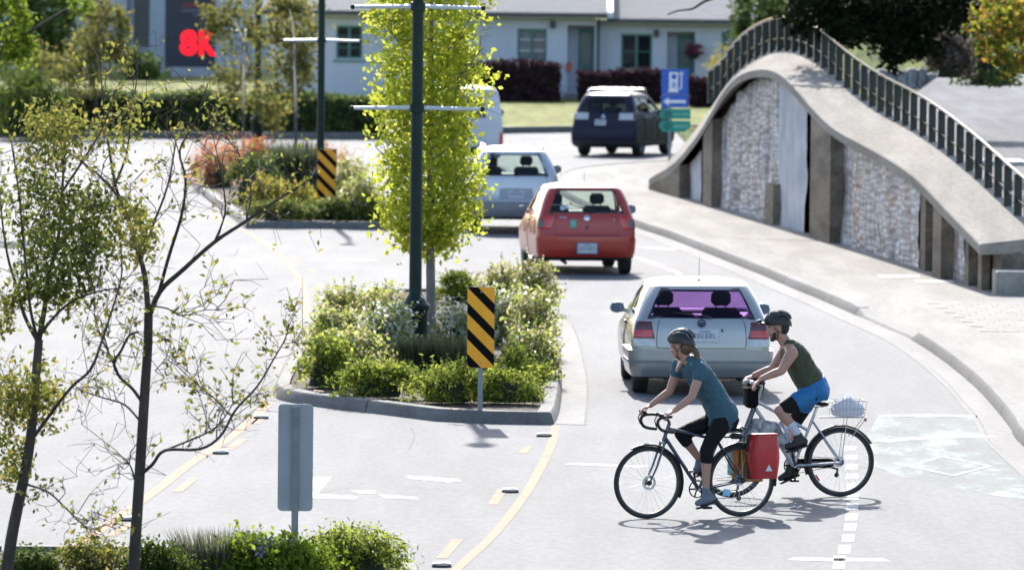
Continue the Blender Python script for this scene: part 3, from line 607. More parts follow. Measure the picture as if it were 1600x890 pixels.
seams(estate, B, .98, .66, 1.08); pr = put("plate_recess", lambda m: B.patch(m, rrect(-.50, .50, .65, .88, .12, 3), .006, 2), M("recess_grey", (.28, .295, .32), .4, .06, 5, metal=.3), estate); plate(pr, B, 0, .765, .31, .15, .016)
for x in (-.56, .56): put("roof_rail", lambda m: m.tube([(x, -.15, 1.62), (x, -.05, 1.69), (x, 1.0, 1.69), (x, 1.15, 1.63)], .022, 8), CHROME, estate)
put("tow_hitch", lambda m: m.box(.3, .46, -.93, -.6, .42, .54, bev=.02), DARK, estate)
put("wiper", lambda m: m.tube([B.off(0, 1.11, .02), B.off(.1, 1.13, .02), B.off(.5, 1.16, .012)], [.014, .01, .006], 6), DARK, estate)

# ------------------------------------------------ dark sport utility car turning at the far junction
NAVY = M("dark_navy_paint", (.006, .008, .026), .5, .1, 3, coat=.05, spec=.3)
g = G(955, 243.5)
sp = dict(name="dark_suv", label="dark navy sport utility car with roof rails turning at the far junction", cat="car", loc=(g.x, g.y, 0), rz=R(-17), paint=NAVY, belt=1.13, rw=.345, wb=2.67, track=.76, tw=.225, seat=1.45, group=False, spokes=6,
  lv=[(.26, -.7, 3.2, .82, .16, .3, .06, .2), (.36, -.86, 3.45, .88, .16, .3, .07, .22), (.55, -.90, 3.52, .895, .16, .34, .08, .24), (.76, -.88, 3.5, .90, .16, .34, .08, .24), (.86, -.83, 3.4, .895, .15, .3, .08, .22), (1.0, -.80, 2.9, .885, .15, .28, .08, .2), (1.13, -.77, 2.3, .86, .15, .25, .08, .18),
      (1.25, -.71, 2.05, .82, .15, .2, .08, .16), (1.45, -.60, 1.7, .755, .15, .2, .08, .15), (1.58, -.50, 1.45, .70, .15, .2, .08, .13), (1.64, -.45, 1.32, .67, .15, .2, .07, .12), (1.67, -.38, 1.22, .63, .15, .2, .06, .1)],
  rear_win=(1.19, 1.575, .95), side_z=(1.18, 1.55), roofz=1.65, top=1.735, side_seg=((.04, .22), (.26, .50), (.54, .93)), sill=.42, doors=((.20, .50, .25), (.52, .82, .57)), mirrors=((-.98, 1.22, 1.8, 1.2), (.98, 1.22, 1.8, 1.2)),
  glass_rear=GLASS("privacy_glass", (.06, .07, .09), .7), glass_side=GLASS("grey_glass", (.3, .34, .34), 1), 
  lamps=[("tail_lamp", ([(.58, .99), (1.72, .99), (1.7, 1.17), (.62, 1.17)], ("lamp_lens", [(1.35, 1.0), (1.7, 1.0), (1.68, 1.16), (1.38, 1.16)], LDRK, .02)), LCLR, .012), ("reflector", ([(.70, .60), (1.3, .60), (1.3, .68), (.72, .68)],), LRED, .012)],
  shells=[("bumper", (-2.15, 2.15), .40, .80, NAVY, .03), ("valance", (-1.9, 1.9), .27, .42, DARK, .035), ("wheel_arch_trim", (2.02, 2.9), .33, .40, DARK, .012), ])
suv, B = car(sp)
seams(suv, B, .95, .83, 1.15); plate(suv, B, -.1, .915, .31, .15, .014)
put("badge", lambda m: [m.prism([(0, 0), (.022, .035), (0, .07), (-.022, .035)], 0, .008, flat_on(B, 0, 1.075, .006) @ Matrix.Rotation(R(a), 4, 'Z')) for a in (0, 120, 240)], CHROME, suv)
for x in (-.6, .6): put("roof_rail", lambda m: m.tube([(x, -.25, 1.69), (x, -.12, 1.785), (x, 1.1, 1.785), (x, 1.25, 1.70)], .026, 8), CHROME, suv)
for y in (.15, .9): put("roof_bar", lambda m: m.tube([(-.62, y, 1.80), (.62, y, 1.80)], .02, 8), CHROME, suv)
put("wiper", lambda m: m.tube([B.off(0, 1.19, .02), B.off(.1, 1.21, .02), B.off(.5, 1.24, .012)], [.014, .01, .006], 6), DARK, suv)
# ------------------------------------------------ pale van half hidden by the tree
VANW = M("pale_van_paint", (.50, .53, .58), .4, .04, 3, coat=.4)
g = G(722, 262)
sp = dict(name="pale_van", label="pale grey van in front of the silver family car, half hidden by the leafy tree", cat="van", loc=(g.x, g.y, 0), rz=R(4), paint=VANW, belt=1.15, rw=.34, wb=3.0, track=.78, tw=.21, seat=1.45,
  lv=[(.28, -.8, 3.4, .90, .08, .3, .03, .2), (.40, -.95, 3.6, .95, .08, .3, .03, .22), (.7, -.97, 3.62, .96, .08, .34, .03, .24), (.95, -.96, 3.4, .96, .08, .3, .03, .22), (1.15, -.955, 2.9, .955, .08, .25, .03, .18),
      (1.4, -.94, 2.55, .93, .09, .2, .03, .16), (1.7, -.91, 2.2, .885, .10, .2, .03, .15), (1.90, -.87, 1.95, .84, .12, .2, .03, .13), (2.0, -.82, 1.8, .79, .14, .2, .03, .12), (2.04, -.75, 1.7, .74, .14, .2, .03, .1)],
  rear_win=(1.30, 1.75, .6), side_z=(1.30, 1.75), roofz=2.02, top=2.08, side_seg=((.68, .95),), sill=.42, doors=((.45, .85, .5),), mirrors=((-1.08, 1.35, 2.3, 1.3), (1.08, 1.35, 2.3, 1.3)), mirror_mat=DARK,
  glass_rear=GLASS("privacy_glass", (.06, .07, .09), .7), glass_side=GLASS("grey_glass", (.3, .34, .34), 1),
  lamps=[("tail_lamp", ([(1.0, .62), (1.9, .62), (1.9, .92), (1.0, .92)],), LRED, .014)], shells=[("bumper", (-2.1, 2.1), .40, .56, DARK, .04)])
van, B = car(sp); plate(van, B, -.3, .8, .31, .15, .01)
put("door_seam", lambda m: m.box(-.006, .006, -.4, .75, 0, .004, flat_on(B, 0, 1.0, .002)), DARK, van)
# ================================================================ mural wall with its wave shaped coping and railing
def proj(p):
    d = Vector(p) - EYE; k = d.dot(FW); return 800 + F * d.dot(RT) / k, 445 - F * d.dot(UP) / k
base_px = [(u, 296 + .2913 * (u - 1034) + 5.43e-5 * (u - 1034) * (u - 1264)) for u in (1034, 1075, 1120, 1170, 1220, 1270, 1320, 1370, 1420, 1470, 1510, 1546)]
BL = [Vector((G(u, v, .12).x, G(u, v, .12).y, 0)) for u, v in base_px]
BL = spline(BL + [BL[-1] + (BL[-1] - BL[-2]) * .35], 6)
LF = offset_line(BL, -.30); LB = offset_line(BL, .75)      # road side edge / far edge of the coping (the run comes towards the camera)
if LF[10].x > BL[10].x: LF, LB = offset_line(BL, .30), offset_line(BL, -.75)
fr_px = [(1000, 284), (1016, 279), (1054, 256), (1097, 203), (1116, 164), (1135, 129), (1150, 116), (1167, 110), (1185, 106), (1200, 106), (1216, 112), (1243, 138), (1270, 173), (1302, 202), (1345, 224), (1399, 254), (1432, 278), (1470, 318), (1507, 356), (1540, 389), (1569, 418), (1600, 448)]
bk_px = [(1060, 262), (1085, 232), (1105, 190), (1125, 146), (1146, 110), (1178, 86), (1200, 77), (1216, 75), (1232, 75), (1248, 77), (1281, 94), (1324, 135), (1378, 173), (1432, 200), (1486, 237), (1540, 283), (1599, 337), (1660, 392), (1700, 420)]
def heights(line, pts):
    us = [proj((p.x, p.y, 2))[0] for p in line]; vv = [lerp([q[0] for q in pts], [q[1] for q in pts], u) for u in us]
    z = []
    for p, u, v in zip(line, us, vv): z.append(P(u, v, p.y).z)
    return z
zf, zb = heights(LF, fr_px), heights(LB, bk_px)
for _ in range(5):
    zf = [zf[0]] + [(zf[i - 1] + 2 * zf[i] + zf[i + 1]) / 4 for i in range(1, len(zf) - 1)] + [zf[-1]]; zb = [zb[0]] + [(zb[i - 1] + 2 * zb[i] + zb[i + 1]) / 4 for i in range(1, len(zb) - 1)] + [zb[-1]]
zf = [max(.30, z) for z in zf]; zb = [max(.32, z) for z in zb]
CW = ground_mat("coping_concrete", (.275, .252, .22), (.315, .29, .255), .12, .95, .12, .08); WALLC = ground_mat("board_marked_concrete", (.16, .135, .105), (.22, .19, .155), .2, .9, .3, .2); FASC = ground_mat("fascia_concrete", (.25, .235, .215), (.30, .285, .265), .12, .8, .15)
wall = thing("mural_wall", "long concrete retaining wall with a wave shaped coping and grey mosaic mural panels", "wall")
N0 = len(BL); ulin = [proj((p.x, p.y, .12))[0] for p in BL]
def seg_idx(ua, ub, n):
    out = []
    for k in range(n + 1):
        u = ua + (ub - ua) * k / n; j = max(0, min(N0 - 2, int(np.searchsorted(ulin, u, 'right')) - 1)); t = (u - ulin[j]) / (ulin[j + 1] - ulin[j]); out.append((j, t))
    return out
def L3(line, j, t): return line[j].lerp(line[j + 1], t)
def Lz(zs, j, t): return zs[j] + (zs[j + 1] - zs[j]) * t
mb = MB(); rings = []
for i in range(N0):
    f, b = LF[i], LB[i]; th = .17; rings.append([(f.x, f.y, zf[i] - th), (f.x, f.y, zf[i] - .02), (f.x * .98 + b.x * .02, f.y * .98 + b.y * .02, zf[i]), (b.x, b.y, zb[i]), (b.x, b.y, zb[i] - .25)])
nn = 4; step = max(1, N0 // 14)
for a in range(0, N0 - 1, step):      # the coping is cast in lengths
    b = min(N0 - 1, a + step); q = rings[a:b + 1]; MB().loft(q, True, True, True).build("coping", CW, wall, angle=30)
mb = MB()        # body of the wall behind the murals
mb.loft([[(BL[i].x + .05, BL[i].y, 0), (BL[i].x + .05, BL[i].y, zf[i] - .16), (LB[i].x - .05, LB[i].y, zb[i] - .2), (LB[i].x - .05, LB[i].y, 0)] for i in range(N0)], True, True, True); mb.build("wall_body", WALLC, wall)
def mural_mat(name, cols, vs=(2.2, .18, .16)):
    m, Nn, L, b = newmat(name); tc = Nn.new("ShaderNodeTexCoord"); mp = Nn.new("ShaderNodeMapping"); mp.inputs["Scale"].default_value = (1, .55, .35); L.new(tc.outputs["Object"], mp.inputs[0])
    n1 = Nn.new("ShaderNodeTexNoise"); n1.inputs["Scale"].default_value = 1.3; n1.inputs["Detail"].default_value = 9; n1.inputs["Distortion"].default_value = 1.2; L.new(mp.outputs[0], n1.inputs["Vector"])
    cr = Nn.new("ShaderNodeValToRGB"); e = cr.color_ramp.elements
    while len(e) < len(cols): e.new(.5)
    for i, (p, c) in enumerate(cols): e[i].position = p; e[i].color = (*c, 1)
    L.new(n1.outputs[0], cr.inputs[0])
    vo = Nn.new("ShaderNodeTexVoronoi"); vo.inputs["Scale"].default_value = 1.; mp2 = Nn.new("ShaderNodeMapping"); mp2.inputs["Scale"].default_value = (1, 1.7, 10); L.new(tc.outputs["Object"], mp2.inputs[0]); L.new(mp2.outputs[0], vo.inputs["Vector"]); mx = Nn.new("ShaderNodeMix"); mx.data_type = 'RGBA'; mx.blend_type = 'MULTIPLY'; mx.inputs[0].default_value = .55
    c2 = Nn.new("ShaderNodeValToRGB"); c2.color_ramp.elements[0].position = .1; c2.color_ramp.elements[0].color = (1, 1, 1, 1); c2.color_ramp.elements[1].position = .75; c2.color_ramp.elements[1].color = (.25, .24, .24, 1); L.new(vo.outputs["Distance"], c2.inputs[0])
    hv = Nn.new("ShaderNodeMix"); hv.data_type = "RGBA"; hv.inputs[0].default_value = .16; bw = Nn.new("ShaderNodeSeparateColor"); L.new(vo.outputs["Color"], bw.inputs[0]); c3 = Nn.new("ShaderNodeValToRGB"); L.new(bw.outputs[0], c3.inputs[0]); c3.color_ramp.elements[0].color = (.10, .095, .095, 1); c3.color_ramp.elements[1].color = (.60, .60, .62, 1); L.new(cr.outputs[0], hv.inputs[6]); L.new(c3.outputs[0], hv.inputs[7]); L.new(hv.outputs[2], mx.inputs[6]); L.new(c2.outputs[0], mx.inputs[7]); L.new(mx.outputs[2], b.inputs["Base Color"]); b.inputs["Roughness"].default_value = .6
    bp = Nn.new("ShaderNodeBump"); bp.inputs["Strength"].default_value = .8; bp.inputs["Distance"].default_value = .05; L.new(vo.outputs["Distance"], bp.inputs["Height"]); L.new(bp.outputs[0], b.inputs["Normal"]); return m
MUR1 = mural_mat("mosaic_mural", [(.26, (.08, .08, .09)), (.34, (.44, .46, .52)), (.42, (.20, .18, .175)), (.47, (.58, .60, .66)), (.53, (.17, .16, .16)), (.58, (.48, .49, .54)), (.625, (.28, .16, .12)), (.66, (.15, .18, .25)), (.74, (.56, .57, .62))])
MUR2 = mural_mat("mosaic_mural_brown", [(.26, (.12, .12, .13)), (.34, (.48, .49, .53)), (.44, (.28, .26, .25)), (.49, (.58, .59, .63)), (.56, (.36, .34, .34)), (.60, (.34, .19, .13)), (.64, (.50, .50, .55)), (.74, (.24, .23, .24))])
MURP = M("pale_plaster_panel", (.33, .35, .40), .8, .10, 2.0, bump=.4, bscale=5, col2=(.44, .455, .49))
def mural(ua, ub, mat, name, amp, n=46, base=0.):
    mb = MB(); st = seg_idx(ua, ub, n); rows = 16; g_ = []
    for k, (j, t) in enumerate(st):
        p = L3(BL, j, t); top = Lz(zf, j, t) - .15; nv = (L3(LF, j, t) - p).normalized(); col = []
        for r_ in range(rows + 1):
            z = .10 + (top - .10) * r_ / rows; a = amp * (noise.noise((p.y * 1.1, z * .5, 3)) + .6 * noise.noise((p.y * 3.2, z * 1.3, 9)) + .5 * noise.noise((p.y * 6, z * 3, 1))); q = p + nv * (.06 + base + a); col.append((q.x, q.y, z))
        g_.append(col)
    mb.loft(g_, False); return mb.build(name, mat, wall, angle=60)
mural(1128, 1232, MUR1, "mural_panel", .085); mural(1224, 1266, MURP, "mural_panel", .06, 24, .05); mural(1318, 1440, MUR2, "mural_panel", .085); mural(1490, 1512, MUR2, "mural_panel", .04, 14); mural(1072, 1100, MURP, "mural_panel", .03, 12)
def pilaster(ua, ub, p, ztop=None, mat=WALLC, name="pilaster"):
    s_ = S(ub, lerp([b[0] for b in base_px], [b[1] for b in base_px], ub), .12); u1 = min(ub - 3, ua + p * s_); mb = MB(); rg = []
    for (j, t) in seg_idx(u1, ub, 5):
        q = L3(BL, j, t); nv = (L3(LF, j, t) - q).normalized(); o = q + nv * p; top = (Lz(zf, j, t) - .165) if ztop is None else ztop; rg.append([(o.x, o.y, .05), (o.x, o.y, top), (q.x, q.y, top), (q.x, q.y, .05)])
    mb.loft(rg, True, True, True); return mb.build(name, mat, wall, smooth=False)
for ua, ub, p in ((1044, 1062, .10), (1062, 1078, .14), (1097, 1132, .28), (1264, 1320, .29), (1437, 1456, .12), (1456, 1496, .28), (1507, 1525, .13), (1527, 1546, .13)): pilaster(ua, ub, p)
pilaster(1194, 1227, .25, .92, name="plinth")
m = MB(); kk = [i for i in range(N0) if proj((LF[i].x, LF[i].y, .2))[0] < 1062]; m.loft([[(LF[i].x, LF[i].y, .04), (LF[i].x, LF[i].y, zf[i] - .172), (LB[i].x - .06, LB[i].y, zf[i] - .172), (LB[i].x - .06, LB[i].y, .04)] for i in kk], True, True, True); m.build("end_block", WALLC, wall)
jr, tr_ = seg_idx(1546, 1546, 1)[0]; e = L3(BL, jr, tr_); m = MB(); m.box(e.x - .02, e.x + 5, e.y - 1.6, e.y - .8, .05, .50, bev=.02); m.build("end_block", FASC, wall)
# railing
RG = M("dark_green_metal", (.006, .016, .016), .4, .2, 6, spec=.5)
rail = thing("railing", "dark green metal railing following the wave of the mural wall coping", "railing")
rl = [LB[i] + (LF[i] - LB[i]).normalized() * .07 for i in range(N0)]; rz_ = [zb[i] + (zf[i] - zb[i]) * .07 for i in range(N0)]
dense, dz = [], []
for i in range(N0 - 1):
    for k in range(6): dense.append(rl[i].lerp(rl[i + 1], k / 6)); dz.append(rz_[i] + (rz_[i + 1] - rz_[i]) * k / 6)
ok = [i for i, p in enumerate(dense) if proj((p.x, p.y, dz[i]))[0] > 1108]
dense = [dense[i] for i in ok]; dz = [dz[i] for i in ok]; dz = [sum(dz[max(0, i - 14):i + 15]) / len(dz[max(0, i - 14):i + 15]) for i in range(len(dz))]; acc = 0; last = -9; pm = MB().box(-.064, .064, -.03, .03, -.05, .66).mesh("post", False); pm.materials.append(RG)
for i in range(1, len(dense)):
    acc += (Vector((*dense[i].xy, dz[i])) - Vector((*dense[i - 1].xy, dz[i - 1]))).length
    if acc - last > .97:
        last = acc; t = dense[i] - dense[i - 1]; o = bpy.data.objects.new("post", pm); COL.objects.link(o); o.parent = rail; o.location = (dense[i].x, dense[i].y, dz[i]); o.rotation_euler = (0, 0, math.atan2(t.y, t.x) + PI / 2)
for h, w_, nm in ((.675, .055, "top_rail"), (.25, .034, "lower_rail")):
    MB().tube([(p.x, p.y, z + h) for p, z in zip(dense[::3], dz[::3])], w_, 8, flat=.5).build(nm, M("railing_gloss", (.02, .04, .04), .3, .2, 6, spec=.9, coat=.9) if nm == "top_rail" else RG, rail)
# ground behind the wall
def path_z(y): return lerp([60, 84, 98, 168, 185, 210, 260], [.125, .125, .5, 2.42, 4.7, 5.6, 6.6], y)
mb = MB(); rowsE = []; ext = [(LB[0] + Vector((1.0, 8, 0)), .2), (LB[0] + Vector((3, 14, 0)), .2)]
pts = [(q, min(z - .15, path_z(q.y))) for q, z in [(p, z) for p, z in zip(LB, zb)]]
def erow(p, z0):
    k = lerp([118, 132, 146], [1, .6, 0], p.y); zp = path_z(p.y); return [(p.x - .02, p.y, min(z0, .13 + (zp - .13) * k)), (p.x + 1.5, p.y, .13 + (zp - .13) * k), (p.x + 3.5, p.y, .13 + (zp - .13) * min(1, k + .46)), (p.x + 5, p.y, zp), (70, p.y, zp)]
rowsE = [erow(p, z) for p, z in pts]
g_ = MB(); g_.loft(rowsE, False); emb = struct("path", g_, PATHM)
g_ = MB(); y_ = LB[0].y; far_rows = []
for y in (y_, 158, 168): x0_ = LB[0].x - .02 + (y - y_) * .09; zp_ = path_z(y); far_rows.append([(x0_, y, .13), (x0_ + 1.52, y, .13 + (zp_ - .13) * .04), (x0_ + 3.52, y, .13 + (zp_ - .13) * .5), (x0_ + 5.02, y, zp_), (70, y, zp_)])
g_.loft(far_rows, False); struct("path", g_, PATHM)
g_ = MB(); bank = []
for y in (168.02, 172, 176, 182, 190, 200, 230, 300): bank.append([(x, y, path_z(y) * min(1, max(.02, (x - 9) / 7)) - .02 + .15 * noise.noise((x * .3, y * .3, 0))) for x in (5, 8, 11, 14, 18, 24, 34, 50, 80)])
g_.loft(bank, False); struct("grass_bank", g_, ground_mat("bank_grass", (.055, .085, .012), (.12, .145, .03), .35, .95, .4, .05))
ks = MB(); q0, q1 = 1330, 1480
STONE = ground_mat("grey_stone", (.24, .24, .24), (.36, .36, .365), .3, .85, .3)
edge = thing("stone_edging", "low row of grey stones along the far edge of the raised path", "stone edging")
for k in range(9):
    x = P(1345 + k * 16, 118, 166.5).x; MB().box(x - .125 + random.uniform(-.01, .01), x + .128, 166.3, 166.8 + random.uniform(-.1, .1), 2.0, path_z(166.5) + random.uniform(.06, .18), bev=.05).build("stone", STONE, edge)
g = P(1562, 190, 128); m = MB(); m.box(g.x - .5, g.x + .5, g.y - 1.0, g.y + 1.0, path_z(g.y) - .02, path_z(g.y) + .05); m.build("painted_bar", WHITE, emb, smooth=False)

# ================================================================ street lamps
LG = M("dark_green_paint", (.005, .021, .018), .5, .2, 4, spec=.25); ARM = M("pale_grey_arm", (.52, .56, .57), .35, .08, 8); 
def lamp_post(base, scale, arms, armlen, label, rb=.085, hb=.95, top=7.2):
    t = thing("street_lamp", label, "street lamp", base, 0, "green street lamps on the planted islands")
    MB().lathe([(.20, 0), (.20, .10), (.165, .14), (.160, hb - .12), (.185, hb - .08), (.19, hb - .03), (.16, hb), (rb + .015, hb + .10), (rb, hb + .12)], 20).build("base", LG, t)
    MB().lathe([(rb, hb + .10), (rb * .93, 3.0), (rb * .82, top), (.02, top + .02)], 20).build("pole", LG, t)
    for z in arms:
        MB().lathe([(rb * .9, z - .06), (rb * 1.18, z - .055), (rb * 1.18, z + .055), (rb * .9, z + .06)], 16).build("clamp", LG, t)
        for sx in (-1, 1):
            a = MB().tube([(sx * rb, 0, z), (sx * armlen, 0, z - .012)], [.03, .024], 8).build("banner_arm", ARM, t); MB().ball((sx * (armlen + .015), 0, z - .012), .035, n=10, m=6).build("arm_tip", LG, a)
    MB().tube([(0, 0, top - .05), (0, -.5, top + .5), (0, -1.4, top + .55)], [.05, .045, .04], 8).build("lamp_arm", LG, t)
    h = MB(); h.ball((0, -1.7, top + .50), .16, .38, .09, 14, 8); h.build("lamp_head", LG, t)
    return t
gA = G(648, 556, .12); sA = F / gA.y
def hz(v, g): return P(600, v, g.y).z - .12
lamp_post(gA, 1, (hz(168, gA), hz(10, gA)), 100 / sA, "tall dark green street lamp on the near island, in front of the leafy columnar tree", .083, hz(472, gA), 7.4)
gB = G(500, 326, .12); sB = F / gB.y
lamp_post(gB, 1, (hz(64, gB),), 60 / sB, "dark green street lamp behind the striped marker on the far island", .08, .75, 7.4)
gC = G(402, 238, .12); sC = F / gC.y
lamp_post(gC, 1, (hz(50, gC),), 44 / sC, "farthest green street lamp, behind the thin tree at the back of the far island", .085, .9, 7.6)
# ================================================================ hazard markers
MY = M("marker_yellow", (.80, .34, .003), .45, .06, 8); MK = M("marker_black", (.005, .005, .0055), .8, .1, 8, spec=.1); STEEL = M("galvanised_steel", (.20, .225, .25), .5, .12, 10, metal=.4); ALU = M("sign_back_aluminium", (.31, .35, .39), .5, .10, 2, metal=.3)
def clip_band(w, h, c0, c1):     # the part of the w x h panel with c0 <= x + z < c1
    pl = [(-w / 2, 0), (w / 2, 0), (w / 2, h), (-w / 2, h)]
    for sg, c in ((1, c1), (-1, -c0)):
        out = []
        for i in range(len(pl)):
            a, b = pl[i], pl[(i + 1) % len(pl)]; fa, fb = sg * (a[0] * 1.0 + a[1]) - c, sg * (b[0] + b[1]) - c
            if fa <= 0: out.append(a)
            if fa * fb < 0: k = fa / (fa - fb); out.append((a[0] + (b[0] - a[0]) * k, a[1] + (b[1] - a[1]) * k))
        pl = out
        if len(pl) < 3: return None
    return pl
def marker(g, w, h, z0, label, rz=0, front=True):
    t = thing("hazard_marker", label, "hazard marker", g, rz, "striped hazard markers on the islands")
    mt = Matrix(((1, 0, 0, 0), (0, 0, 1, 0), (0, 1, 0, z0), (0, 0, 0, 1)))      # x, z in the panel plane, thickness along y
    pl = [(x * .985, z * 1.0) for x, z in [(px_, pz_) for px_, pz_ in [(w / 2 * a, h / 2 + h / 2 * b) for a, b in rrect(-1, 1, -1, 1, .0, 1)]]]
    r = .035; pl = [(cx + r * cos(R(a)), cz + r * sin(R(a))) for cx, cz, a0 in ((w / 2 - r, h - r, 0), (-w / 2 + r, h - r, 90), (-w / 2 + r, r, 180), (w / 2 - r, r, 270)) for a in (a0, a0 + 30, a0 + 60, a0 + 90)]
    p = MB().prism(pl, -.003, .003, mt).build("panel", ALU, t, smooth=False)
    if front:
        MB().prism([(x * .99, h / 2 + (z - h / 2) * .996) for x, z in pl], -.0045, -.003, mt).build("black_field", MK, p, smooth=False)
        per = .292; k = -2
        while k < 6:
            b = clip_band(w * .985, h * .995, k * per + .01, k * per + .175); k += 1
            if b: MB().prism(b, -.0062, -.0046, mt).build("yellow_stripe", MY, p, smooth=False)
        for z in (.06, h - .06): MB().tube([(0, -.004, z0 + z), (0, -.012, z0 + z)], .010, 8).build("bolt", STEEL, p)
    m = MB(); y = .012 if front else -.035
    m.box(-.028, .028, y - .008 if front else y, y + .012 if front else y + .03, 0, z0 + h - .02); m.build("post", STEEL, t)
    if not front:
        for z in (.12, h / 2, h - .12): MB().tube([(0, -.036, z0 + z), (0, -.046, z0 + z)], .012, 8).build("bolt", STEEL, p)
    return t
gm = G(750, 641, .14); sm = F / gm.y; marker(gm, 43 / sm, 127 / sm, (641 - 574) / sm, "yellow and black striped hazard marker in the shrubs of the near island", R(2))
gm = G(510, 338, .12); sm = F / gm.y; marker(gm, 30 / sm, 75 / sm, (338 - 308) / sm, "yellow and black striped hazard marker in front of the second street lamp", R(3))
gm = G(460, 905, .12); sm = F / gm.y; marker(gm, 55 / sm, 168 / sm, (905 - 797) / sm, "grey back of a tall narrow marker sign behind the foreground shrubs", R(-1), front=False)
# ================================================================ blue and green direction signs by the wall
BLU = M("sign_blue", (.012, .085, .42), .45, .05, 6); GRN = M("sign_green", (.0, .22, .165), .45, .06, 6); SW = M("sign_white", (.68, .70, .72), .45, .04, 6)
gs = G(1046, 255, .12); ss = F / gs.y
sg = thing("direction_sign", "post with blue fuel pump and arrow signs above two green signs, by the wall end", "sign", gs)
def sz(v): return P(1050, v, gs.y).z - .12
def sx_(u): return P(u, 180, gs.y).x - gs.x
def panel(u0, u1, v0, v1, mat, name, y=-.03): m = MB(); m.box(sx_(u0), sx_(u1), y - .004, y + .004, sz(v1), sz(v0)); return m.build(name, mat, sg, smooth=False)
def on(parent, u0, u1, v0, v1, mat, name, y=-.0375): m = MB(); m.box(sx_(u0), sx_(u1), y - .0025, y + .0025, sz(v1), sz(v0)); return m.build(name, mat, parent, smooth=False)
MB().tube([(0, 0, -.1), (0, 0, sz(110))], .035, 10).build("post", STEEL, sg)
p = panel(1033, 1075, 108, 147, BLU, "fuel_sign")
sym = MB()
for (a, b, c, d) in ((1043.5, 1060, 144, 141.5), (1045, 1058.5, 141.4, 113), (1063, 1065, 137, 115), (1059, 1065, 139, 137.2), (1061, 1066.5, 118, 113)): sym.box(sx_(a), sx_(b), -.040, -.0345, sz(c), sz(d))
sy = sym.build("pump_symbol", SW, p, smooth=False); on(sy, 1048.5, 1056, 116, 124, BLU, "pump_window", -.042); on(sy, 1048.5, 1056, 128, 138, M("sign_pale_blue", (.25, .36, .55), .5, .05, 6), "pump_panel", -.042)
p = panel(1033, 1075, 148.5, 168, BLU, "arrow_sign"); m = MB(); m.box(sx_(1043), sx_(1071), -.040, -.0345, sz(161), sz(156.5)); m.build("arrow", SW, p, smooth=False); m = MB()
mt = Matrix(((1, 0, 0, 0), (0, 0, 1, 0), (0, 1, 0, 0), (0, 0, 0, 1))); m.prism([(sx_(1036), sz(158.8)), (sx_(1044.5), sz(152.5)), (sx_(1044.5), sz(165))], -.041, -.0345, mt); m.build("arrow", SW, p, smooth=False)
for v0, v1, flip in ((170, 187, 1), (188.5, 206, -1)):
    if flip > 0: pl = [(1036, v0), (1079, v0), (1079, v1 - 1), (1034, v1 - 1), (1030, (v0 + v1) / 2)]
    else: pl = [(1034, v0), (1079, v0), (1079, v1 - 7), (1070, v1), (1036, v1), (1029, (v0 + v1) / 2)]
    m = MB(); m.prism([(sx_(a), sz(b)) for a, b in pl], -.034, -.026, mt); p = m.build("arrow_sign", GRN, sg, smooth=False)
    m = MB(); m.lathe([(.001, 0), (6.5 / ss, 0)], 18, Matrix(((1, 0, 0, sx_(1043)), (0, 0, 1, -.0365), (0, 1, 0, sz((v0 + v1) / 2)), (0, 0, 0, 1)))); m.build("emblem", M("sign_dark_green", (.0, .12, .10), .5, .05, 6), p, smooth=False)
    m = MB()
    for k in range(5): m.box(sx_(1053 + k * 4.6), sx_(1056.4 + k * 4.6), -.0365, -.0345, sz((v0 + v1) / 2 + 2.2), sz((v0 + v1) / 2 - 2.2))
    m.build("lettering", M("sign_pale_green", (.12, .36, .29), .5, .1, 6), p, smooth=False)
# ================================================================ house beyond the junction
YH = 225.0
def hx(u, Y=YH): return P(u, 90, Y).x
def hzv(v, Y=YH, u=850): return P(u, v, Y).z
BOARD = M("lavender_render", (.54, .555, .625), .8, .05, 3, stretch=(1, 1, .2), bump=.15); TEAL = M("green_joinery", (.055, .17, .15), .5, .12, 5); ROOF = M("roof_shingle", (.33, .295, .275), .85, .12, 5, bump=.3, stretch=(.4, 3, 3)); DGUT = M("dark_gutter", (.05, .055, .065), .5, .15, 5); BLIND = M("white_blind", (.60, .62, .64), .7, .06, 4, stretch=(.2, 1, 6)); WGL = GLASS("window_glass", (.55, .6, .62), 1.0); ROOM = M("dim_room", (.05, .05, .06), .9, .3, 3)
house = thing("house", "long low lavender grey house with green windows beyond the lawn", "house")
def facade(x0, x1, z0, z1, Y, holes, name):
    xs = sorted({x0, x1, *[h[0] for h in holes], *[h[1] for h in holes]}); zs = sorted({z0, z1, *[h[2] for h in holes], *[h[3] for h in holes]}); m = MB()
    for i in range(len(xs) - 1):
        for j in range(len(zs) - 1):
            cx, cz = (xs[i] + xs[i + 1]) / 2, (zs[j] + zs[j + 1]) / 2
            if any(h[0] < cx < h[1] and h[2] < cz < h[3] for h in holes): continue
            m.quad((xs[i], Y, zs[j]), (xs[i + 1], Y, zs[j]), (xs[i + 1], Y, zs[j + 1]), (xs[i], Y, zs[j + 1]))
    for (a, b, c, d, dep) in holes:
        m.quad((a, Y, c), (a, Y + dep, c), (a, Y + dep, d), (a, Y, d)); m.quad((b, Y, c), (b, Y + dep, c), (b, Y + dep, d), (b, Y, d)); m.quad((a, Y, d), (b, Y, d), (b, Y + dep, d), (a, Y + dep, d)); m.quad((a, Y, c), (b, Y, c), (b, Y + dep, c), (a, Y + dep, c))
        if dep > .5: m.quad((a, Y + dep, c), (b, Y + dep, c), (b, Y + dep, d), (a, Y + dep, d))
    return m.build(name, BOARD, house, smooth=False)
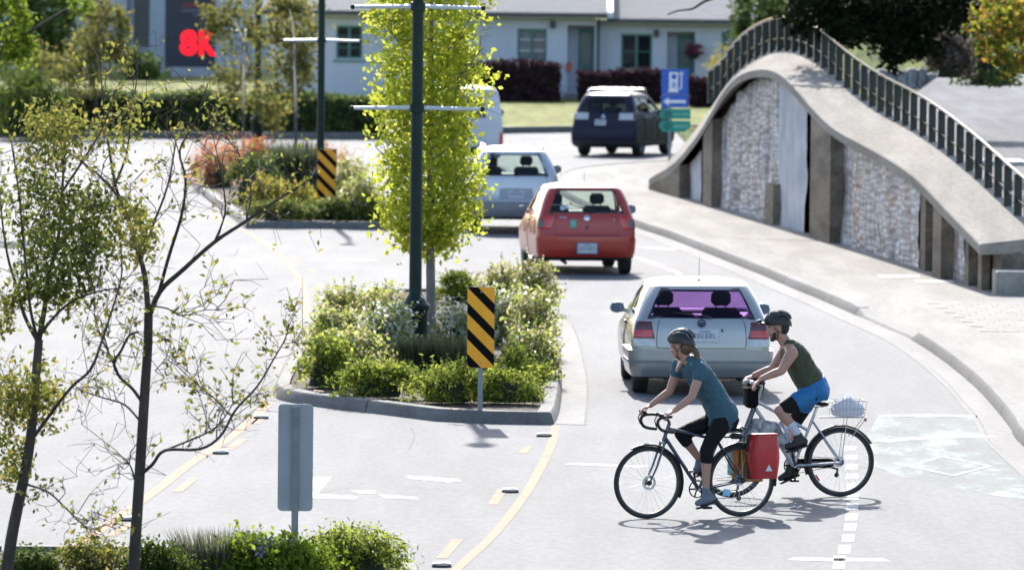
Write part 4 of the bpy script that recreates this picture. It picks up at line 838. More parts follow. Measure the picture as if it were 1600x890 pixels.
def window(a, b, c, d, Y, rows, blind, root=None):
    root = root or house; w = MB(); t = .075; w.box(a - .05, a + t, Y - .03, Y + .06, c - .05, d + .05); w.box(b - t, b + .05, Y - .03, Y + .06, c - .05, d + .05); w.box(a + t, b - t, Y - .03, Y + .06, d - t, d + .05); w.box(a + t, b - t, Y - .03, Y + .06, c - .05, c + t); cx = (a + b) / 2; w.box(cx - .05, cx + .05, Y - .03, Y + .06, c + t, d - t)
    f = w.build("window", TEAL, root, smooth=False)
    for (p, q) in ((a + t, cx - .05), (cx + .05, b - t)):
        for k in range(1, rows):
            z = c + (d - c) * k / rows; MB().box(p, q, Y + .0, Y + .03, z - .018, z + .018).build("glazing_bar", TEAL if not blind else SW, f, smooth=False)
        m = MB(); m.quad((p, Y + .04, c + t), (q, Y + .04, c + t), (q, Y + .04, d - t), (p, Y + .04, d - t)); m.build("pane", WGL, f, smooth=False)
    m = MB(); m.quad((a, Y + .10, c), (b, Y + .10, c), (b, Y + .10, d), (a, Y + .10, d)); m.build("blind" if blind else "room_darkness", BLIND if blind else ROOM, f, smooth=False)  # without a blind, a dark sheet is coloured as the unlit room
    MB().box(a - .1, b + .1, Y - .09, Y + .05, c - .11, c - .051).build("sill", TEAL, f, smooth=False); return f
gz = terr(YH); xm = hx(931)
def H4(u0, u1, v0, v1, dep, Y=YH): return (hx(u0, Y), hx(u1, Y), hzv(v1, Y, (u0 + u1) / 2), hzv(v0, Y, (u0 + u1) / 2), dep)
WA = H4(525, 566, 40, 92, .12); WB = H4(808, 854, 45, 97, .12); DA = H4(886, 929, 40, 157, 1.0); DA = (DA[0], DA[1], gz + .16, DA[3], 1.0)
facade(hx(430), xm, gz - .3, hzv(24) + .05, YH, [WA, WB, DA], "wall"); Y2 = YH + .8
WC = H4(970, 1019, 53, 109, .12, Y2); DB = H4(1042, 1086, 50, 150, .9, Y2); DB = (DB[0], DB[1], gz + .16, DB[3], .9); WD = H4(1127, 1175, 50, 100, .12, Y2)
facade(xm, hx(1320), gz - .3, hzv(32, Y2) + .05, Y2, [WC, DB, WD], "wall"); m = MB(); m.quad((xm, YH, gz - .3), (xm, Y2, gz - .3), (xm, Y2, 3.6), (xm, YH, 3.6)); m.build("wall", BOARD, house, smooth=False)
window(*WA[:4], YH + .04, 3, False); window(*WB[:4], YH + .04, 3, True); window(*WC[:4], Y2 + .04, 2, False); window(*WD[:4], Y2 + .04, 3, True)
for D_, Y, u in ((DA, YH + 1.0, .42), (DB, Y2 + .9, .4)):
    a = D_[0] + (D_[1] - D_[0]) * u; d = MB().box(a, D_[1] - .05, Y - .08, Y - .02, D_[2], D_[3] - .12).build("door", TEAL, house, smooth=False)
    MB().box(a + .09, D_[1] - .14, Y - .085, Y - .079, D_[2] + 1.0, D_[3] - .3).build("door_panel", M("door_glass", (.10, .15, .15), .2, .1, 4), d, smooth=False); MB().ball((a + .08, Y - .10, D_[2] + .95), .03).build("handle", CHROME, d)
    MB().box(D_[0] - .1, D_[1] + .1, Y - 1.6, Y - .09, gz - .2, D_[2] - .004).build("step", FASC, house, smooth=False)
def roof(xa, xb, Y, ev, name):
    m = MB(); r = [(Y - .55, ev), (Y + 4.6, ev + 2.5), (Y + 9.8, ev)]; m.loft([[(x, y, z) for y, z in r] + [(x, y, z - .12) for y, z in r[::-1]] for x in (xa, xb)], True, True, True); o = m.build(name, ROOF, house, smooth=False)
    MB().box(xa, xb, Y - .68, Y - .56, ev - .16, ev - .02).build("gutter", DGUT, o, smooth=False); MB().box(xa, xb, Y - .56, Y - .02, ev - .20, ev - .15).build("soffit", SW, o, smooth=False)
    return o
rA = roof(hx(410), hx(948), YH, hzv(23) + .08, "roof"); rB = roof(hx(948) + .01, hx(1340), Y2, hzv(31, Y2) + .08, "roof")
m = MB(); ev = hzv(23) + .08; m.loft([[(hx(948) + .06 + dx, y, z + dz2) for dx, dz2 in ((-.06, .04), (.14, .04), (.14, -.16), (-.06, -.16))] for y, z in ((YH - .6, ev), (YH + 4.6, ev + 2.5))], True, True, True); m.build("barge_board", SW, rA, smooth=False)
MB().tube([(hx(931) + .08, YH - .6, hzv(30)), (hx(931) + .08, YH - .05, hzv(45)), (hx(931) + .08, YH - .05, gz + .1)], .045, 8).build("downpipe", DGUT, house)
for u, v, Y in ((863, 38, YH), (1025, 50, Y2)):
    x, z = hx(u, Y), hzv(v, Y); m = MB(); m.box(x - .09, x + .09, Y - .2, Y - .002, z - .14, z + .12, bev=.03); m.build("wall_lamp", DGUT, house)
mb_ = thing("letter_box", "red letter box on the house wall beside the left doorway", "letter box", (hx(889, YH), YH - .11, hzv(112))); MB().box(-.10, .10, -.09, .09, 0, .34, bev=.04).build("box", M("letter_box_red", (.50, .10, .06), .5, .15, 5), mb_); MB().box(-.07, .07, -.094, -.088, .24, .27).build("slot", DARK, mb_)
# the far left building and the electronic sign in front of it
YB = 252.0
bld = thing("building", "blue grey building with columns at the far left behind the hedge", "building"); gb = terr(YB)
MB().box(hx(-60, YB), hx(420, YB), YB, YB + 8, gb - .3, 9).build("wall", M("blue_grey_wall", (.42, .475, .585), .8, .06, 2), bld, smooth=False)
for ua, ub in ((168, 200), (236, 259)): MB().box(hx(ua, YB), hx(ub, YB), YB - .9, YB - .3, gb - .3, 9, bev=.02).build("column", M("pale_column", (.36, .40, .48), .8, .05, 2), bld)
for ua, ub in ((206, 232), (140, 165)):
    w = MB().box(hx(ua, YB), hx(ub, YB), YB - .04, YB - .003, gb + 1.0, 6).build("window", M("dark_glazing", (.06, .09, .11), .15, .15, 3), bld, smooth=False); MB().box(hx(ua, YB) - .05, hx(ua, YB) + .06, YB - .08, YB - .041, gb + .9, 6.1).build("frame", BOARD, w, smooth=False)
YS = 246.0; gsn = terr(YS)
es = thing("electronic_sign", "dark board with glowing red characters on a low brick base at the far left", "electronic sign", (hx(297, YS), YS, gsn))
def ex(u): return hx(u, YS) - hx(297, YS)
def ez(v): return P(297, v, YS).z - gsn
BRK = M("pinkish_brick", (.36, .24, .21), .85, .2, 7, bump=.3)
MB().box(ex(262), ex(352), -.3, .5, -.3, ez(122), bev=.02).build("brick_base", BRK, es); MB().box(ex(268), ex(346), -.2, .4, ez(122) + .003, ez(105)).build("plinth", M("plinth_grey", (.34, .37, .42), .7, .1, 4), es, smooth=False)
bd = MB().box(ex(258), ex(336), -.12, .3, ez(105) + .003, ez(-60)).build("board", M("board_navy", (.018, .022, .045), .5, .15, 3), es, smooth=False)
RED = M("red_led", (1.0, .004, .018), .5, .0, 3, emit=.55)
for txt, uc in (("8", 295), ("K", 325)):
    me = text_mesh(txt, 1.45, .01, .075); mw = [v.co.x for v in me.vertices]; mh = [v.co.y for v in me.vertices]; sx0 = (28 / (F / YS)) / (max(mw) - min(mw)); sy0 = (40 / (F / YS)) / (max(mh) - min(mh)); cx, cy = (max(mw) + min(mw)) / 2, (max(mh) + min(mh)) / 2
    me.transform(Matrix(((sx0, 0, 0, ex(uc) - cx * sx0), (0, 0, -1, -.14), (0, sy0, 0, ez(67) - cy * sy0), (0, 0, 0, 1)))); link("red_character", me, RED, bd)
for u0, u1, v0, v1, mt_ in ((283, 312, 14, 20, SW), (300, 332, 22, 26, SW), (284, 330, 6, 11, M("board_red_band", (.20, .02, .03), .5, .1, 4))):
    k = MB().box(ex(u0), ex(u1), -.135, -.121, ez(v1), ez(v0)).build("faint_line", M("faint_text", (.12, .14, .20), .6, .5, 14, col2=(.03, .035, .06)) if mt_ is SW else mt_, bd, smooth=False)
for u, v0, v1, w_, lab in ((369, 145, 206, .07, "thin grey post by the hedge left of the farthest street lamp"), (511, 152, 205, .10, "stout pale grey post by the hedge right of the second street lamp")):
    gg = G(u, v1 - 2, .13); t = thing("grey_post", lab, "post", gg); h = (v1 - v0) * gg.y / F
    MB().box(-w_, w_, -w_, w_, -.1, h, bev=.02).build("post", STEEL, t); MB().box(-w_ - .012, w_ + .012, -w_ - .012, w_ + .012, h, h + .03, bev=.01).build("cap", STEEL, t)
# ================================================================ vegetation
BARK = M("dark_bark", (.055, .045, .038), .9, .35, 12, bump=.5, stretch=(1, 1, .3)); BARKG = M("grey_bark", (.16, .15, .145), .9, .25, 12, bump=.4, stretch=(1, 1, .3)); TWIG = M("twig_brown", (.085, .06, .045), .9, .3, 10)
L_LIME = LEAF("lime_leaves", [(.18, .24, .025), (.29, .35, .035), (.38, .42, .05), (.46, .48, .09)], .62)
L_OLIVE = LEAF("olive_leaves", [(.042, .056, .014), (.075, .098, .022), (.115, .14, .032), (.21, .22, .05)], .5)
L_YOUNG = LEAF("pale_young_leaves", [(.07, .085, .02), (.13, .15, .03), (.20, .215, .045), (.29, .24, .06)], .5)
L_DARK = LEAF("shaded_leaves", [(.004, .007, .003), (.008, .013, .005), (.016, .022, .007)], .08, 1.0)  # near-black: shade of the backlit crowns is put into the leaf colour
L_MID = LEAF("green_leaves", [(.03, .055, .012), (.06, .09, .02), (.10, .14, .025)], .45)
L_BRIGHT = LEAF("bright_green_leaves", [(.07, .12, .012), (.13, .20, .02), (.21, .27, .035)], .55)
L_AUT = LEAF("turning_leaves", [(.04, .06, .01), (.13, .16, .02), (.22, .25, .03), (.28, .16, .03), (.09, .11, .02)], .5)
L_FLOW = LEAF("flowering_shrub_leaves", [(.13, .175, .04), (.22, .27, .065), (.30, .335, .10), (.28, .33, .09), (.37, .29, .15), (.60, .60, .54)], .6)
L_WHITE = LEAF("white_flowering_leaves", [(.10, .14, .035), (.18, .22, .055), (.25, .28, .085), (.52, .53, .48), (.64, .64, .60)], .55)
L_JUN = LEAF("juniper_leaves", [(.045, .07, .015), (.11, .155, .025), (.23, .28, .045), (.32, .345, .065)], .58)
L_MOUND = LEAF("mound_leaves", [(.05, .085, .02), (.10, .14, .035), (.17, .20, .05), (.22, .23, .07)], .45)
L_AIRY = LEAF("airy_olive_leaves", [(.06, .07, .02), (.11, .12, .03), (.17, .175, .045), (.24, .21, .06)], .5)
L_GRY = LEAF("grey_green_leaves", [(.035, .05, .025), (.07, .09, .045), (.12, .135, .07)], .35)
L_ORG = LEAF("orange_grass", [(.36, .13, .05), (.46, .22, .09), (.40, .28, .12), (.44, .11, .06)], .5)
L_YEL = LEAF("yellow_flowering_leaves", [(.16, .17, .04), (.30, .28, .06), (.45, .38, .05)], .45)
L_PURP = LEAF("purple_hedge_leaves", [(.030, .014, .022), (.05, .022, .032), (.075, .04, .05)], .2)
L_LAV = LEAF("lavender_blades", [(.07, .08, .05), (.14, .15, .09), (.20, .20, .14)], .35)
L_HED = LEAF("hedge_leaves", [(.032, .06, .018), (.065, .105, .03), (.13, .175, .05)], .4)
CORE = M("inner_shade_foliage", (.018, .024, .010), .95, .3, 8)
FLP = M("lilac_petals", (.30, .26, .50), .6, .2, 20)
def clumps(cx, cy, z0, rx, ry, h, n, k, spread, hollow=.55):
    out = []; per = max(4, n // k)
    for _ in range(k):
        a = rng.uniform(0, 2 * PI); t = rng.uniform(0, 1) ** .7; rr = hollow + (1 - hollow) * rng.uniform() ** .5
        zz = t; rad = math.sqrt(max(0, 1 - (zz * .96) ** 2.4)) * rr
        c = np.array([cx + rx * rad * cos(a), cy + ry * rad * sin(a), z0 + h * zz * (.9 + .2 * rng.uniform())])
        out.append(c + rng.normal(size=(per, 3)) * np.array([rx, ry, h * .75]) * spread)
    C = np.concatenate(out); C[:, 2] = np.maximum(C[:, 2], z0 + .02); return C
SHK = "planted shrubs on the islands"
def shrub(label, u0, u1, vt, vb, mat, n=1100, leaf=.07, zb=.13, k=30, spread=.20, name="shrub", cat="shrub", group=SHK, depth=1.0, aspect=.55, spikes=0, flowers=0, core=True, dirs_up=False):
    g = G((u0 + u1) / 2, vb, zb); s = F / g.y; rx = (u1 - u0) / 2 / s * 1.08; ry = rx * depth; dv = (vb - VH) / g.y * ry
    h = max(.18, (vb - vt - dv * .8) / s) * .93; t = thing(name, label, cat, (g.x, g.y + ry, zb), 0, group); C = clumps(0, 0, 0, rx * 1.02, ry * 1.0, h * .95, int(n * 1.35), k, spread)
    leaf_mesh("foliage", C, leaf, aspect, mats=mat, parent=t, dirs=[0, 0, 1] if dirs_up else None)
    SP = []
    for j in range(int(40 * (rx / .4))):
        q = C[int(rng.integers(len(C)))]; dd = np.array([q[0] * .5 / rx, q[1] * .5 / ry, rng.uniform(.5, 1.2)]) * h * .32; SP += [q + dd * w_ for w_ in (.25, .5, .75, 1.0)]
    tag(leaf_mesh("shoot", np.array(SP), leaf * .8, aspect, mats=mat, parent=t), kind="stuff")
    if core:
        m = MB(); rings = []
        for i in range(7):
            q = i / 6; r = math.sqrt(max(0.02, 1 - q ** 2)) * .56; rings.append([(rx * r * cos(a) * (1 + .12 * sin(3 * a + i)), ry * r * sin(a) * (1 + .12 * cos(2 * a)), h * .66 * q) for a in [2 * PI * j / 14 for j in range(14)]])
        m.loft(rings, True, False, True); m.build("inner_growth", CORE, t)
    st = MB()
    for j in range(7):
        a = rng.uniform(0, 2 * PI); r = rng.uniform(.3, .8); st.tube([(0, 0, 0), (rx * r * .5 * cos(a), ry * r * .5 * sin(a), h * .5), (rx * r * cos(a), ry * r * sin(a), h * .85)], [.014, .010, .005], 4)
    tag(st.build("stem", TWIG, t), kind="stuff")
    if spikes:
        C = []; D = []
        for j in range(spikes):
            a = rng.uniform(0, 2 * PI); r = rng.uniform(.2, 1); b = np.array([rx * r * cos(a), ry * r * sin(a), h * (1.0 - .35 * r)])
            for q in range(5): C.append(b + np.array([rng.normal() * .02, rng.normal() * .02, h * .07 * q]))
        leaf_mesh("seed_head", np.array(C), leaf * .8, .4, mats=LEAF("seed_heads", [(.16, .12, .07), (.28, .22, .12), (.22, .13, .09)], .4), parent=t)["kind"] = "stuff"
    for j in range(flowers):
        a = rng.uniform(PI, 2 * PI); r = rng.uniform(.2, .85); m = MB(); p = Vector((rx * r * cos(a), ry * r * sin(a), h * (1.0 - .45 * r * r)))
        for q in range(5):
            b = 2 * PI * q / 5; m.quad(p, p + Vector((.035 * cos(b - .5), -.012, .035 * sin(b - .5))), p + Vector((.058 * cos(b), -.02, .058 * sin(b))), p + Vector((.035 * cos(b + .5), -.012, .035 * sin(b + .5))))
        m.build("flower", FLP, t, smooth=False)
    return t
def grass_tuft(label, u0, u1, vt, vb, mat, n=700, zb=.13, w=.014, name="ornamental_grass", cat="grass clump", lean=.35, group="grass clumps on the islands", depth=1.0):
    g = G((u0 + u1) / 2, vb, zb); s = F / g.y; rx = (u1 - u0) / 2 / s; ry = rx * depth; h = max(.15, (vb - vt - (vb - VH) / g.y * ry) / s); t = thing(name, label, cat, (g.x, g.y + ry, zb), 0, group); v = []; f = []
    for _ in range(n):
        a = rng.uniform(0, 2 * PI); r = math.sqrt(rng.uniform()) * .8; b = np.array([rx * r * cos(a), ry * r * sin(a), 0]); hh = h * rng.uniform(.55, 1.05); d = np.array([cos(a), sin(a), 0]) * r * lean * hh + rng.normal(size=3) * [.06, .06, 0] * h
        x = rng.uniform(0, PI); sd_ = np.array([cos(x), sin(x), 0]) * w; i = len(v); m_ = b + d * .35 + [0, 0, hh * .6]; tp = b + d + [0, 0, hh]; v += [b - sd_, b + sd_, m_ + sd_ * .8, m_ - sd_ * .8, tp]; f += [(i, i + 1, i + 2, i + 3), (i + 3, i + 2, i + 4)]
    me = bpy.data.meshes.new("blade"); me.from_pydata([tuple(q) for q in v], [], f); tag(link("blade", me, mat, t), kind="stuff"); return t
# ---- near island
shrub("dense flowering shrub at the back left of the near island, next to the yellow line", 498, 580, 452, 512, L_FLOW, spikes=25)
shrub("flowering shrub at the back of the near island, just left of the lamp base", 560, 645, 452, 515, L_FLOW, spikes=20)
shrub("clipped flat green hedge block right behind the near street lamp", 682, 748, 424, 472, LEAF("clipped_hedge", [(.07, .11, .012), (.14, .18, .02), (.19, .22, .03)], .45), 1500, .05, k=60, spread=.12, name="clipped_hedge", cat="hedge")
shrub("reddish tipped shrub with seed heads at the back right corner of the near island", 800, 868, 412, 478, L_FLOW, spikes=60)
shrub("shrub with seed heads behind the near striped marker at the back of the island", 742, 812, 420, 490, L_FLOW, spikes=40)
shrub("pale white flowering shrub right behind the near striped marker", 742, 822, 452, 540, L_WHITE, 1400)
shrub("leafy shrub at the right kerb of the near island, halfway back", 795, 868, 462, 548, L_FLOW, 1300, spikes=15)
shrub("sprawling white flowering shrub on the left kerb side of the near island", 486, 570, 486, 562, L_FLOW, 1400)
shrub("white flowering shrub left of the lamp base on the near island", 552, 640, 480, 566, L_WHITE, 1600)
shrub("white flowering shrub between the lamp base and the near striped marker", 682, 752, 474, 562, L_WHITE, 1400)
shrub("shrub with orange tints at the front right kerb of the near island", 790, 862, 516, 592, L_FLOW, 1400)
shrub("dark shrub at the front left corner of the near island", 464, 546, 528, 606, L_JUN, 1500, .06)
shrub("light green shrub on the front left slope of the near island bed", 500, 600, 520, 598, L_FLOW, 1600)
grass_tuft("grey green grass clump at the foot of the near street lamp", 612, 700, 520, 592, L_GRY, 900)
grass_tuft("tall grey green grass clump left of the near striped marker", 684, 768, 522, 598, L_GRY, 900)
shrub("dark low juniper right of the near striped marker's post", 778, 852, 546, 606, L_JUN, 1300, .06)
shrub("low bright juniper on the front kerb of the near island, left of its middle", 528, 646, 568, 622, L_JUN, 2000, .07, aspect=.3, depth=.6, k=40)
shrub("low spreading juniper on the front kerb of the near island, left of the marker post", 636, 756, 572, 630, L_JUN, 2000, .07, aspect=.3, depth=.6, k=40)
shrub("low spreading juniper on the front kerb of the near island, behind the marker post", 746, 840, 578, 630, L_JUN, 1700, .07, aspect=.3, depth=.6, k=36)
LITT = M("fallen_leaf", (.33, .15, .06), .8, .3, 30)
for u, v, lw in ((704, 640, "left of the pair before the marker post"), (714, 641, "right of the pair before the marker post"), (496, 612, "left one of the pair by the kerb joint"), (504, 613, "right one of the pair by the kerb joint"), (452, 606, "single one at the left corner")):
    g = G(u, v, .15); m = MB(); m.quad((-.05, -.03, .012), (.05, -.04, .022), (.06, .04, .010), (-.04, .05, .025)); tag(m.build("fallen_leaf", LITT, None, (g.x, g.y, .15), smooth=False), "dry orange leaf on the kerb, " + lw, "leaf", "fallen leaves on the kerb")
# ---- far island
shrub("rust red grass shrub at the back left of the far island", 300, 372, 218, 292, L_ORG, 1500, .10, aspect=.25, depth=1.3)
shrub("rust red flowering shrub in front of the farthest street lamp", 360, 418, 216, 272, L_ORG, 1200, .10, aspect=.25)
shrub("dark rounded shrub among the rust red ones on the far island", 352, 432, 248, 318, L_HED, 1500, .08)
grass_tuft("tall olive grass clump in the middle of the far island", 424, 500, 216, 306, L_GRY, 900, w=.02)
shrub("orange brown shrub behind the far striped marker", 478, 548, 234, 306, L_ORG, 900, .10, aspect=.3)
shrub("olive shrub at the right edge of the far island", 520, 572, 250, 318, L_FLOW, 1000, .09)
shrub("yellow green shrub left of the far island's front, beside the dark rounded one", 384, 446, 282, 336, L_YEL, 900, .09)
shrub("yellow flowering shrub near the front of the far island", 428, 492, 290, 338, L_YEL, 900, .09)
shrub("pale olive shrub at the front right of the far island", 528, 590, 282, 346, L_FLOW, 1200, .09)
shrub("low spreading green mound on the far island's front kerb, left", 392, 486, 316, 346, L_MOUND, 1300, .08, depth=.6)
shrub("low spreading green mound on the far island's front kerb, around the marker post", 474, 550, 314, 345, L_MOUND, 1200, .08, depth=.6)
shrub("low spreading green mound on the far island's front kerb, right end", 540, 606, 318, 346, L_MOUND, 1100, .08, depth=.6)
# ---- foreground bed
shrub("rounded dark green shrub at the right end of the foreground bed", 490, 622, 826, 900, L_JUN, 2600, .05, aspect=.35, k=60, depth=.8)
shrub("bright green shrub with a few lilac flowers in front of the grey sign post", 335, 512, 838, 915, L_BRIGHT, 3200, .055, k=70, depth=.6, flowers=7)
grass_tuft("wispy lavender like clump left of the grey sign post", 262, 410, 822, 912, L_LAV, 1300, w=.006, depth=.5)
shrub("yellow flecked loose shrub between the two foreground trees", 84, 206, 848, 915, L_YOUNG, 1500, .04, k=40, depth=.6)
shrub("low green shrub at the foot of the straight bare tree", 196, 300, 850, 920, L_MID, 1500, .045, k=40, depth=.6)
shrub("low green shrub at the foot of the leafy leaning tree, bottom left corner", -10, 92, 862, 930, L_MID, 1500, .045, k=40, depth=.6)
# ---- hedges and far shrubs
def hedge(label, u0, u1, vt, vb, dep, mat, n, leaf=.13, zb=.15, group="clipped hedges beyond the junction"):
    g0, g1 = G(u0, vb, zb), G(u1, vb, zb); y = (g0.y + g1.y) / 2; x0, x1 = P(u0, vb, y).x, P(u1, vb, y).x; s = F / y; h = (vb - vt) / s; t = thing("hedge", label, "hedge", ((x0 + x1) / 2, y, zb), 0, group); w = x1 - x0
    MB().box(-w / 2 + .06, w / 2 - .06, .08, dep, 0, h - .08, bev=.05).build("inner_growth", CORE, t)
    C = rng.uniform(size=(n, 3)); side = rng.integers(0, 3, n); C[:, 0] = (C[:, 0] - .5) * w; C[:, 1] *= dep; C[:, 2] *= h
    C[side == 0, 1] = rng.normal(size=(side == 0).sum()) * .05 + .05; C[side == 1, 2] = h + rng.normal(size=(side == 1).sum()) * .05; e_ = side == 2; C[e_, 1] = rng.normal(size=e_.sum()) * .04 + .03
    ne = n // 12; C[:ne, 0] = np.where(rng.uniform(size=ne) < .5, -w / 2, w / 2) + rng.normal(size=ne) * .05; C[:, 2] = np.maximum(C[:, 2] + .06 * np.sin(C[:, 0] * 2.1) * (C[:, 2] > h * .8), .02)
    leaf_mesh("foliage", C, leaf, .7, mats=mat, parent=t); return t
hedge("long clipped green hedge along the far pavement", -60, 598, 150, 206, 1.3, L_HED, 9000, .15)
hedge("dark purple hedge under the window with white blinds", 690, 872, 100, 158, 1.6, L_PURP, 4500, .14, terr(222))
hedge("dark purple hedge under the window right of the doorway", 906, 1030, 114, 160, 1.5, L_PURP, 3500, .14, terr(222))
hedge("dark purple hedge under the hanging flower basket", 1078, 1190, 124, 166, 1.5, L_PURP, 3000, .14, terr(221))
hedge("dark green hedge under the left window of the house", 512, 604, 93, 142, 1.5, L_HED, 3000, .14, terr(230))
shrub("dark green bush at the foot of the blue grey building's column", 184, 242, 80, 126, L_HED, 1200, .16, terr(248), group="bushes by the far buildings")
shrub("sprawling green bush at the far left end of the hedge", -20, 92, 118, 212, L_MID, 2000, .14, .15, group="bushes by the far buildings")
shrub("yellow flowering bush beside the left end of the railing", 1104, 1160, 84, 172, L_YEL, 1800, .10, .15, group="bushes by the far buildings", k=40)
# hanging basket on the house
hb = thing("hanging_basket", "hanging basket of pink flowers beside the right doorway of the house", "flower basket", (hx(1083, Y2), Y2 - .45, hzv(90, Y2)))
MB().lathe([(.04, 0), (.16, .04), (.24, .16), (.25, .20), (.22, .18), (.03, .06)], 16).build("bowl", DARK, hb); C = clumps(0, 0, .16, .30, .30, .30, 400, 20, .2); leaf_mesh("foliage", C, .10, .8, mats=LEAF("pink_flowers", [(.35, .05, .12), (.28, .04, .13), (.05, .08, .03), (.45, .12, .2)], .3), parent=hb)
for a in range(3): MB().tube([(.24 * cos(a * 2.09), .24 * sin(a * 2.09), .18), (0, 0, .75)], .008, 4).build("chain", DARK, hb)
MB().tube([(0, 0, .75), (0, .2, .80), (0, .44, .72)], .012, 6).build("bracket", DARK, hb)
# ================================================================ trees
def limb(t, pts, r0, r1, mat, name="branch", n=7):
    p = spline(pts, 4); k = len(p); return MB().tube(p, [r0 + (r1 - r0) * i / (k - 1) for i in range(k)], n).build(name, mat, t), p
def twig_field(t, paths, count, length, rad, mat, updir=(0, 0, .35), name="twig"):
    m = MB(); tips = []
    for p in paths:
        for _ in range(count):
            i = int(rng.uniform(.25, 1) * (len(p) - 1)); a = p[i]; d = Vector(rng.normal(size=3)); d = (d.normalized() + Vector(updir) + (p[min(i + 1, len(p) - 1)] - p[max(i - 1, 0)]).normalized() * .7).normalized(); L_ = length * rng.uniform(.4, 1.2)
            a2 = a + d * L_ * .25 + Vector(rng.normal(size=3)) * L_ * .06; b = a + d * L_ * .5 + Vector(rng.normal(size=3)) * L_ * .11; b2 = a + d * L_ * .78 + Vector(rng.normal(size=3)) * L_ * .13; c = a + d * L_ + Vector(rng.normal(size=3)) * L_ * .18; m.tube([a, a2, b, b2, c], [rad, rad * .9, rad * .75, rad * .55, rad * .35], 4); tips.append((a, b, c))
            for _ in range(2):
                d2 = (d + Vector(rng.normal(size=3)) * .7).normalized(); e_ = b + d2 * L_ * .5; m.tube([b, (b + e_) / 2 + Vector(rng.normal(size=3)) * L_ * .06, e_], [rad * .6, rad * .45, rad * .3], 3); tips.append((b, (b + e_) / 2, e_))
    tag(m.build(name, mat, t), kind="stuff"); return tips
def leaves_on(tips, n, jit):
    out = []
    for _ in range(n):
        a, b, c = tips[int(rng.integers(len(tips)))]; q = rng.uniform(); p = b.lerp(c, q) if rng.uniform() < .75 else a.lerp(b, q); out.append(np.array(p) + rng.normal(size=3) * jit)
    return np.array(out)
def blob(u, v, ru, rv, Y, n, k=14, dep=None, spread=.2):
    s = F / Y; out = []; dep = dep or ru / s
    for _ in range(k):
        a = rng.normal(size=3); a /= np.linalg.norm(a); a *= rng.uniform(.3, 1) ; c = np.array(P(u, v, Y)) + a * np.array([ru / s, dep, rv / s]); out.append(c + rng.normal(size=(max(3, n // k), 3)) * np.array([ru, ru, rv]) / s * spread)
    return np.concatenate(out)
def loc(C, t): return np.asarray(C) - np.array(t.location)
def lp(t, pts): return [Vector(q) - t.location for q in pts]
# ---- two young trees in the foreground bed
gT = G(206, 930, .12); YT = gT.y
t2 = thing("young_tree", "young nearly bare tree with straight dark trunk and forking branches, left of the grey sign", "tree", gT, 0, "young trees in the foreground bed")
def q2(*a): return lp(t2, [P(u, v, YT + d) for u, v, d in a])
tr_o, tp = limb(t2, q2((206, 930, 0), (211, 850, 0), (217, 760, 0), (222, 680, 0), (227, 600, 0), (231, 540, 0), (232, 488, 0)), .050, .036, BARK, "trunk", 10); paths = []
for pts, r0_, r1_ in (
    (((232, 495, 0), (226, 430, .1), (212, 380, .15), (196, 330, .2), (180, 288, .25), (166, 200, .3), (158, 120, .4), (154, 30, .5)), .026, .002),
    (((231, 500, 0), (250, 455, -.1), (285, 422, -.2), (335, 378, -.3), (385, 345, -.35), (440, 308, -.4), (478, 284, -.45), (490, 262, -.5)), .024, .006),
    (((247, 462, -.1), (264, 400, -.25), (284, 335, -.4), (290, 280, -.5), (281, 235, -.6), (305, 190, -.7), (325, 130, -.8)), .016, .005),
    (((222, 400, .12), (240, 350, .3), (262, 290, .5), (275, 220, .7), (285, 150, .8)), .013, .004),
    (((196, 330, .2), (176, 296, .0), (150, 270, -.2), (110, 240, -.4), (70, 215, -.5)), .012, .004),
    (((180, 288, .25), (198, 240, .5), (205, 180, .6), (215, 110, .8), (208, 70, .9)), .012, .0025),
    (((220, 625, 0), (207, 607, -.1), (187, 588, -.25), (178, 566, -.3), (189, 548, -.35), (201, 525, -.3), (216, 518, -.2)), .014, .010),
    (((187, 588, -.25), (175, 560, -.4), (160, 530, -.6), (150, 500, -.7)), .008, .003),
    (((217, 655, 0), (195, 632, .15), (165, 622, .3), (130, 611, .4), (115, 600, .5)), .010, .004),
    (((215, 745, 0), (238, 725, -.1), (258, 703, -.15), (312, 701, -.3), (345, 680, -.4), (368, 640, -.5), (402, 603, -.6), (428, 560, -.7), (445, 530, -.75), (452, 505, -.8)), .016, .004),
    (((258, 703, -.15), (290, 690, .0), (330, 672, .1), (352, 650, .2), (366, 625, .25)), .010, .004),
    (((362, 650, -.45), (335, 622, -.2), (305, 598, 0), (275, 570, .1), (255, 560, .15)), .007, .003),
    (((240, 478, 0), (262, 482, .1), (285, 493, .2), (320, 484, .3), (348, 485, .4)), .008, .003),
    (((213, 760, 0), (205, 730, .1), (195, 715, .2)), .010, .004),
    (((385, 345, -.35), (392, 300, -.1), (378, 250, .1), (350, 210, .2)), .009, .003), (((335, 378, -.3), (352, 330, -.6), (345, 270, -.8), (330, 200, -.9)), .009, .003)):
    o, p = limb(t2, q2(*pts), r0_, r1_, BARK); paths.append(p)
tips = twig_field(t2, paths, 12, .52, .0044, TWIG); tipsL = twig_field(t2, [paths[9][len(paths[9]) // 2:], paths[10], paths[11]], 9, .35, .0036, TWIG)
top_tips = [q for q in tips if q[2].z > 1.6]
leaf_mesh("crown", np.concatenate([leaves_on(top_tips, 900, .025), leaves_on(tips, 180, .04), leaves_on(tipsL, 330, .025), loc(np.concatenate([blob(205, 370, 55, 60, YT, 650, 26, .5), blob(190, 210, 60, 60, YT, 260, 16, .5)]), t2)]), .055, .5, mats=L_YOUNG, parent=t2)
gT1 = G(4, 945, .12); YT1 = gT1.y
t1 = thing("young_tree", "young leafy tree leaning right at the left edge, with dark olive leaves", "tree", gT1, 0, "young trees in the foreground bed")
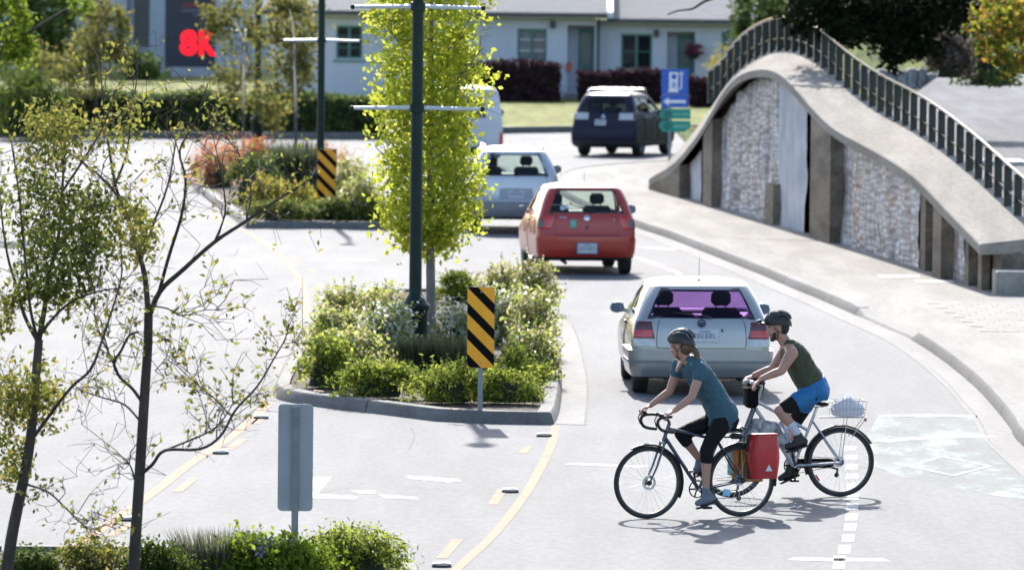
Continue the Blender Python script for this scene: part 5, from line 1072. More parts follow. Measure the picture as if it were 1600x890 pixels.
def q1(*a): return lp(t1, [P(u, v, YT1 + d) for u, v, d in a])
limb(t1, q1((4, 945, 0), (18, 840, 0), (34, 762, 0), (47, 690, 0), (54, 610, 0), (61, 530, 0)), .052, .034, BARK, "trunk", 10); paths1 = []
for pts, r0_, r1_ in ((((60, 535, 0), (38, 492, .1), (27, 450, .2), (12, 400, .3), (2, 330, .4), (-5, 240, .5)), .018, .005), (((60, 535, 0), (48, 485, -.1), (42, 430, -.2), (36, 370, -.3), (28, 290, -.4), (18, 225, -.5)), .015, .005),
    (((61, 530, 0), (70, 480, .1), (76, 430, .1), (90, 380, .2), (97, 300, .3), (101, 230, .3), (104, 170, .4), (100, 110, .4)), .024, .0025), (((61, 526, 0), (80, 500, -.1), (110, 472, -.2), (150, 456, -.3), (192, 449, -.4)), .015, .005),
    (((47, 690, 0), (80, 645, -.2), (112, 604, -.3), (142, 576, -.4), (160, 530, -.5), (178, 475, -.6), (190, 430, -.7), (188, 380, -.7)), .016, .005), (((36, 755, 0), (75, 768, -.2), (108, 798, -.4), (140, 826, -.5), (168, 816, -.5)), .010, .003),
    (((97, 300, .3), (130, 250, .1), (160, 200, 0), (180, 140, -.1)), .011, .004), (((90, 380, .2), (125, 350, .4), (170, 320, .5)), .010, .004), (((52, 640, 0), (30, 610, .2), (5, 590, .3)), .010, .004), (((27, 450, .2), (55, 380, .4), (72, 310, .5), (70, 240, .5)), .010, .004)):
    o, p = limb(t1, q1(*pts), r0_, r1_, BARK); paths1.append(p)
tips1 = twig_field(t1, paths1, 12, .5, .0044, TWIG); low1 = twig_field(t1, [paths1[5]], 10, .3, .0035, TWIG)
leaf_mesh("crown", loc(np.concatenate([blob(95, 400, 94, 82, YT1, 1700, 50, .8), blob(60, 470, 45, 40, YT1, 420, 12, .5), blob(140, 350, 65, 70, YT1, 800, 26, .6), blob(60, 300, 60, 60, YT1, 500, 18, .6)]), t1), .055, .55, mats=L_OLIVE, parent=t1)
leaf_mesh("crown", np.concatenate([leaves_on(tips1, 750, .025), leaves_on(low1, 90, .04), loc(np.concatenate([blob(92, 205, 66, 60, YT1, 1000, 36, .6), blob(35, 620, 72, 60, YT1, 1500, 40, .6), blob(12, 720, 45, 50, YT1, 420, 14, .5), blob(5, 500, 30, 50, YT1, 260, 10, .5), blob(195, 360, 50, 50, YT1, 260, 12, .5)]), t1)]), .056, .5, mats=L_YOUNG, parent=t1)
# ---- columnar tree on the near island
gC_ = G(674, 546, .12); YC = gC_.y
t3 = thing("columnar_tree", "narrow lime green tree behind the near street lamp", "tree", gC_)
_, tp = limb(t3, lp(t3, [P(u, v, YC) for u, v in ((674, 546), (673, 440), (672, 330), (673, 200), (674, 80), (674, -60))]), .075, .02, BARKG, "trunk", 10); ps = []
for v in range(370, -60, -17):
    sg = 1 if rng.uniform() < .5 else -1; du = rng.uniform(45, 92) * sg; _, p = limb(t3, lp(t3, [P(673, v, YC), P(673 + du * .5, v - 25, YC + rng.uniform(-.4, .4)), P(673 + du, v - 75, YC + rng.uniform(-.8, .8))]), .016, .005, BARKG); ps.append(p)
twig_field(t3, ps, 4, .5, .005, TWIG, (0, 0, .8)); prof = [(-80, 92), (0, 100), (60, 90), (110, 96), (180, 88), (230, 86), (300, 88), (345, 76), (375, 56), (398, 28)]
C = []; C2 = []
for _ in range(560):
    v = rng.uniform(-80, 388); a = rng.uniform(0, 2 * PI); bump_ = 1 + .28 * noise.noise((cos(a) * 1.2, v / 46, sin(a) * 1.2)) + .16 * noise.noise((cos(a) * 3, v / 16, sin(a) * 3)); r = lerp([p_ for p_, q_ in prof], [q_ for p_, q_ in prof], v) * rng.uniform(.78, 1.0) * bump_
    q = math.sqrt(rng.uniform(.12, 1)); c = np.array(P(673 + r * q * cos(a), v, YC + r * q * sin(a) / 110)); pts_ = c + rng.normal(size=(30, 3)) * [.12, .12, .11]; C.append(pts_[:20]); C2.append(pts_[20:26])
leaf_mesh("crown", loc(np.concatenate(C2), t3), .10, .66, mats=L_LIME, parent=t3)
leaf_mesh("crown", loc(np.concatenate(C), t3), .078, .62, mats=L_LIME, parent=t3)
# ---- general background trees
def bgtree(label, base, trunk_h, blobs, mat, leaf, trunk_r=.15, name="broadleaf_tree", group="trees around the junction", limbs=5, mats2=None, core=True):
    t = thing(name, label, "tree", base, 0, group); c0 = Vector(np.mean([np.array(P(u, v, Y)) for u, v, ru, rv, Y, n in blobs], axis=0)) - t.location
    limb(t, [Vector((0, 0, -.1)), Vector((c0.x * .1, c0.y * .1, trunk_h * .5)), Vector((c0.x * .6, c0.y * .6, max(trunk_h, c0.z * .6))), c0], trunk_r, trunk_r * .4, BARK, "trunk", 9)
    for u, v, ru, rv, Y, n in blobs[:12]: limb(t, [Vector((c0.x * .4, c0.y * .4, trunk_h)), (Vector((c0.x * .4, c0.y * .4, trunk_h)) + (P(u, v, Y) - t.location)) / 2 + Vector((0, 0, .15)), P(u, v, Y) - t.location], trunk_r * .4, trunk_r * .12, BARK)
    C = np.concatenate([loc(blob(u, v, ru, rv, Y, n, max(6, int(n / 45))), t) for u, v, ru, rv, Y, n in blobs]); leaf_mesh("crown", C, leaf, .6, mats=mat, parent=t); return t
bgtree("thin tree with airy yellowing leaves on the far island, left of the second street lamp", G(462, 288, .12), 3.2, [(452, 55, 58, 50, 155, 1050), (440, 130, 52, 45, 155, 546), (480, 100, 38, 50, 155, 462), (450, 10, 50, 30, 155, 630)], L_AIRY, .13, .045, "thin_tree")
bgtree("thin airy olive tree on the far island by the farthest street lamp", G(380, 262, .12), 3.0, [(388, 50, 48, 45, 168, 798), (375, 120, 46, 45, 168, 672), (410, 170, 48, 40, 168, 504), (350, 20, 40, 40, 168, 546)], L_AIRY, .13, .04, "thin_tree")
bgtree("big dark green tree at the top left corner behind the road", Vector((P(60, 150, 205).x, 205, .15)), 2.5, [(85, 20, 55, 55, 205, 1500), (30, 70, 60, 60, 205, 1400), (100, 75, 40, 45, 205, 700), (10, 10, 70, 60, 205, 1200)], L_HED, .22, .22)
bgtree("bright green leafy tree at the left edge of the picture", Vector((P(-140, 300, 125).x, 125, -.02)), 2.5, [(8, 15, 42, 40, 122, 600), (20, 65, 36, 35, 122, 450), (-60, 40, 60, 80, 124, 900), (120, 5, 20, 30, 121, 120)], L_BRIGHT, .13, .14)
bgtree("pale yellow green feathery tree left of the far building", Vector((P(150, 200, 186).x, 186, .13)), 2.0, [(150, 70, 48, 60, 185, 1260), (120, 120, 40, 40, 185, 714), (185, 60, 20, 70, 185, 546), (60, 110, 50, 45, 186, 798), (165, 20, 30, 25, 185, 420)], L_AIRY, .14, .07, "feathery_tree")
bgtree("dark evergreen tree rising behind the left part of the railing", Vector((P(1215, 100, 195).x, 195, .3)), 2.5, [(1190, 20, 42, 55, 193, 1100), (1250, 20, 55, 60, 195, 1400), (1170, 50, 22, 35, 192, 400), (1320, 10, 60, 70, 196, 1400)], L_HED, .2, .25)
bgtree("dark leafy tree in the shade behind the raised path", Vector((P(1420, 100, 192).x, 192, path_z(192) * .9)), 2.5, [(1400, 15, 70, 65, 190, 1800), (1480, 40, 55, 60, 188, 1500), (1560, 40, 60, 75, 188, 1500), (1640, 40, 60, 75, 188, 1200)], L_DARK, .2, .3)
shrub("brownish dry bush at the far end of the raised path", 1455, 1515, 55, 122, LEAF("dry_brown_leaves", [(.07, .055, .045), (.13, .10, .085), (.10, .10, .06)], .3), 1200, .12, path_z(172), group="bushes by the far buildings")
shrub("dark green bush under the shaded tree beyond the stone edging", 1500, 1600, 70, 135, L_HED, 1500, .13, path_z(170), group="bushes by the far buildings")
# ---- overhanging trees at the top right, rooted outside the picture
YO = 126.0; t6 = thing("overhanging_tree", "tree in deep shade whose dark leafy branch hangs over the railing from above", "tree", (P(1900, 268, YO).x, YO, path_z(YO)), 0, "trees around the junction"); ov = []
limb(t6, lp(t6, [Vector((P(1900, 268, YO).x, YO, path_z(YO) - .1)), P(1890, 100, YO), P(1850, -150, YO), P(1800, -320, YO)]), .30, .18, BARK, "trunk", 12)
for pts in (((1850, -150), (1650, -90), (1480, -40), (1370, 0), (1300, 40)), ((1480, -40), (1420, 30), (1385, 70), (1392, 95)), ((1650, -90), (1500, -70), (1330, -60), (1180, -30), (1120, -5), (1100, 3), (1082, 14), (1060, 17), (1043, 23)), ((1500, -70), (1450, 20), (1440, 60)), ((1370, 0), (1290, 15), (1240, 30))):
    _, p = limb(t6, lp(t6, [P(u, v, YO + rng.uniform(-.3, .3)) for u, v in pts]), .06 if pts[0][0] > 1600 else .03, .012, BARK); ov.append(p)
C = np.concatenate([blob(u, v, ru, rv, YO, int(n * 1.3), max(6, n // 16), 1.5, .26) for u, v, ru, rv, n in ((1270, 18, 45, 30, 420), (1330, 40, 45, 38, 520), (1390, 55, 42, 42, 560), (1425, 20, 60, 45, 620), (1360, -10, 90, 35, 700), (1470, 15, 40, 45, 420), (1400, 95, 22, 16, 90), (1440, 75, 30, 25, 200), (1250, 45, 14, 14, 50), (1520, -10, 60, 40, 400))])
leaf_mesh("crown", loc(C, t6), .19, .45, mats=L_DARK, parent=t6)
YR = 120.0; t7 = thing("turning_tree", "tree with sunlit yellow green and orange leaves at the top right corner", "tree", (P(1790, 280, YR).x, YR, path_z(YR)), 0, "trees around the junction")
limb(t7, lp(t7, [Vector((P(1790, 280, YR).x, YR, path_z(YR) - .1)), P(1780, 180, YR), P(1740, 60, YR), P(1700, -120, YR)]), .18, .08, BARK, "trunk", 10)
for pts in (((1780, 200), (1700, 120), (1640, 70), (1560, 40), (1515, 25)), ((1740, 60), (1660, 40), (1600, 80), (1560, 110)), ((1720, -20), (1640, -20), (1560, 0), (1510, 5))): limb(t7, lp(t7, [P(u, v, YR + rng.uniform(-.3, .3)) for u, v in pts]), .04, .010, BARK)
C = np.concatenate([blob(u, v, ru, rv, YR, int(n * 1.5), max(5, n // 14), 1.3, .22) for u, v, ru, rv, n in ((1545, 25, 38, 26, 170), (1580, 60, 40, 32, 200), (1550, 80, 26, 26, 120), (1590, 105, 32, 24, 130), (1620, 40, 50, 60, 300), (1580, 5, 50, 25, 180), (1690, 20, 60, 90, 400))])
leaf_mesh("crown", loc(C, t7), .15, .6, mats=L_AUT, parent=t7)
# ================================================================ bicycles and riders
class Rig:      # x forward, y to the rider's left, z up; origin where the rear tyre touches the road
    def __init__(s, u, v, a):
        s.o = G(u, v); s.rz = PI + R(a); s.X = Vector((cos(s.rz), sin(s.rz), 0)); s.Y = Vector((-sin(s.rz), cos(s.rz), 0))
    def __call__(s, u, v, y=0.):
        d = ray(u, v); n = s.Y; k = ((s.o + s.Y * y) - EYE).dot(n) / d.dot(n); p = EYE + d * k - s.o; return Vector((p.dot(s.X), y, p.z))
    def thing(s, name, label, cat, group=None): return thing(name, label, cat, s.o, s.rz, group)
MATB = M("matte_black_fabric", (.006, .006, .007), .95, .2, 14, spec=.1)
BLK = M("black_component", (.009, .009, .010), .5, .2, 10); ALLOY = M("bare_alloy", (.50, .52, .54), .3, .1, 10, metal=.9); BTYRE = M("bicycle_tyre", (.016, .017, .019), .75, .2, 20)
def bike_wheel(root, x, r, w=.034):
    e_ = empty("wheel", root, (x, 0, r)); c = r - w / 2
    ring = lambda R_, t, n=48, m=10: MB().lathe([(R_ + t * cos(2 * PI * k / m), t * sin(2 * PI * k / m)) for k in range(m)] , n, axis='Y', closed=True)
    ring(c, w / 2).build("tyre", BTYRE, e_); m = MB().lathe([(c - w * .25, -.011), (c - w * .25, .011), (c - w * .95, .009), (c - w * .95, -.009)], 48, axis='Y', closed=True); m.build("rim", M("dark_rim", (.05, .052, .056), .35, .15, 8, metal=.6), e_)
    m = MB(); m.lathe([(.002, -.05), (.026, -.048), (.028, -.03), (.016, -.02), (.016, .02), (.028, .03), (.026, .048), (.002, .05)], 14, axis='Y'); m.build("hub", BLK, e_)
    m = MB()
    for k in range(28):
        a = 2 * PI * k / 28; b = a + (.35 if k % 2 else -.35); sy = .03 if k % 4 < 2 else -.03; m.tube([(.026 * sin(b), sy, .026 * cos(b)), ((c - w * .9) * sin(a), 0, (c - w * .9) * cos(a))], .0013, 4)
    tag(m.build("spoke", ALLOY, e_), kind="stuff"); return e_
def fender(root, x, r, a0, a1, mat, w=.045, off=.02):
    m = MB(); ri = []
    for k in range(25):
        a = R(a0 + (a1 - a0) * k / 24); q = r + off; ri.append([(x + (q + dz) * cos(a), y, r + (q + dz) * sin(a)) for y, dz in ((-w / 2, -.016), (-w * .3, 0), (0, .004), (w * .3, 0), (w / 2, -.016))])
    m.loft(ri, False); o = m.build("mudguard", mat, root); md = o.modifiers.new("t", 'SOLIDIFY'); md.thickness = .003; bake(o); return o
def crankset(root, bb, ang, L_, ringr=.085):
    e_ = empty("crankset", root, bb); m = MB(); m.lathe([(ringr - .004, -.052), (ringr, -.050), (ringr, -.046), (ringr - .012, -.045), (ringr - .012, -.051)], 32, axis='Y', closed=True)
    for k in range(5): m.tube([(0, -.049, 0), ((ringr - .008) * cos(2 * PI * k / 5), -.049, (ringr - .008) * sin(2 * PI * k / 5))], .008, 6)
    m.build("chainring", BLK, e_); m = MB(); m.tube([(0, -.07, 0), (0, .07, 0)], .016, 10); m.build("axle", ALLOY, e_)
    for sg, y in ((1, .075), (-1, -.075)):
        p = Vector((cos(ang) * L_ * sg, y, sin(ang) * L_ * sg)); MB().tube([(0, y * .9, 0), p], [.014, .011], 8).build("crank_arm", BLK, e_)
        m = MB(); m.box(p.x - .045, p.x + .045, p.y + .02 * (1 if y > 0 else -1) - (.0 if y > 0 else .085), p.y + .02 * (1 if y > 0 else -1) + (.085 if y > 0 else 0), p.z - .011, p.z + .011, bev=.006); m.build("pedal", BLK, e_)
    return e_
def tube(root, name, pts, r, mat, n=10): return MB().tube(pts, r, n).build(name, mat, root)
WRK = bpy.data.textures.new("cloth_folds", 'CLOUDS'); WRK.noise_scale = .11; WRK.noise_depth = 2
def remesh(o, vox, smooth=6, folds=0):
    md = o.modifiers.new("r", 'REMESH'); md.mode = 'VOXEL'; md.voxel_size = vox; md.use_smooth_shade = True
    if smooth: s_ = o.modifiers.new("s", 'SMOOTH'); s_.iterations = smooth; s_.factor = .5
    if folds: d_ = o.modifiers.new('f', 'DISPLACE'); d_.texture = WRK; d_.strength = folds; d_.mid_level = .5; d_.texture_coords = 'LOCAL'
    return bake(o)
def cap(m, a, b, ra, rb, n=12):
    a, b = Vector(a), Vector(b); d = (b - a); L_ = d.length; d.normalize(); P_, R_ = [], []
    for k in range(4): t = PI / 2 * k / 4; P_.append(a - d * ra * cos(t)); R_.append(max(.0005, ra * sin(t)))
    for k in range(5): P_.append(a + d * L_ * k / 4); R_.append(ra + (rb - ra) * k / 4)
    for k in range(1, 5): t = PI / 2 * k / 4; P_.append(b + d * rb * sin(t)); R_.append(max(.0005, rb * cos(t)))
    m.tube(P_, R_, n)
def limbm(m, pts):      # [(point, radius), ...] muscles along a limb
    for (a, ra), (b, rb) in zip(pts[:-1], pts[1:]): cap(m, a, b, ra, rb)
def torso(m, st, grow=0., lat=Vector((0, 1, 0))):     # st: (centre, half width, half depth)
    rg = []
    for i, (c, w, d) in enumerate(st):
        c = Vector(c); t = Vector(st[min(i + 1, len(st) - 1)][0]) - Vector(st[max(i - 1, 0)][0]); t.normalize(); l = (lat - t * lat.dot(t)).normalized(); q = t.cross(l)
        rg.append([c + l * (w + grow) * math.copysign(abs(cos(a)) ** .85, cos(a)) + q * (d + grow) * math.copysign(abs(sin(a)) ** .85, sin(a)) for a in [2 * PI * k / 28 for k in range(28)]])
    fine = []
    for i in range(len(rg) - 1):
        for k in range(4): fine.append([a.lerp(b, k / 4) for a, b in zip(rg[i], rg[i + 1])])
    fine.append(rg[-1]); m.loft(fine, True, True, True)
def hand(m, wrist, knuck, side, curl, s=1.0, thumb=1):
    """palm from wrist to knuckles, fingers of unequal length curling in the direction curl; side runs from little to index finger"""
    w, k = Vector(wrist), Vector(knuck); f = (k - w).normalized(); side = Vector(side).normalized(); c = Vector(curl).normalized()
    for q in (-.026, -.009, .009, .026): cap(m, w + side * q * .6, k + side * q, .0135 * s, .0115 * s, 8)
    for q, L_ in zip((-.030, -.0105, .0095, .029), (.062, .078, .084, .074)):
        b = k + side * q; p1 = b + (f * .75 + c * .55).normalized() * L_ * .45; p2 = p1 + (f * .0 + c * 1.0).normalized() * L_ * .34; p3 = p2 + (c * .6 - f * .8).normalized() * L_ * .3
        cap(m, b, p1, .0098 * s, .0088 * s, 8); cap(m, p1, p2, .0088 * s, .008 * s, 8); cap(m, p2, p3, .008 * s, .0072 * s, 8)
    b = w.lerp(k, .35) + side * .026 * thumb; p1 = b + (side * thumb * .75 + f * .6 + c * .3).normalized() * .042; p2 = p1 + (f * .5 + c * .8).normalized() * .034; cap(m, b, p1, .0125 * s, .0105 * s, 8); cap(m, p1, p2, .0105 * s, .0085 * s, 8)
def head_frame(c, yaw, pit):     # x forward, y left, z up
    return Matrix.Translation(c) @ Matrix.Rotation(yaw, 4, 'Z') @ Matrix.Rotation(pit, 4, 'Y') @ Matrix.Scale(1.07, 4)
def head(m, H_, s=1.0):
    e = lambda p, rx, ry, rz: m.ball(H_ @ Vector(p), rx * s, ry * s, rz * s, 20, 14, H_.to_3x3())
    e((-.008, 0, .025), .098, .076, .090); e((.02, 0, -.03), .072, .060, .075); e((.045, 0, -.075), .038, .040, .032); e((.02, .0, -.062), .06, .054, .04)
    e((.062, .0, .012), .035, .055, .03); e((.085, 0, -.018), .017, .013, .024); e((.100, 0, -.030), .0125, .0135, .010); e((.078, 0, -.055), .015, .024, .010); e((.076, 0, -.067), .014, .020, .008)
    for sy in (-1, 1): e((-.005, .078 * sy, -.012), .020, .010, .032); e((.055, .036 * sy, -.030), .03, .02, .024)
def face_parts(body, H_, brow, lip):
    for sy in (-1, 1):
        m = MB(); m.ball(H_ @ Vector((.0815, .031 * sy, .004)), .0105, .0125, .0085, 10, 8, H_.to_3x3()); e_ = m.build("eye", M("eye_white", (.5, .48, .45), .3, .05, 20), body); m = MB(); m.ball(H_ @ Vector((.0905, .031 * sy, .004)), .003, .0055, .0055, 8, 6, H_.to_3x3()); m.build("iris", M("iris_brown", (.05, .03, .02), .3, .2, 30), e_)
        m = MB(); m.tube([H_ @ Vector((.090, .016 * sy, .022)), H_ @ Vector((.088, .033 * sy, .027)), H_ @ Vector((.076, .050 * sy, .021))], [.004, .0045, .003], 6); m.build("eyebrow", brow, body)
    m = MB(); m.tube([H_ @ Vector((.080, -.022, -.061)), H_ @ Vector((.0915, 0, -.060)), H_ @ Vector((.080, .022, -.061))], [.003, .0055, .003], 6); m.build("lips", lip, body)
def helmet(body, H_, col, rib, vent, visor=False):
    m = MB(); rg = []; T = H_.to_3x3()
    for i in range(9):
        t = PI / 2 * i / 8; r = max(.004, cos(t) ** .8) * (.95 + .05 * sin(min(1, i / 2) * PI / 2)); rg.append([H_ @ Vector((-.014 + .128 * r * cos(a), .100 * r * sin(a), .030 + .118 * sin(t) - (.038 * max(0, -cos(a)) * (1 - i / 8)) + .012 * max(0, cos(a)) * (1 - i / 8))) for a in [2 * PI * k / 32 for k in range(32)]])
    inn_ = [[p.lerp(H_ @ Vector((-.01, 0, .05)), .16) for p in rg[0]]]; m.loft(inn_ + rg, True, True, True); o = m.build("helmet", col, body)
    for yy in (-.066, -.035, 0, .035, .066):
        pts = []
        for k in range(15):
            a = PI * (.06 + .88 * k / 14); ky = math.sqrt(max(.05, 1 - (yy / .100) ** 2)); pts.append(H_ @ Vector((-.014 + .130 * cos(a) * ky, yy * (1 - .15 * abs(cos(a))), .032 + .122 * sin(a) ** .85 * ky)))
        MB().tube(pts, [.004] + [.0115] * 13 + [.004], 8).build("helmet_rib", rib, o)
    for yy in (-.05, -.018, .018, .05):
        for k in (.25, .5, .72):
            a = PI * k; ky = math.sqrt(max(.05, 1 - (yy / .100) ** 2)); MB().ball(H_ @ Vector((-.014 + .128 * cos(a) * ky, yy, .031 + .119 * sin(a) ** .85 * ky)), .032, .0105, .009, 10, 6, H_.to_3x3() @ Matrix.Rotation(-(PI / 2 - a) * -1, 3, 'Y')).build("vent", vent, o)
    for sy in (-1, 1):
        for x in (.045, -.05): MB().tube([H_ @ Vector((x, .088 * sy, .025)), H_ @ Vector((.012, .083 * sy, -.04))], .0045, 6).build("strap", BLK, o)
        MB().tube([H_ @ Vector((.012, .083 * sy, -.04)), H_ @ Vector((.030, .058 * sy, -.095)), H_ @ Vector((.036, 0, -.112))], .0048, 6).build("strap", BLK, o)
    if visor: m = MB(); m.loft([[H_ @ Vector((.085 + .02 * d, y, .062 + .01 * d - abs(y) * .25)) for d in (0, 1)] for y in (-.07, 0, .07)], False); m.box(.10, .165, -.05, .05, .062, .074, H_, bev=.004); m.build("visor", BLK, o)
    return o
def shoe(root, heel, toe, ankle, mat, sole, w=.044):
    h, t, k = Vector(heel), Vector(toe), Vector(ankle); m = MB(); up = (k - h).normalized(); f = (t - h).normalized(); cap(m, h + f * .03, h.lerp(t, .55), w * .95, w, 12); cap(m, h.lerp(t, .55), t - f * .03, w, w * .72, 12); cap(m, h + f * .045 + up * .01, k, w * .98, w * .9, 12); cap(m, h.lerp(t, .45), k, w * .8, w * .8, 12)
    o = m.build("shoe", mat, root); remesh(o, .009, 3); n = Vector((0, 1, 0)).cross(f).normalized(); n = n if n.dot(up) < 0 else -n
    m = MB(); rg = []
    for q, ww in ((0, .6), (.12, .9), (.4, .82), (.72, 1.05), (.92, .85), (1.0, .45)):
        c = h.lerp(t, q) + n * w * .82; rg.append([c + Vector((0, ww * w, 0)), c + Vector((0, -ww * w, 0)), c + Vector((0, -ww * w, 0)) + n * .016, c + Vector((0, ww * w, 0)) + n * .016])
    m.loft(rg, True, True, True); m.build("sole", sole, o); return o
SKIN = M("woman_skin", (.40, .225, .165), .5, .08, 14, spec=.35); SKIN2 = M("tanned_skin", (.39, .22, .165), .5, .08, 14, spec=.35); LIP = M("lip_tone", (.30, .12, .10), .5, .1, 20)  # own skin tones of the woman and the man
for mm_ in (SKIN, SKIN2):
    b_ = mm_.node_tree.nodes["Principled BSDF"]; b_.inputs["Subsurface Weight"].default_value = .12; b_.inputs["Subsurface Radius"].default_value = (.02, .008, .004); b_.inputs["Subsurface Scale"].default_value = .5
# ------------------------------------------------ the woman's bicycle
A = Rig(1157, 806.5, 21); NAVB = M("navy_bicycle_paint", (.018, .030, .062), .3, .1, 8, coat=.6); r = .347
bk = A.thing("bicycle", "dark navy touring bicycle with drop handlebars under the woman in the teal top", "bicycle", "bicycles ridden across the road")
xf = A(1012, 749).x; bb = A(1092, 764); st = Vector((.215, 0, .80)); ht = A(1046, 660); hbm = A(1036, 689); ra_ = Vector((0, 0, r)); fa = Vector((xf, 0, r))
bike_wheel(bk, 0, r); bike_wheel(bk, xf, r)
m = MB(); tt = A(1045, 669)
for a, b, q in ((bb, st, .015), (tt, st.lerp(bb, .12), .0145), (hbm.lerp(ht, .25), bb, .018), (ht, hbm, .019)): m.tube([a, b], q, 12)
for sy in (-1, 1): m.tube([bb + Vector((-.02, .03 * sy, 0)), ra_ + Vector((.0, .062 * sy, 0))], [.012, .009], 8); m.tube([st.lerp(bb, .14) + Vector((0, .015 * sy, 0)), ra_ + Vector((0, .062 * sy, 0))], [.009, .007], 8)
m.build("frame", NAVB, bk); m = MB(); m.tube([(hbm.x, -.06, hbm.z - .01), (hbm.x, .06, hbm.z - .01)], .015, 8)
for sy in (-1, 1): m.tube([hbm + Vector((0, .05 * sy, 0)), hbm.lerp(fa, .6) + Vector((-.012, .055 * sy, 0)), fa + Vector((0, .055 * sy, 0))], [.014, .011, .008], 8)
m.build("fork", NAVB, bk); MB().lathe([(.045, .034), (.07, .034), (.07, .037), (.045, .037)], 24, Matrix.Translation(fa), axis='Y', closed=True).build("brake_disc", ALLOY, bk)
hL = A(1047, 646, .175); hR = A(1008, 641, -.185); hx_ = (hL.x + hR.x) / 2 - .02; hz_ = (hL.z + hR.z) / 2 - .035
tube(bk, "stem", [ht, Vector((hx_ - .06, 0, hz_))], .014, BLK); hb_ = tube(bk, "handlebar", [(hx_ + .06, -.21, hz_), (hx_, -.19, hz_ + .004), (hx_ - .06, -.14, hz_), (hx_ - .065, 0, hz_), (hx_ - .06, .14, hz_), (hx_, .19, hz_ + .004), (hx_ + .06, .21, hz_)], .0155, BLK)
for sy in (-1, 1):
    tube(hb_, "drop", spline([(hx_ + .05, .205 * sy, hz_ + .002), (hx_ + .095, .21 * sy, hz_ - .02), (hx_ + .105, .212 * sy, hz_ - .065), (hx_ + .07, .214 * sy, hz_ - .115), (hx_ + .0, .216 * sy, hz_ - .135), (hx_ - .06, .218 * sy, hz_ - .14)], 4), .0155, BLK)
    m = MB(); cap(m, (hx_ + .06, .208 * sy, hz_ + .012), (hx_ + .115, .208 * sy, hz_ + .035), .018, .015); m.tube([(hx_ + .115, .208 * sy, hz_ + .02), (hx_ + .135, .206 * sy, hz_ - .03), (hx_ + .115, .203 * sy, hz_ - .09)], .006, 6); m.build("brake_lever", BLK, hb_)
tube(bk, "seat_post", [st - (st - bb).normalized() * .05, st + (st - bb).normalized() * .05], .0135, BLK)
def saddle(root, x, z, mat):
    m = MB(); rg = []
    for q, w, h in ((0, .045, .03), (.10, .075, .045), (.3, .078, .04), (.5, .045, .03), (.8, .024, .028), (.97, .02, .024), (1, .012, .012)):
        X = x - .13 + .27 * q; zz = z + (.012 if q < .1 else -.004 if q < .7 else 0); rg.append([(X, w * cos(a), zz + h * .5 * sin(a) - h * .5) for a in [2 * PI * k / 16 for k in range(16)]])
    m.loft(rg, True, True, True); o = m.build("saddle", mat, root)
    for sy in (-1, 1): tube(o, "rail", [(x - .08, .022 * sy, z - .05), (x + .06, .022 * sy, z - .055)], .004, ALLOY, 6)
    return o
saddle(bk, .15, .865, BLK); lp_ = A(1102, 790, .11); angc = math.atan2(lp_.z - bb.z, lp_.x - bb.x); crankset(bk, bb, angc, .165)
fender(bk, 0, r, 10, 190, BLK); fender(bk, xf, r, 62, 205, BLK)
m = MB(); m.tube([(0.0, -.05, r), (.22, -.052, bb.z + .08)], .004, 4); m.tube([(0, -.05, r - .04), (.0, -.05, r - .09), (bb.x, -.05, bb.z - .082)], .004, 4); m.tube([(0, -.05, r + .035), (bb.x, -.05, bb.z + .085)], .004, 4); m.build("chain", BLK, bk)
m = MB(); m.lathe([(.02, -.045), (.055, -.045), (.05, -.052), (.035, -.06), (.02, -.06)], 20, Matrix.Translation(ra_), axis='Y'); m.build("cassette", ALLOY, bk); m = MB(); m.tube([(0, -.06, r - .05), (.02, -.06, r - .12), (-.005, -.06, r - .17)], .012, 8); m.ball((-.005, -.06, r - .175), .026, .008, .026); m.build("derailleur", BLK, bk)
m = MB()
for sy in (-1, 1): m.tube([(0, .07 * sy, r + .02), (-.03, .07 * sy, .765), (.2, .05 * sy, .765)], .006, 6); m.tube([(-.03, .07 * sy, .765), (-.30, .07 * sy, .765), (-.1, .07 * sy, r + .05)], .006, 6)
for x in (-.28, -.12, .04): m.tube([(x, -.07, .765), (x, .07, .765)], .005, 6)
m.build("rear_rack", BLK, bk); m = MB(); m.box(-.01, .12, -.045, .045, .745, .80, bev=.02); m.build("saddle_bag", BLK, bk)
for (u, v) in ((1135, 766), ): p = A(u, v, .07); MB().box(p.x - .035, p.x + .035, .062, .075, p.z - .05, p.z + .015, bev=.008).build("lock", M("pale_blue_lock", (.25, .55, .75), .4, .1, 20), bk)
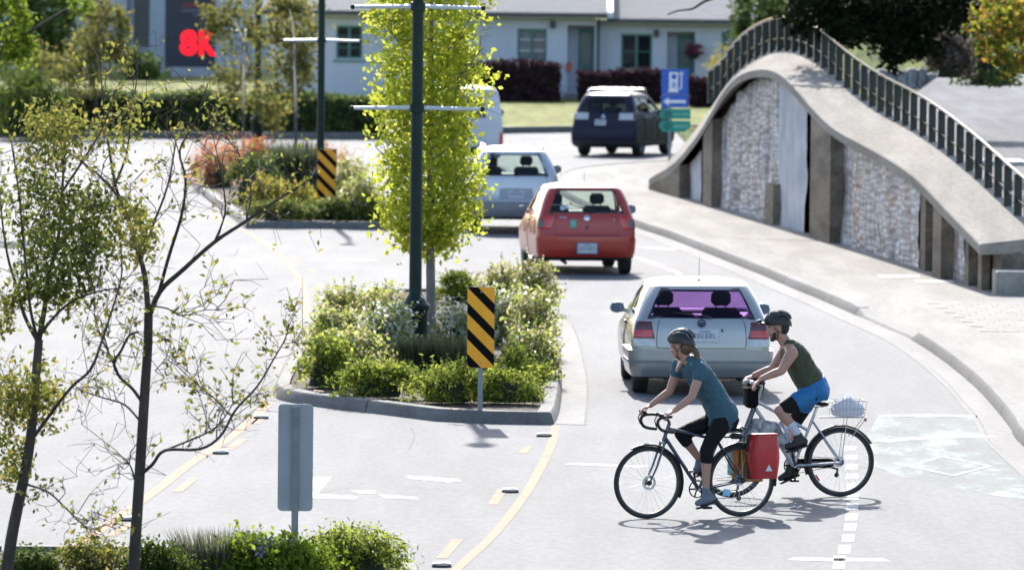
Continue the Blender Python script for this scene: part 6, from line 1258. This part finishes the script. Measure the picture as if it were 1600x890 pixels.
def pannier(name, label, x0, x1, y0, y1, z0, z1, mat, back, badge=None, sidemat=None):
    t = A.thing(name, label, "pannier bag", "pannier bags on the touring bicycle"); m = MB(); rg = []
    ym, yo = (y0, y1) if abs(y0) < abs(y1) else (y1, y0)
    for q in np.linspace(0, 1, 9):
        z = z0 + (z1 - z0) * q; bul = .012 * sin(PI * q); tp = .014 * cos(2 * PI * q); rg.append([(x0 - bul + tp * .4, ym, z), (x0 - bul + tp * .4 + .015, yo - .02 * np.sign(yo), z), (x0 + .045, yo + .01 * np.sign(yo) * sin(PI * q), z), (x1 - .045, yo + .01 * np.sign(yo) * sin(PI * q), z), (x1 + bul - .015 - tp * .4, yo - .02 * np.sign(yo), z), (x1 + bul - tp * .4, ym, z)])
    m.loft(rg, True, True, True); b = m.build("bag", mat, t, angle=60); MB().box(x0 - .012, x1 + .022, min(ym, ym - .014 * np.sign(yo)), max(ym, ym - .014 * np.sign(yo)), z0 - .01, z1 + .012, bev=.006).build("back_panel", back, t)
    MB().box(x0 + .01, x1 - .01, min(ym, yo * .9), max(ym, yo * .9), z1, z1 + .02, bev=.008).build("roll_top", mat, t)
    if badge: m = MB(); yy = yo + .012 * np.sign(yo); m.prism([(x0 + .12 - .035, z0 + .075), (x0 + .12 + .035, z0 + .075), (x0 + .12, z0 + .135)], yy - .004, yy + .003, Matrix(((1, 0, 0, 0), (0, 0, 1, 0), (0, 1, 0, 0), (0, 0, 0, 1)))); m.build("triangle_mark", badge, b, smooth=False)
    if sidemat: MB().box(x1 + .008, x1 + .02, min(ym, yo), max(ym, yo), z0 + .05, z1 - .02, bev=.005).build("side_pocket", sidemat, t)
    return t
PR = M("red_pannier_fabric", (.40, .012, .018), .5, .1, 14, bump=.15, coat=.15); p0 = A(1218, 747, .22); p1 = A(1179, 681, .22)
pannier("pannier", "red pannier bag with a small white triangle on the near side of the touring bicycle", p0.x, p1.x, .10, .23, p0.z, p1.z, PR, M("black_pannier_back", (.014, .014, .015), .7, .2, 12), M("white_mark", (.6, .6, .58), .5, .05, 10))
q0 = A(1183, 752, -.20); q1 = A(1150, 694, -.20)
pannier("pannier", "orange and teal pannier bag on the far side of the touring bicycle", q0.x, q1.x + .06, -.10, -.22, q0.z + .02, q1.z, M("orange_pannier_fabric", (.50, .17, .02), .6, .12, 14), M("orange_pannier_fabric", (0, 0, 0)), None, M("teal_pocket", (.02, .20, .22), .6, .1, 12))
# ------------------------------------------------ the woman
wm = A.thing("person", "woman in a teal short sleeved top and black capri leggings, riding and looking away", "person", "cyclists crossing the road")
sL, sR = A(1096, 577, .165), A(1061, 570, -.165); eL, eR = A(1081, 620, .215), A(1046, 611, -.215); wL, wR = A(1054, 641, .185), A(1016, 633, -.19)
hipL, hipR = A(1132, 654, .085), A(1126, 654, -.085); kL, kR = A(1104, 701, .095), A(1064, 677, -.095); aL, aR = A(1103, 765, .115), A(1093, 717, -.115)
spine = [(A(1133, 668), .135, .085), (A(1132, 656), .170, .118), (A(1127, 642), .172, .122), (A(1114, 618), .138, .100), (A(1098, 594), .148, .108), (A(1086, 577), .158, .098), (A(1078, 566), .150, .075), (A(1073, 559), .085, .060)]
hc = A(1064, 541, -.02); HW = head_frame(hc, R(-42), R(8)); neck0 = A(1076, 566); body = MB(); torso(body, spine); head(body, HW, .97); cap(body, neck0, hc + Vector((-.01, 0, -.06)), .056, .050)
for s_, e_, w_, sg in ((sL, eL, wL, 1), (sR, eR, wR, -1)):
    limbm(body, [(s_, .056), (s_.lerp(e_, .5), .046), (e_, .038), (e_.lerp(w_, .35), .038), (w_, .025)]); cap(body, s_, Vector(spine[6][0]) + Vector((0, .06 * sg, 0)), .055, .06); f = (w_ - e_).normalized(); hand(body, w_, w_ + (f * .6 + Vector((.6, 0, -.1))).normalized() * .078, (0, -sg, .25), (.25, 0, -1), 1.0, 1)
for h_, k_, a_, sg in ((hipL, kL, aL, 1), (hipR, kR, aR, -1)): limbm(body, [(h_, .092), (h_.lerp(k_, .45), .078), (k_, .055), (k_.lerp(a_, .30), .055), (k_.lerp(a_, .6), .043), (a_, .033)])
bo = body.build("body", SKIN, wm); remesh(bo, .0065, 4); face_parts(bo, HW, M("brown_hair", (.10, .055, .03), .6, .3, 30), LIP)
TEALT = M("teal_knit", (.030, .085, .115), .8, .12, 22, bump=.9, bscale=9); BLEG = M("black_leggings", (.007, .007, .008), .8, .15, 18, bump=.1, spec=.2)
m = MB(); torso(m, [(A(1138, 660), .170, .125)] + [(p, w + .018, d_ + .018) for p, w, d_ in spine[1:7]] + [(A(1074, 562), .105, .068)])
hem = A(1112, 668, 0); cap(m, A(1118, 640, .03), A(1110, 664, .05), .06, .02)
for s_, e_, sg in ((sL, eL, 1), (sR, eR, -1)): cap(m, s_, s_.lerp(e_, .27), .072, .064); cap(m, s_, Vector(spine[6][0]) + Vector((0, .06 * sg, 0)), .070, .074); cap(m, s_, Vector(spine[5][0]) + Vector((0, .07 * sg, 0)), .068, .08)
sh_ = m.build("top", TEALT, wm); remesh(sh_, .008, 5, .03)
m = MB(); nb = (A(1069, 572, -.03) - A(1076, 566)); c0 = A(1070, 566, -.01) + Vector((.055, -.01, .0)); m.prism([(-.045, .05), (.045, .05), (0, -.075)], -.012, .012, Matrix.Translation(A(1074, 571, 0) + Vector((.078, -.01, .01))) @ Matrix(((0, -.45, .89, 0), (1, 0, 0, 0), (0, .89, .45, 0), (0, 0, 0, 1)))); m.build("neckline", SKIN, wm)
m = MB(); torso(m, [(A(1134, 672), .13, .085), (A(1133, 660), .180, .128), (A(1127, 644), .180, .130), (A(1119, 630), .150, .112)])
for h_, k_, a_, q in ((hipL, kL, aL, .27), (hipR, kR, aR, .30)): limbm(m, [(h_, .102), (h_.lerp(k_, .45), .087), (k_, .063), (k_.lerp(a_, q), .061)])
lg = m.build("leggings", BLEG, wm); remesh(lg, .008, 4, .012)
helmet(wm, HW, M("helmet_dark_grey", (.012, .012, .014), .4, .2, 12), M("helmet_grey_shell", (.05, .054, .06), .3, .2, 12, coat=.3), BLK)
HAIR = M("brown_hair", (.10, .055, .03)); m = MB(); m.ball(HW @ Vector((-.045, 0, -.005)), .068, .078, .075, 18, 12, HW.to_3x3()); pt = [HW @ Vector((-.095, 0, -.015)), HW @ Vector((-.135, .01, -.055)), HW @ Vector((-.150, .02, -.115)), HW @ Vector((-.135, .03, -.17))]; m.tube(spline(pt, 5), [.016 + .016 * sin(PI * min(1, k / 15 + .15)) for k in range(16)], 10); ho = m.build("hair", HAIR, wm); remesh(ho, .007, 2)
GSH = M("grey_blue_shoe", (.13, .15, .19), .7, .15, 16, bump=.2); SOLE = M("dark_sole", (.02, .02, .022), .7, .2, 14)
shoe(wm, A(1116, 776, .12), A(1086, 787, .12), aL, GSH, SOLE); shoe(wm, A(1098, 724, -.12), A(1083, 739, -.12), aR, GSH, SOLE)
# ------------------------------------------------ the man's bicycle
B_ = Rig(1312, 775.5, 11); SLVB = M("silver_bicycle_paint", (.40, .42, .45), .3, .08, 8, metal=.5, coat=.5)
bk = B_.thing("bicycle", "silver city bicycle with a rear basket under the man in blue shorts", "bicycle", "bicycles ridden across the road")
xf = B_(1143, 719).x; bb = B_(1240, 727); st = B_(1272, 648); ht = B_(1187, 614); hbm = B_(1178, 637); ra_ = Vector((0, 0, r)); fa = Vector((xf, 0, r)); bike_wheel(bk, 0, r, .038); bike_wheel(bk, xf, r, .038); m = MB()
for a, b, q in ((bb, st, .016), (hbm.lerp(ht, .45), st.lerp(bb, .30), .017), (hbm.lerp(ht, .1), bb, .021), (ht, hbm, .02)): m.tube([a, b], q, 12)
for sy in (-1, 1): m.tube([bb + Vector((-.02, .03 * sy, 0)), ra_ + Vector((0, .062 * sy, 0))], [.012, .010], 8); m.tube([st.lerp(bb, .10) + Vector((0, .015 * sy, 0)), ra_ + Vector((0, .062 * sy, 0))], [.010, .008], 8)
m.build("frame", SLVB, bk); m = MB(); m.tube([hbm + Vector((0, -.055, 0)), hbm + Vector((0, .055, 0))], .016, 8)
for sy in (-1, 1): m.tube([hbm + Vector((0, .05 * sy, 0)), hbm.lerp(fa, .6) + Vector((-.01, .056 * sy, 0)), fa + Vector((0, .056 * sy, 0))], [.014, .012, .009], 8)
m.build("fork", M("dark_fork", (.03, .035, .06), .35, .1, 8, coat=.5), bk); hm = B_(1178, 594); hm.z -= .02
tube(bk, "stem", spline([ht, B_(1190, 603), hm], 4), .013, SLVB); hbL, hbR = hm + Vector((-.03, .29, .012)), hm + Vector((-.03, -.29, .012)); hb_ = tube(bk, "handlebar", spline([hbR, hm + Vector((.0, -.14, .004)), hm, hm + Vector((.0, .14, .004)), hbL], 4), .0125, ALLOY)
for sy in (-1, 1):
    tube(hb_, "grip", [hm + Vector((-.012, .18 * sy, .007)), hm + Vector((-.032, .30 * sy, .013))], .017, BLK); tube(hb_, "brake_lever", [hm + Vector((.03, .15 * sy, -.005)), hm + Vector((.055, .21 * sy, -.02)), hm + Vector((.045, .27 * sy, -.03))], .006, ALLOY, 6)
    m = MB(); m.ball(hm + Vector((.045, .13 * sy, .005)), .03, .025, .022); m.build("shifter", ALLOY, hb_)
tube(bk, "seat_post", [st - (st - bb).normalized() * .06, B_(1277, 634)], .0135, ALLOY); sdp = B_(1277, 627); saddle(bk, sdp.x + .015, sdp.z, BLK); lp_ = B_(1238, 702, .11); crankset(bk, bb, math.atan2(lp_.z - bb.z, lp_.x - bb.x), .165, .09)
fender(bk, 0, r, 20 - 40, 150, SLVB if False else BLK, .05, .022); fender(bk, xf, r, 60, 190, BLK, .05, .022)
m = MB(); m.tube([(0, -.05, r - .04), (bb.x, -.05, bb.z - .088)], .004, 4); m.tube([(0, -.05, r + .035), (bb.x, -.05, bb.z + .09)], .004, 4); m.build("chain", BLK, bk); MB().box(.05, bb.x + .02, -.066, -.058, r - .06, bb.z + .06, bev=.02).build("chain_guard", BLK, bk)
m = MB(); m.lathe([(.02, -.045), (.055, -.045), (.05, -.052), (.035, -.06), (.02, -.06)], 20, Matrix.Translation(ra_), axis='Y'); m.build("cassette", ALLOY, bk); m = MB(); m.tube([(.0, -.06, r), (.10, -.066, r + .01), (.105, -.066, r - .05), (.01, -.066, r - .075), (.02, -.06, r - .13)], .014, 8); m.ball((.02, -.06, r - .135), .024, .008, .024); m.build("derailleur", BLK, bk)
m = MB()
for sy in (-1, 1): m.tube([(0, .068 * sy, r + .02), (-.05, .06 * sy, .79), (st.x - .05, .03 * sy, .79)], .0055, 6); m.tube([(-.05, .06 * sy, .79), (-.25, .06 * sy, .79), (-.10, .068 * sy, .60)], .0055, 6)
m.build("rear_rack", ALLOY, bk); p = B_(1352, 655); MB().ball((p.x, 0, p.z), .016, .03, .02).build("rear_reflector", LRED, bk); pr_ = B_(1277, 745); MB().tube([pr_ + Vector((.02, .01, .03)), pr_ - Vector((.02, -.01, .03))], .012, 6).build("wheel_reflector", LRED, bk)
b0 = B_(1354, 656, .1); b1 = B_(1301, 626, .1); m = MB(); x0, x1, z0, z1 = b0.x, b1.x, .80, b1.z
for k in range(9):
    x = x0 + .03 + (x1 - x0 - .06) * k / 8; m.tube([(x + (x - (x0 + x1) / 2) * .12, -.15, z1), (x, -.12, z0), (x, .12, z0), (x + (x - (x0 + x1) / 2) * .12, .15, z1)], .0026, 4)
for z in (z0, (z0 + z1) / 2, z1):
    k = .12 + .03 * (z - z0) / (z1 - z0); e_ = .03 * (1 - (z - z0) / (z1 - z0)); m.tube([(x0 + e_, -k, z), (x1 - e_, -k, z), (x1 - e_, k, z), (x0 + e_, k, z), (x0 + e_, -k, z)], .0032, 4)
m.build("basket", ALLOY, bk)
pb = B_.thing("plastic_bag", "white plastic shopping bag stuffed into the wire basket behind the man's saddle", "bag"); m = MB(); rg = []; rnd = random.Random(4)
for q in np.linspace(0, 1, 9):
    w = [.86, 1.0, 1.02, 1.0, .96, .85, .62, .4, .18][int(q * 8)]; rg.append([((x0 + x1) / 2 + (x1 - x0) * .47 * w * cos(a) * (1 + rnd.uniform(-.07, .07)), .125 * w * sin(a) * (1 + rnd.uniform(-.07, .07)), z0 + .008 + (z1 - z0 + .02) * q + rnd.uniform(-.006, .006)) for a in [2 * PI * k / 20 for k in range(20)]])
m.loft(rg, True, True, True); BAGM = LEAF("translucent_white_bag", [(.42, .45, .52), (.55, .57, .62)], .45, .35); m.build("sack", BAGM, pb)
for sx in (-.03, .05): MB().loft([[((x0 + x1) / 2 + sx + .02 * k * q, .02 * cos(k * 2), z1 + .0 + .07 * q + .01 * k) for k in (-1, 0, 1)] for q in (0, .5, 1)], False).build("handle", BAGM, pb)
hbag = B_.thing("handlebar_bag", "black bag hanging in front of the man's handlebar", "bag"); c0 = B_(1160, 640, 0); c1 = B_(1192, 600, 0); MB().box(hm.x - .03, hm.x + .09, -.11, .11, hm.z - .25, hm.z - .05, bev=.03).build("pouch", MATB, hbag); MB().box(hm.x - .034, hm.x + .094, -.112, .112, hm.z - .07, hm.z - .045, bev=.01).build("flap", MATB, hbag)
cl = B_.thing("cloth_bag", "grey and white patterned cloth bundle slung inside the silver bicycle's frame", "bag"); f0, f1, f2 = B_(1165, 688, .02), B_(1184, 648, .02), B_(1232, 700, .02); m = MB(); cap(m, B_(1168, 680, 0), B_(1208, 688, 0), .075, .085); cap(m, B_(1180, 662, 0), B_(1208, 670, 0), .07, .085); cap(m, B_(1206, 672, 0), B_(1230, 692, 0), .08, .05); o = m.build("bundle", M("patterned_cloth", (.05, .05, .055), .8, .2, 16, col2=(.50, .50, .52), detail=3, stretch=(1, 1, .5)), cl); remesh(o, .012, 3)
MB().tube([B_(1218, 658, .05), B_(1228, 672, .06), B_(1233, 690, .05), B_(1226, 704, .03)], [.014, .02, .018, .01], 8).build("strap", M("pale_blue_strap", (.40, .45, .60), .6, .15, 20), cl)
# ------------------------------------------------ the man
mn = B_.thing("person", "bearded man in an olive sleeveless top, blue shorts and a black helmet, riding left", "person", "cyclists crossing the road")
sL, sR = B_(1237, 552, .185), B_(1225, 551, -.185); eL, eR = B_(1221, 579, .225), B_(1207, 576, -.225); wL, wR = B_(1190, 591, .235), B_(1178, 586, -.235)
hipL, hipR = B_(1268, 615, .095), B_(1264, 615, -.095); kL, kR = B_(1219, 641, .11), B_(1240, 664, -.11); aL, aR = B_(1246, 677, .115), B_(1234, 724, -.115)
spine = [(B_(1276, 622), .13, .085), (B_(1273, 614), .172, .120), (B_(1268, 602), .172, .122), (B_(1256, 580), .158, .115), (B_(1245, 560), .176, .118), (B_(1237, 548), .178, .100), (B_(1232, 541), .150, .075), (B_(1229, 536), .085, .062)]
hc = B_(1215, 512, 0); HM = head_frame(hc, R(-4), R(10)); body = MB(); torso(body, spine); head(body, HM, 1.03); cap(body, B_(1233, 544), hc + Vector((-.02, 0, -.055)), .064, .058)
for s_, e_, w_, sg in ((sL, eL, wL, 1), (sR, eR, wR, -1)):
    limbm(body, [(s_, .066), (s_.lerp(e_, .5), .054), (e_, .043), (e_.lerp(w_, .35), .043), (w_, .029)]); cap(body, s_, Vector(spine[6][0]) + Vector((0, .07 * sg, 0)), .06, .065); tgt = hm + Vector((-.0, .235 * sg, .035)); hand(body, w_, w_.lerp(tgt, .0) + (tgt - w_).normalized() * .082, (0, -sg, 0), (.2, 0, -1), 1.12, 1)
for h_, k_, a_ in ((hipL, kL, aL), (hipR, kR, aR)): limbm(body, [(h_, .096), (h_.lerp(k_, .45), .082), (k_, .060), (k_.lerp(a_, .30), .060), (k_.lerp(a_, .62), .046), (a_, .037)])
bo = body.build("body", SKIN2, mn); remesh(bo, .0065, 4); DHAIR = M("dark_hair", (.022, .016, .013), .7, .3, 30); face_parts(bo, HM, DHAIR, LIP)
m = MB(); m.ball(HM @ Vector((-.045, 0, -.002)), .066, .080, .075, 18, 12, HM.to_3x3()); ho = m.build("hair", DHAIR, mn); m = MB()
for p, q in ((((.045, .056, -.05)), ((.062, .03, -.09))), (((.045, -.056, -.05)), ((.062, -.03, -.09))), (((.062, .03, -.09)), ((.066, 0, -.098))), (((.062, -.03, -.09)), ((.066, 0, -.098))), (((.078, -.02, -.048)), ((.078, .02, -.048)))): cap(m, HM @ Vector(p), HM @ Vector(q), .019 if p[2] != -.048 else .012, .024 if p[2] != -.048 else .012)
bd_ = m.build("beard", DHAIR, mn); remesh(bd_, .005, 2); helmet(mn, HM, BLK, M("helmet_black_shell", (.012, .013, .017), .4, .2, 12), DARK, True); MB().box(.135, .185, -.022, .022, .076, .105, HM, bev=.008).build("helmet_light", DARK, mn)
OLIV = M("olive_jersey", (.042, .050, .025), .8, .12, 22, bump=.9, bscale=9); BLUS = M("blue_shorts_fabric", (.008, .135, .34), .7, .1, 14, bump=.9, bscale=10)
m = MB(); torso(m, [(B_(1277, 612), .182, .13)] + [(p, w + .016, d_ + .018) for p, w, d_ in spine[2:7]] + [(B_(1230, 538), .098, .072)])
for sg in (1, -1): cap(m, Vector(spine[5][0]) + Vector((0, .10 * sg, .0)), Vector(spine[6][0]) + Vector((0, .085 * sg, .01)), .085, .066)
sh_ = m.build("jersey", OLIV, mn); remesh(sh_, .008, 5, .03)
m = MB(); torso(m, [(B_(1277, 626), .14, .10), (B_(1275, 615), .194, .144), (B_(1269, 602), .198, .152), (B_(1266, 596), .190, .144)])
for h_, k_, q in ((hipL, kL, .40), (hipR, kR, .38)): limbm(m, [(h_, .108), (h_.lerp(k_, q * .5), .106), (h_.lerp(k_, q), .102)])
so = m.build("shorts", BLUS, mn); remesh(so, .008, 4, .03); m = MB()
for h_, k_ in ((hipL, kL), (hipR, kR)): limbm(m, [(h_, .10), (h_.lerp(k_, .5), .090), (h_.lerp(k_, .86), .072)])
io = m.build("inner_shorts", BLEG, mn); remesh(io, .008, 3)
for k_, a_ in ((kL, aL), (kR, aR)): m = MB(); limbm(m, [(k_.lerp(a_, .62), .052), (k_.lerp(a_, .8), .046), (a_, .044)]); o = m.build("sock", M("white_sock", (.50, .52, .60), .9, .06, 20, bump=.3), mn); remesh(o, .007, 2)
shoe(mn, B_(1260, 688, .12), B_(1226, 699, .12), aL, BLK, SOLE, .048); shoe(mn, B_(1246, 734, -.12), B_(1216, 748, -.12), aR, BLK, SOLE, .048)
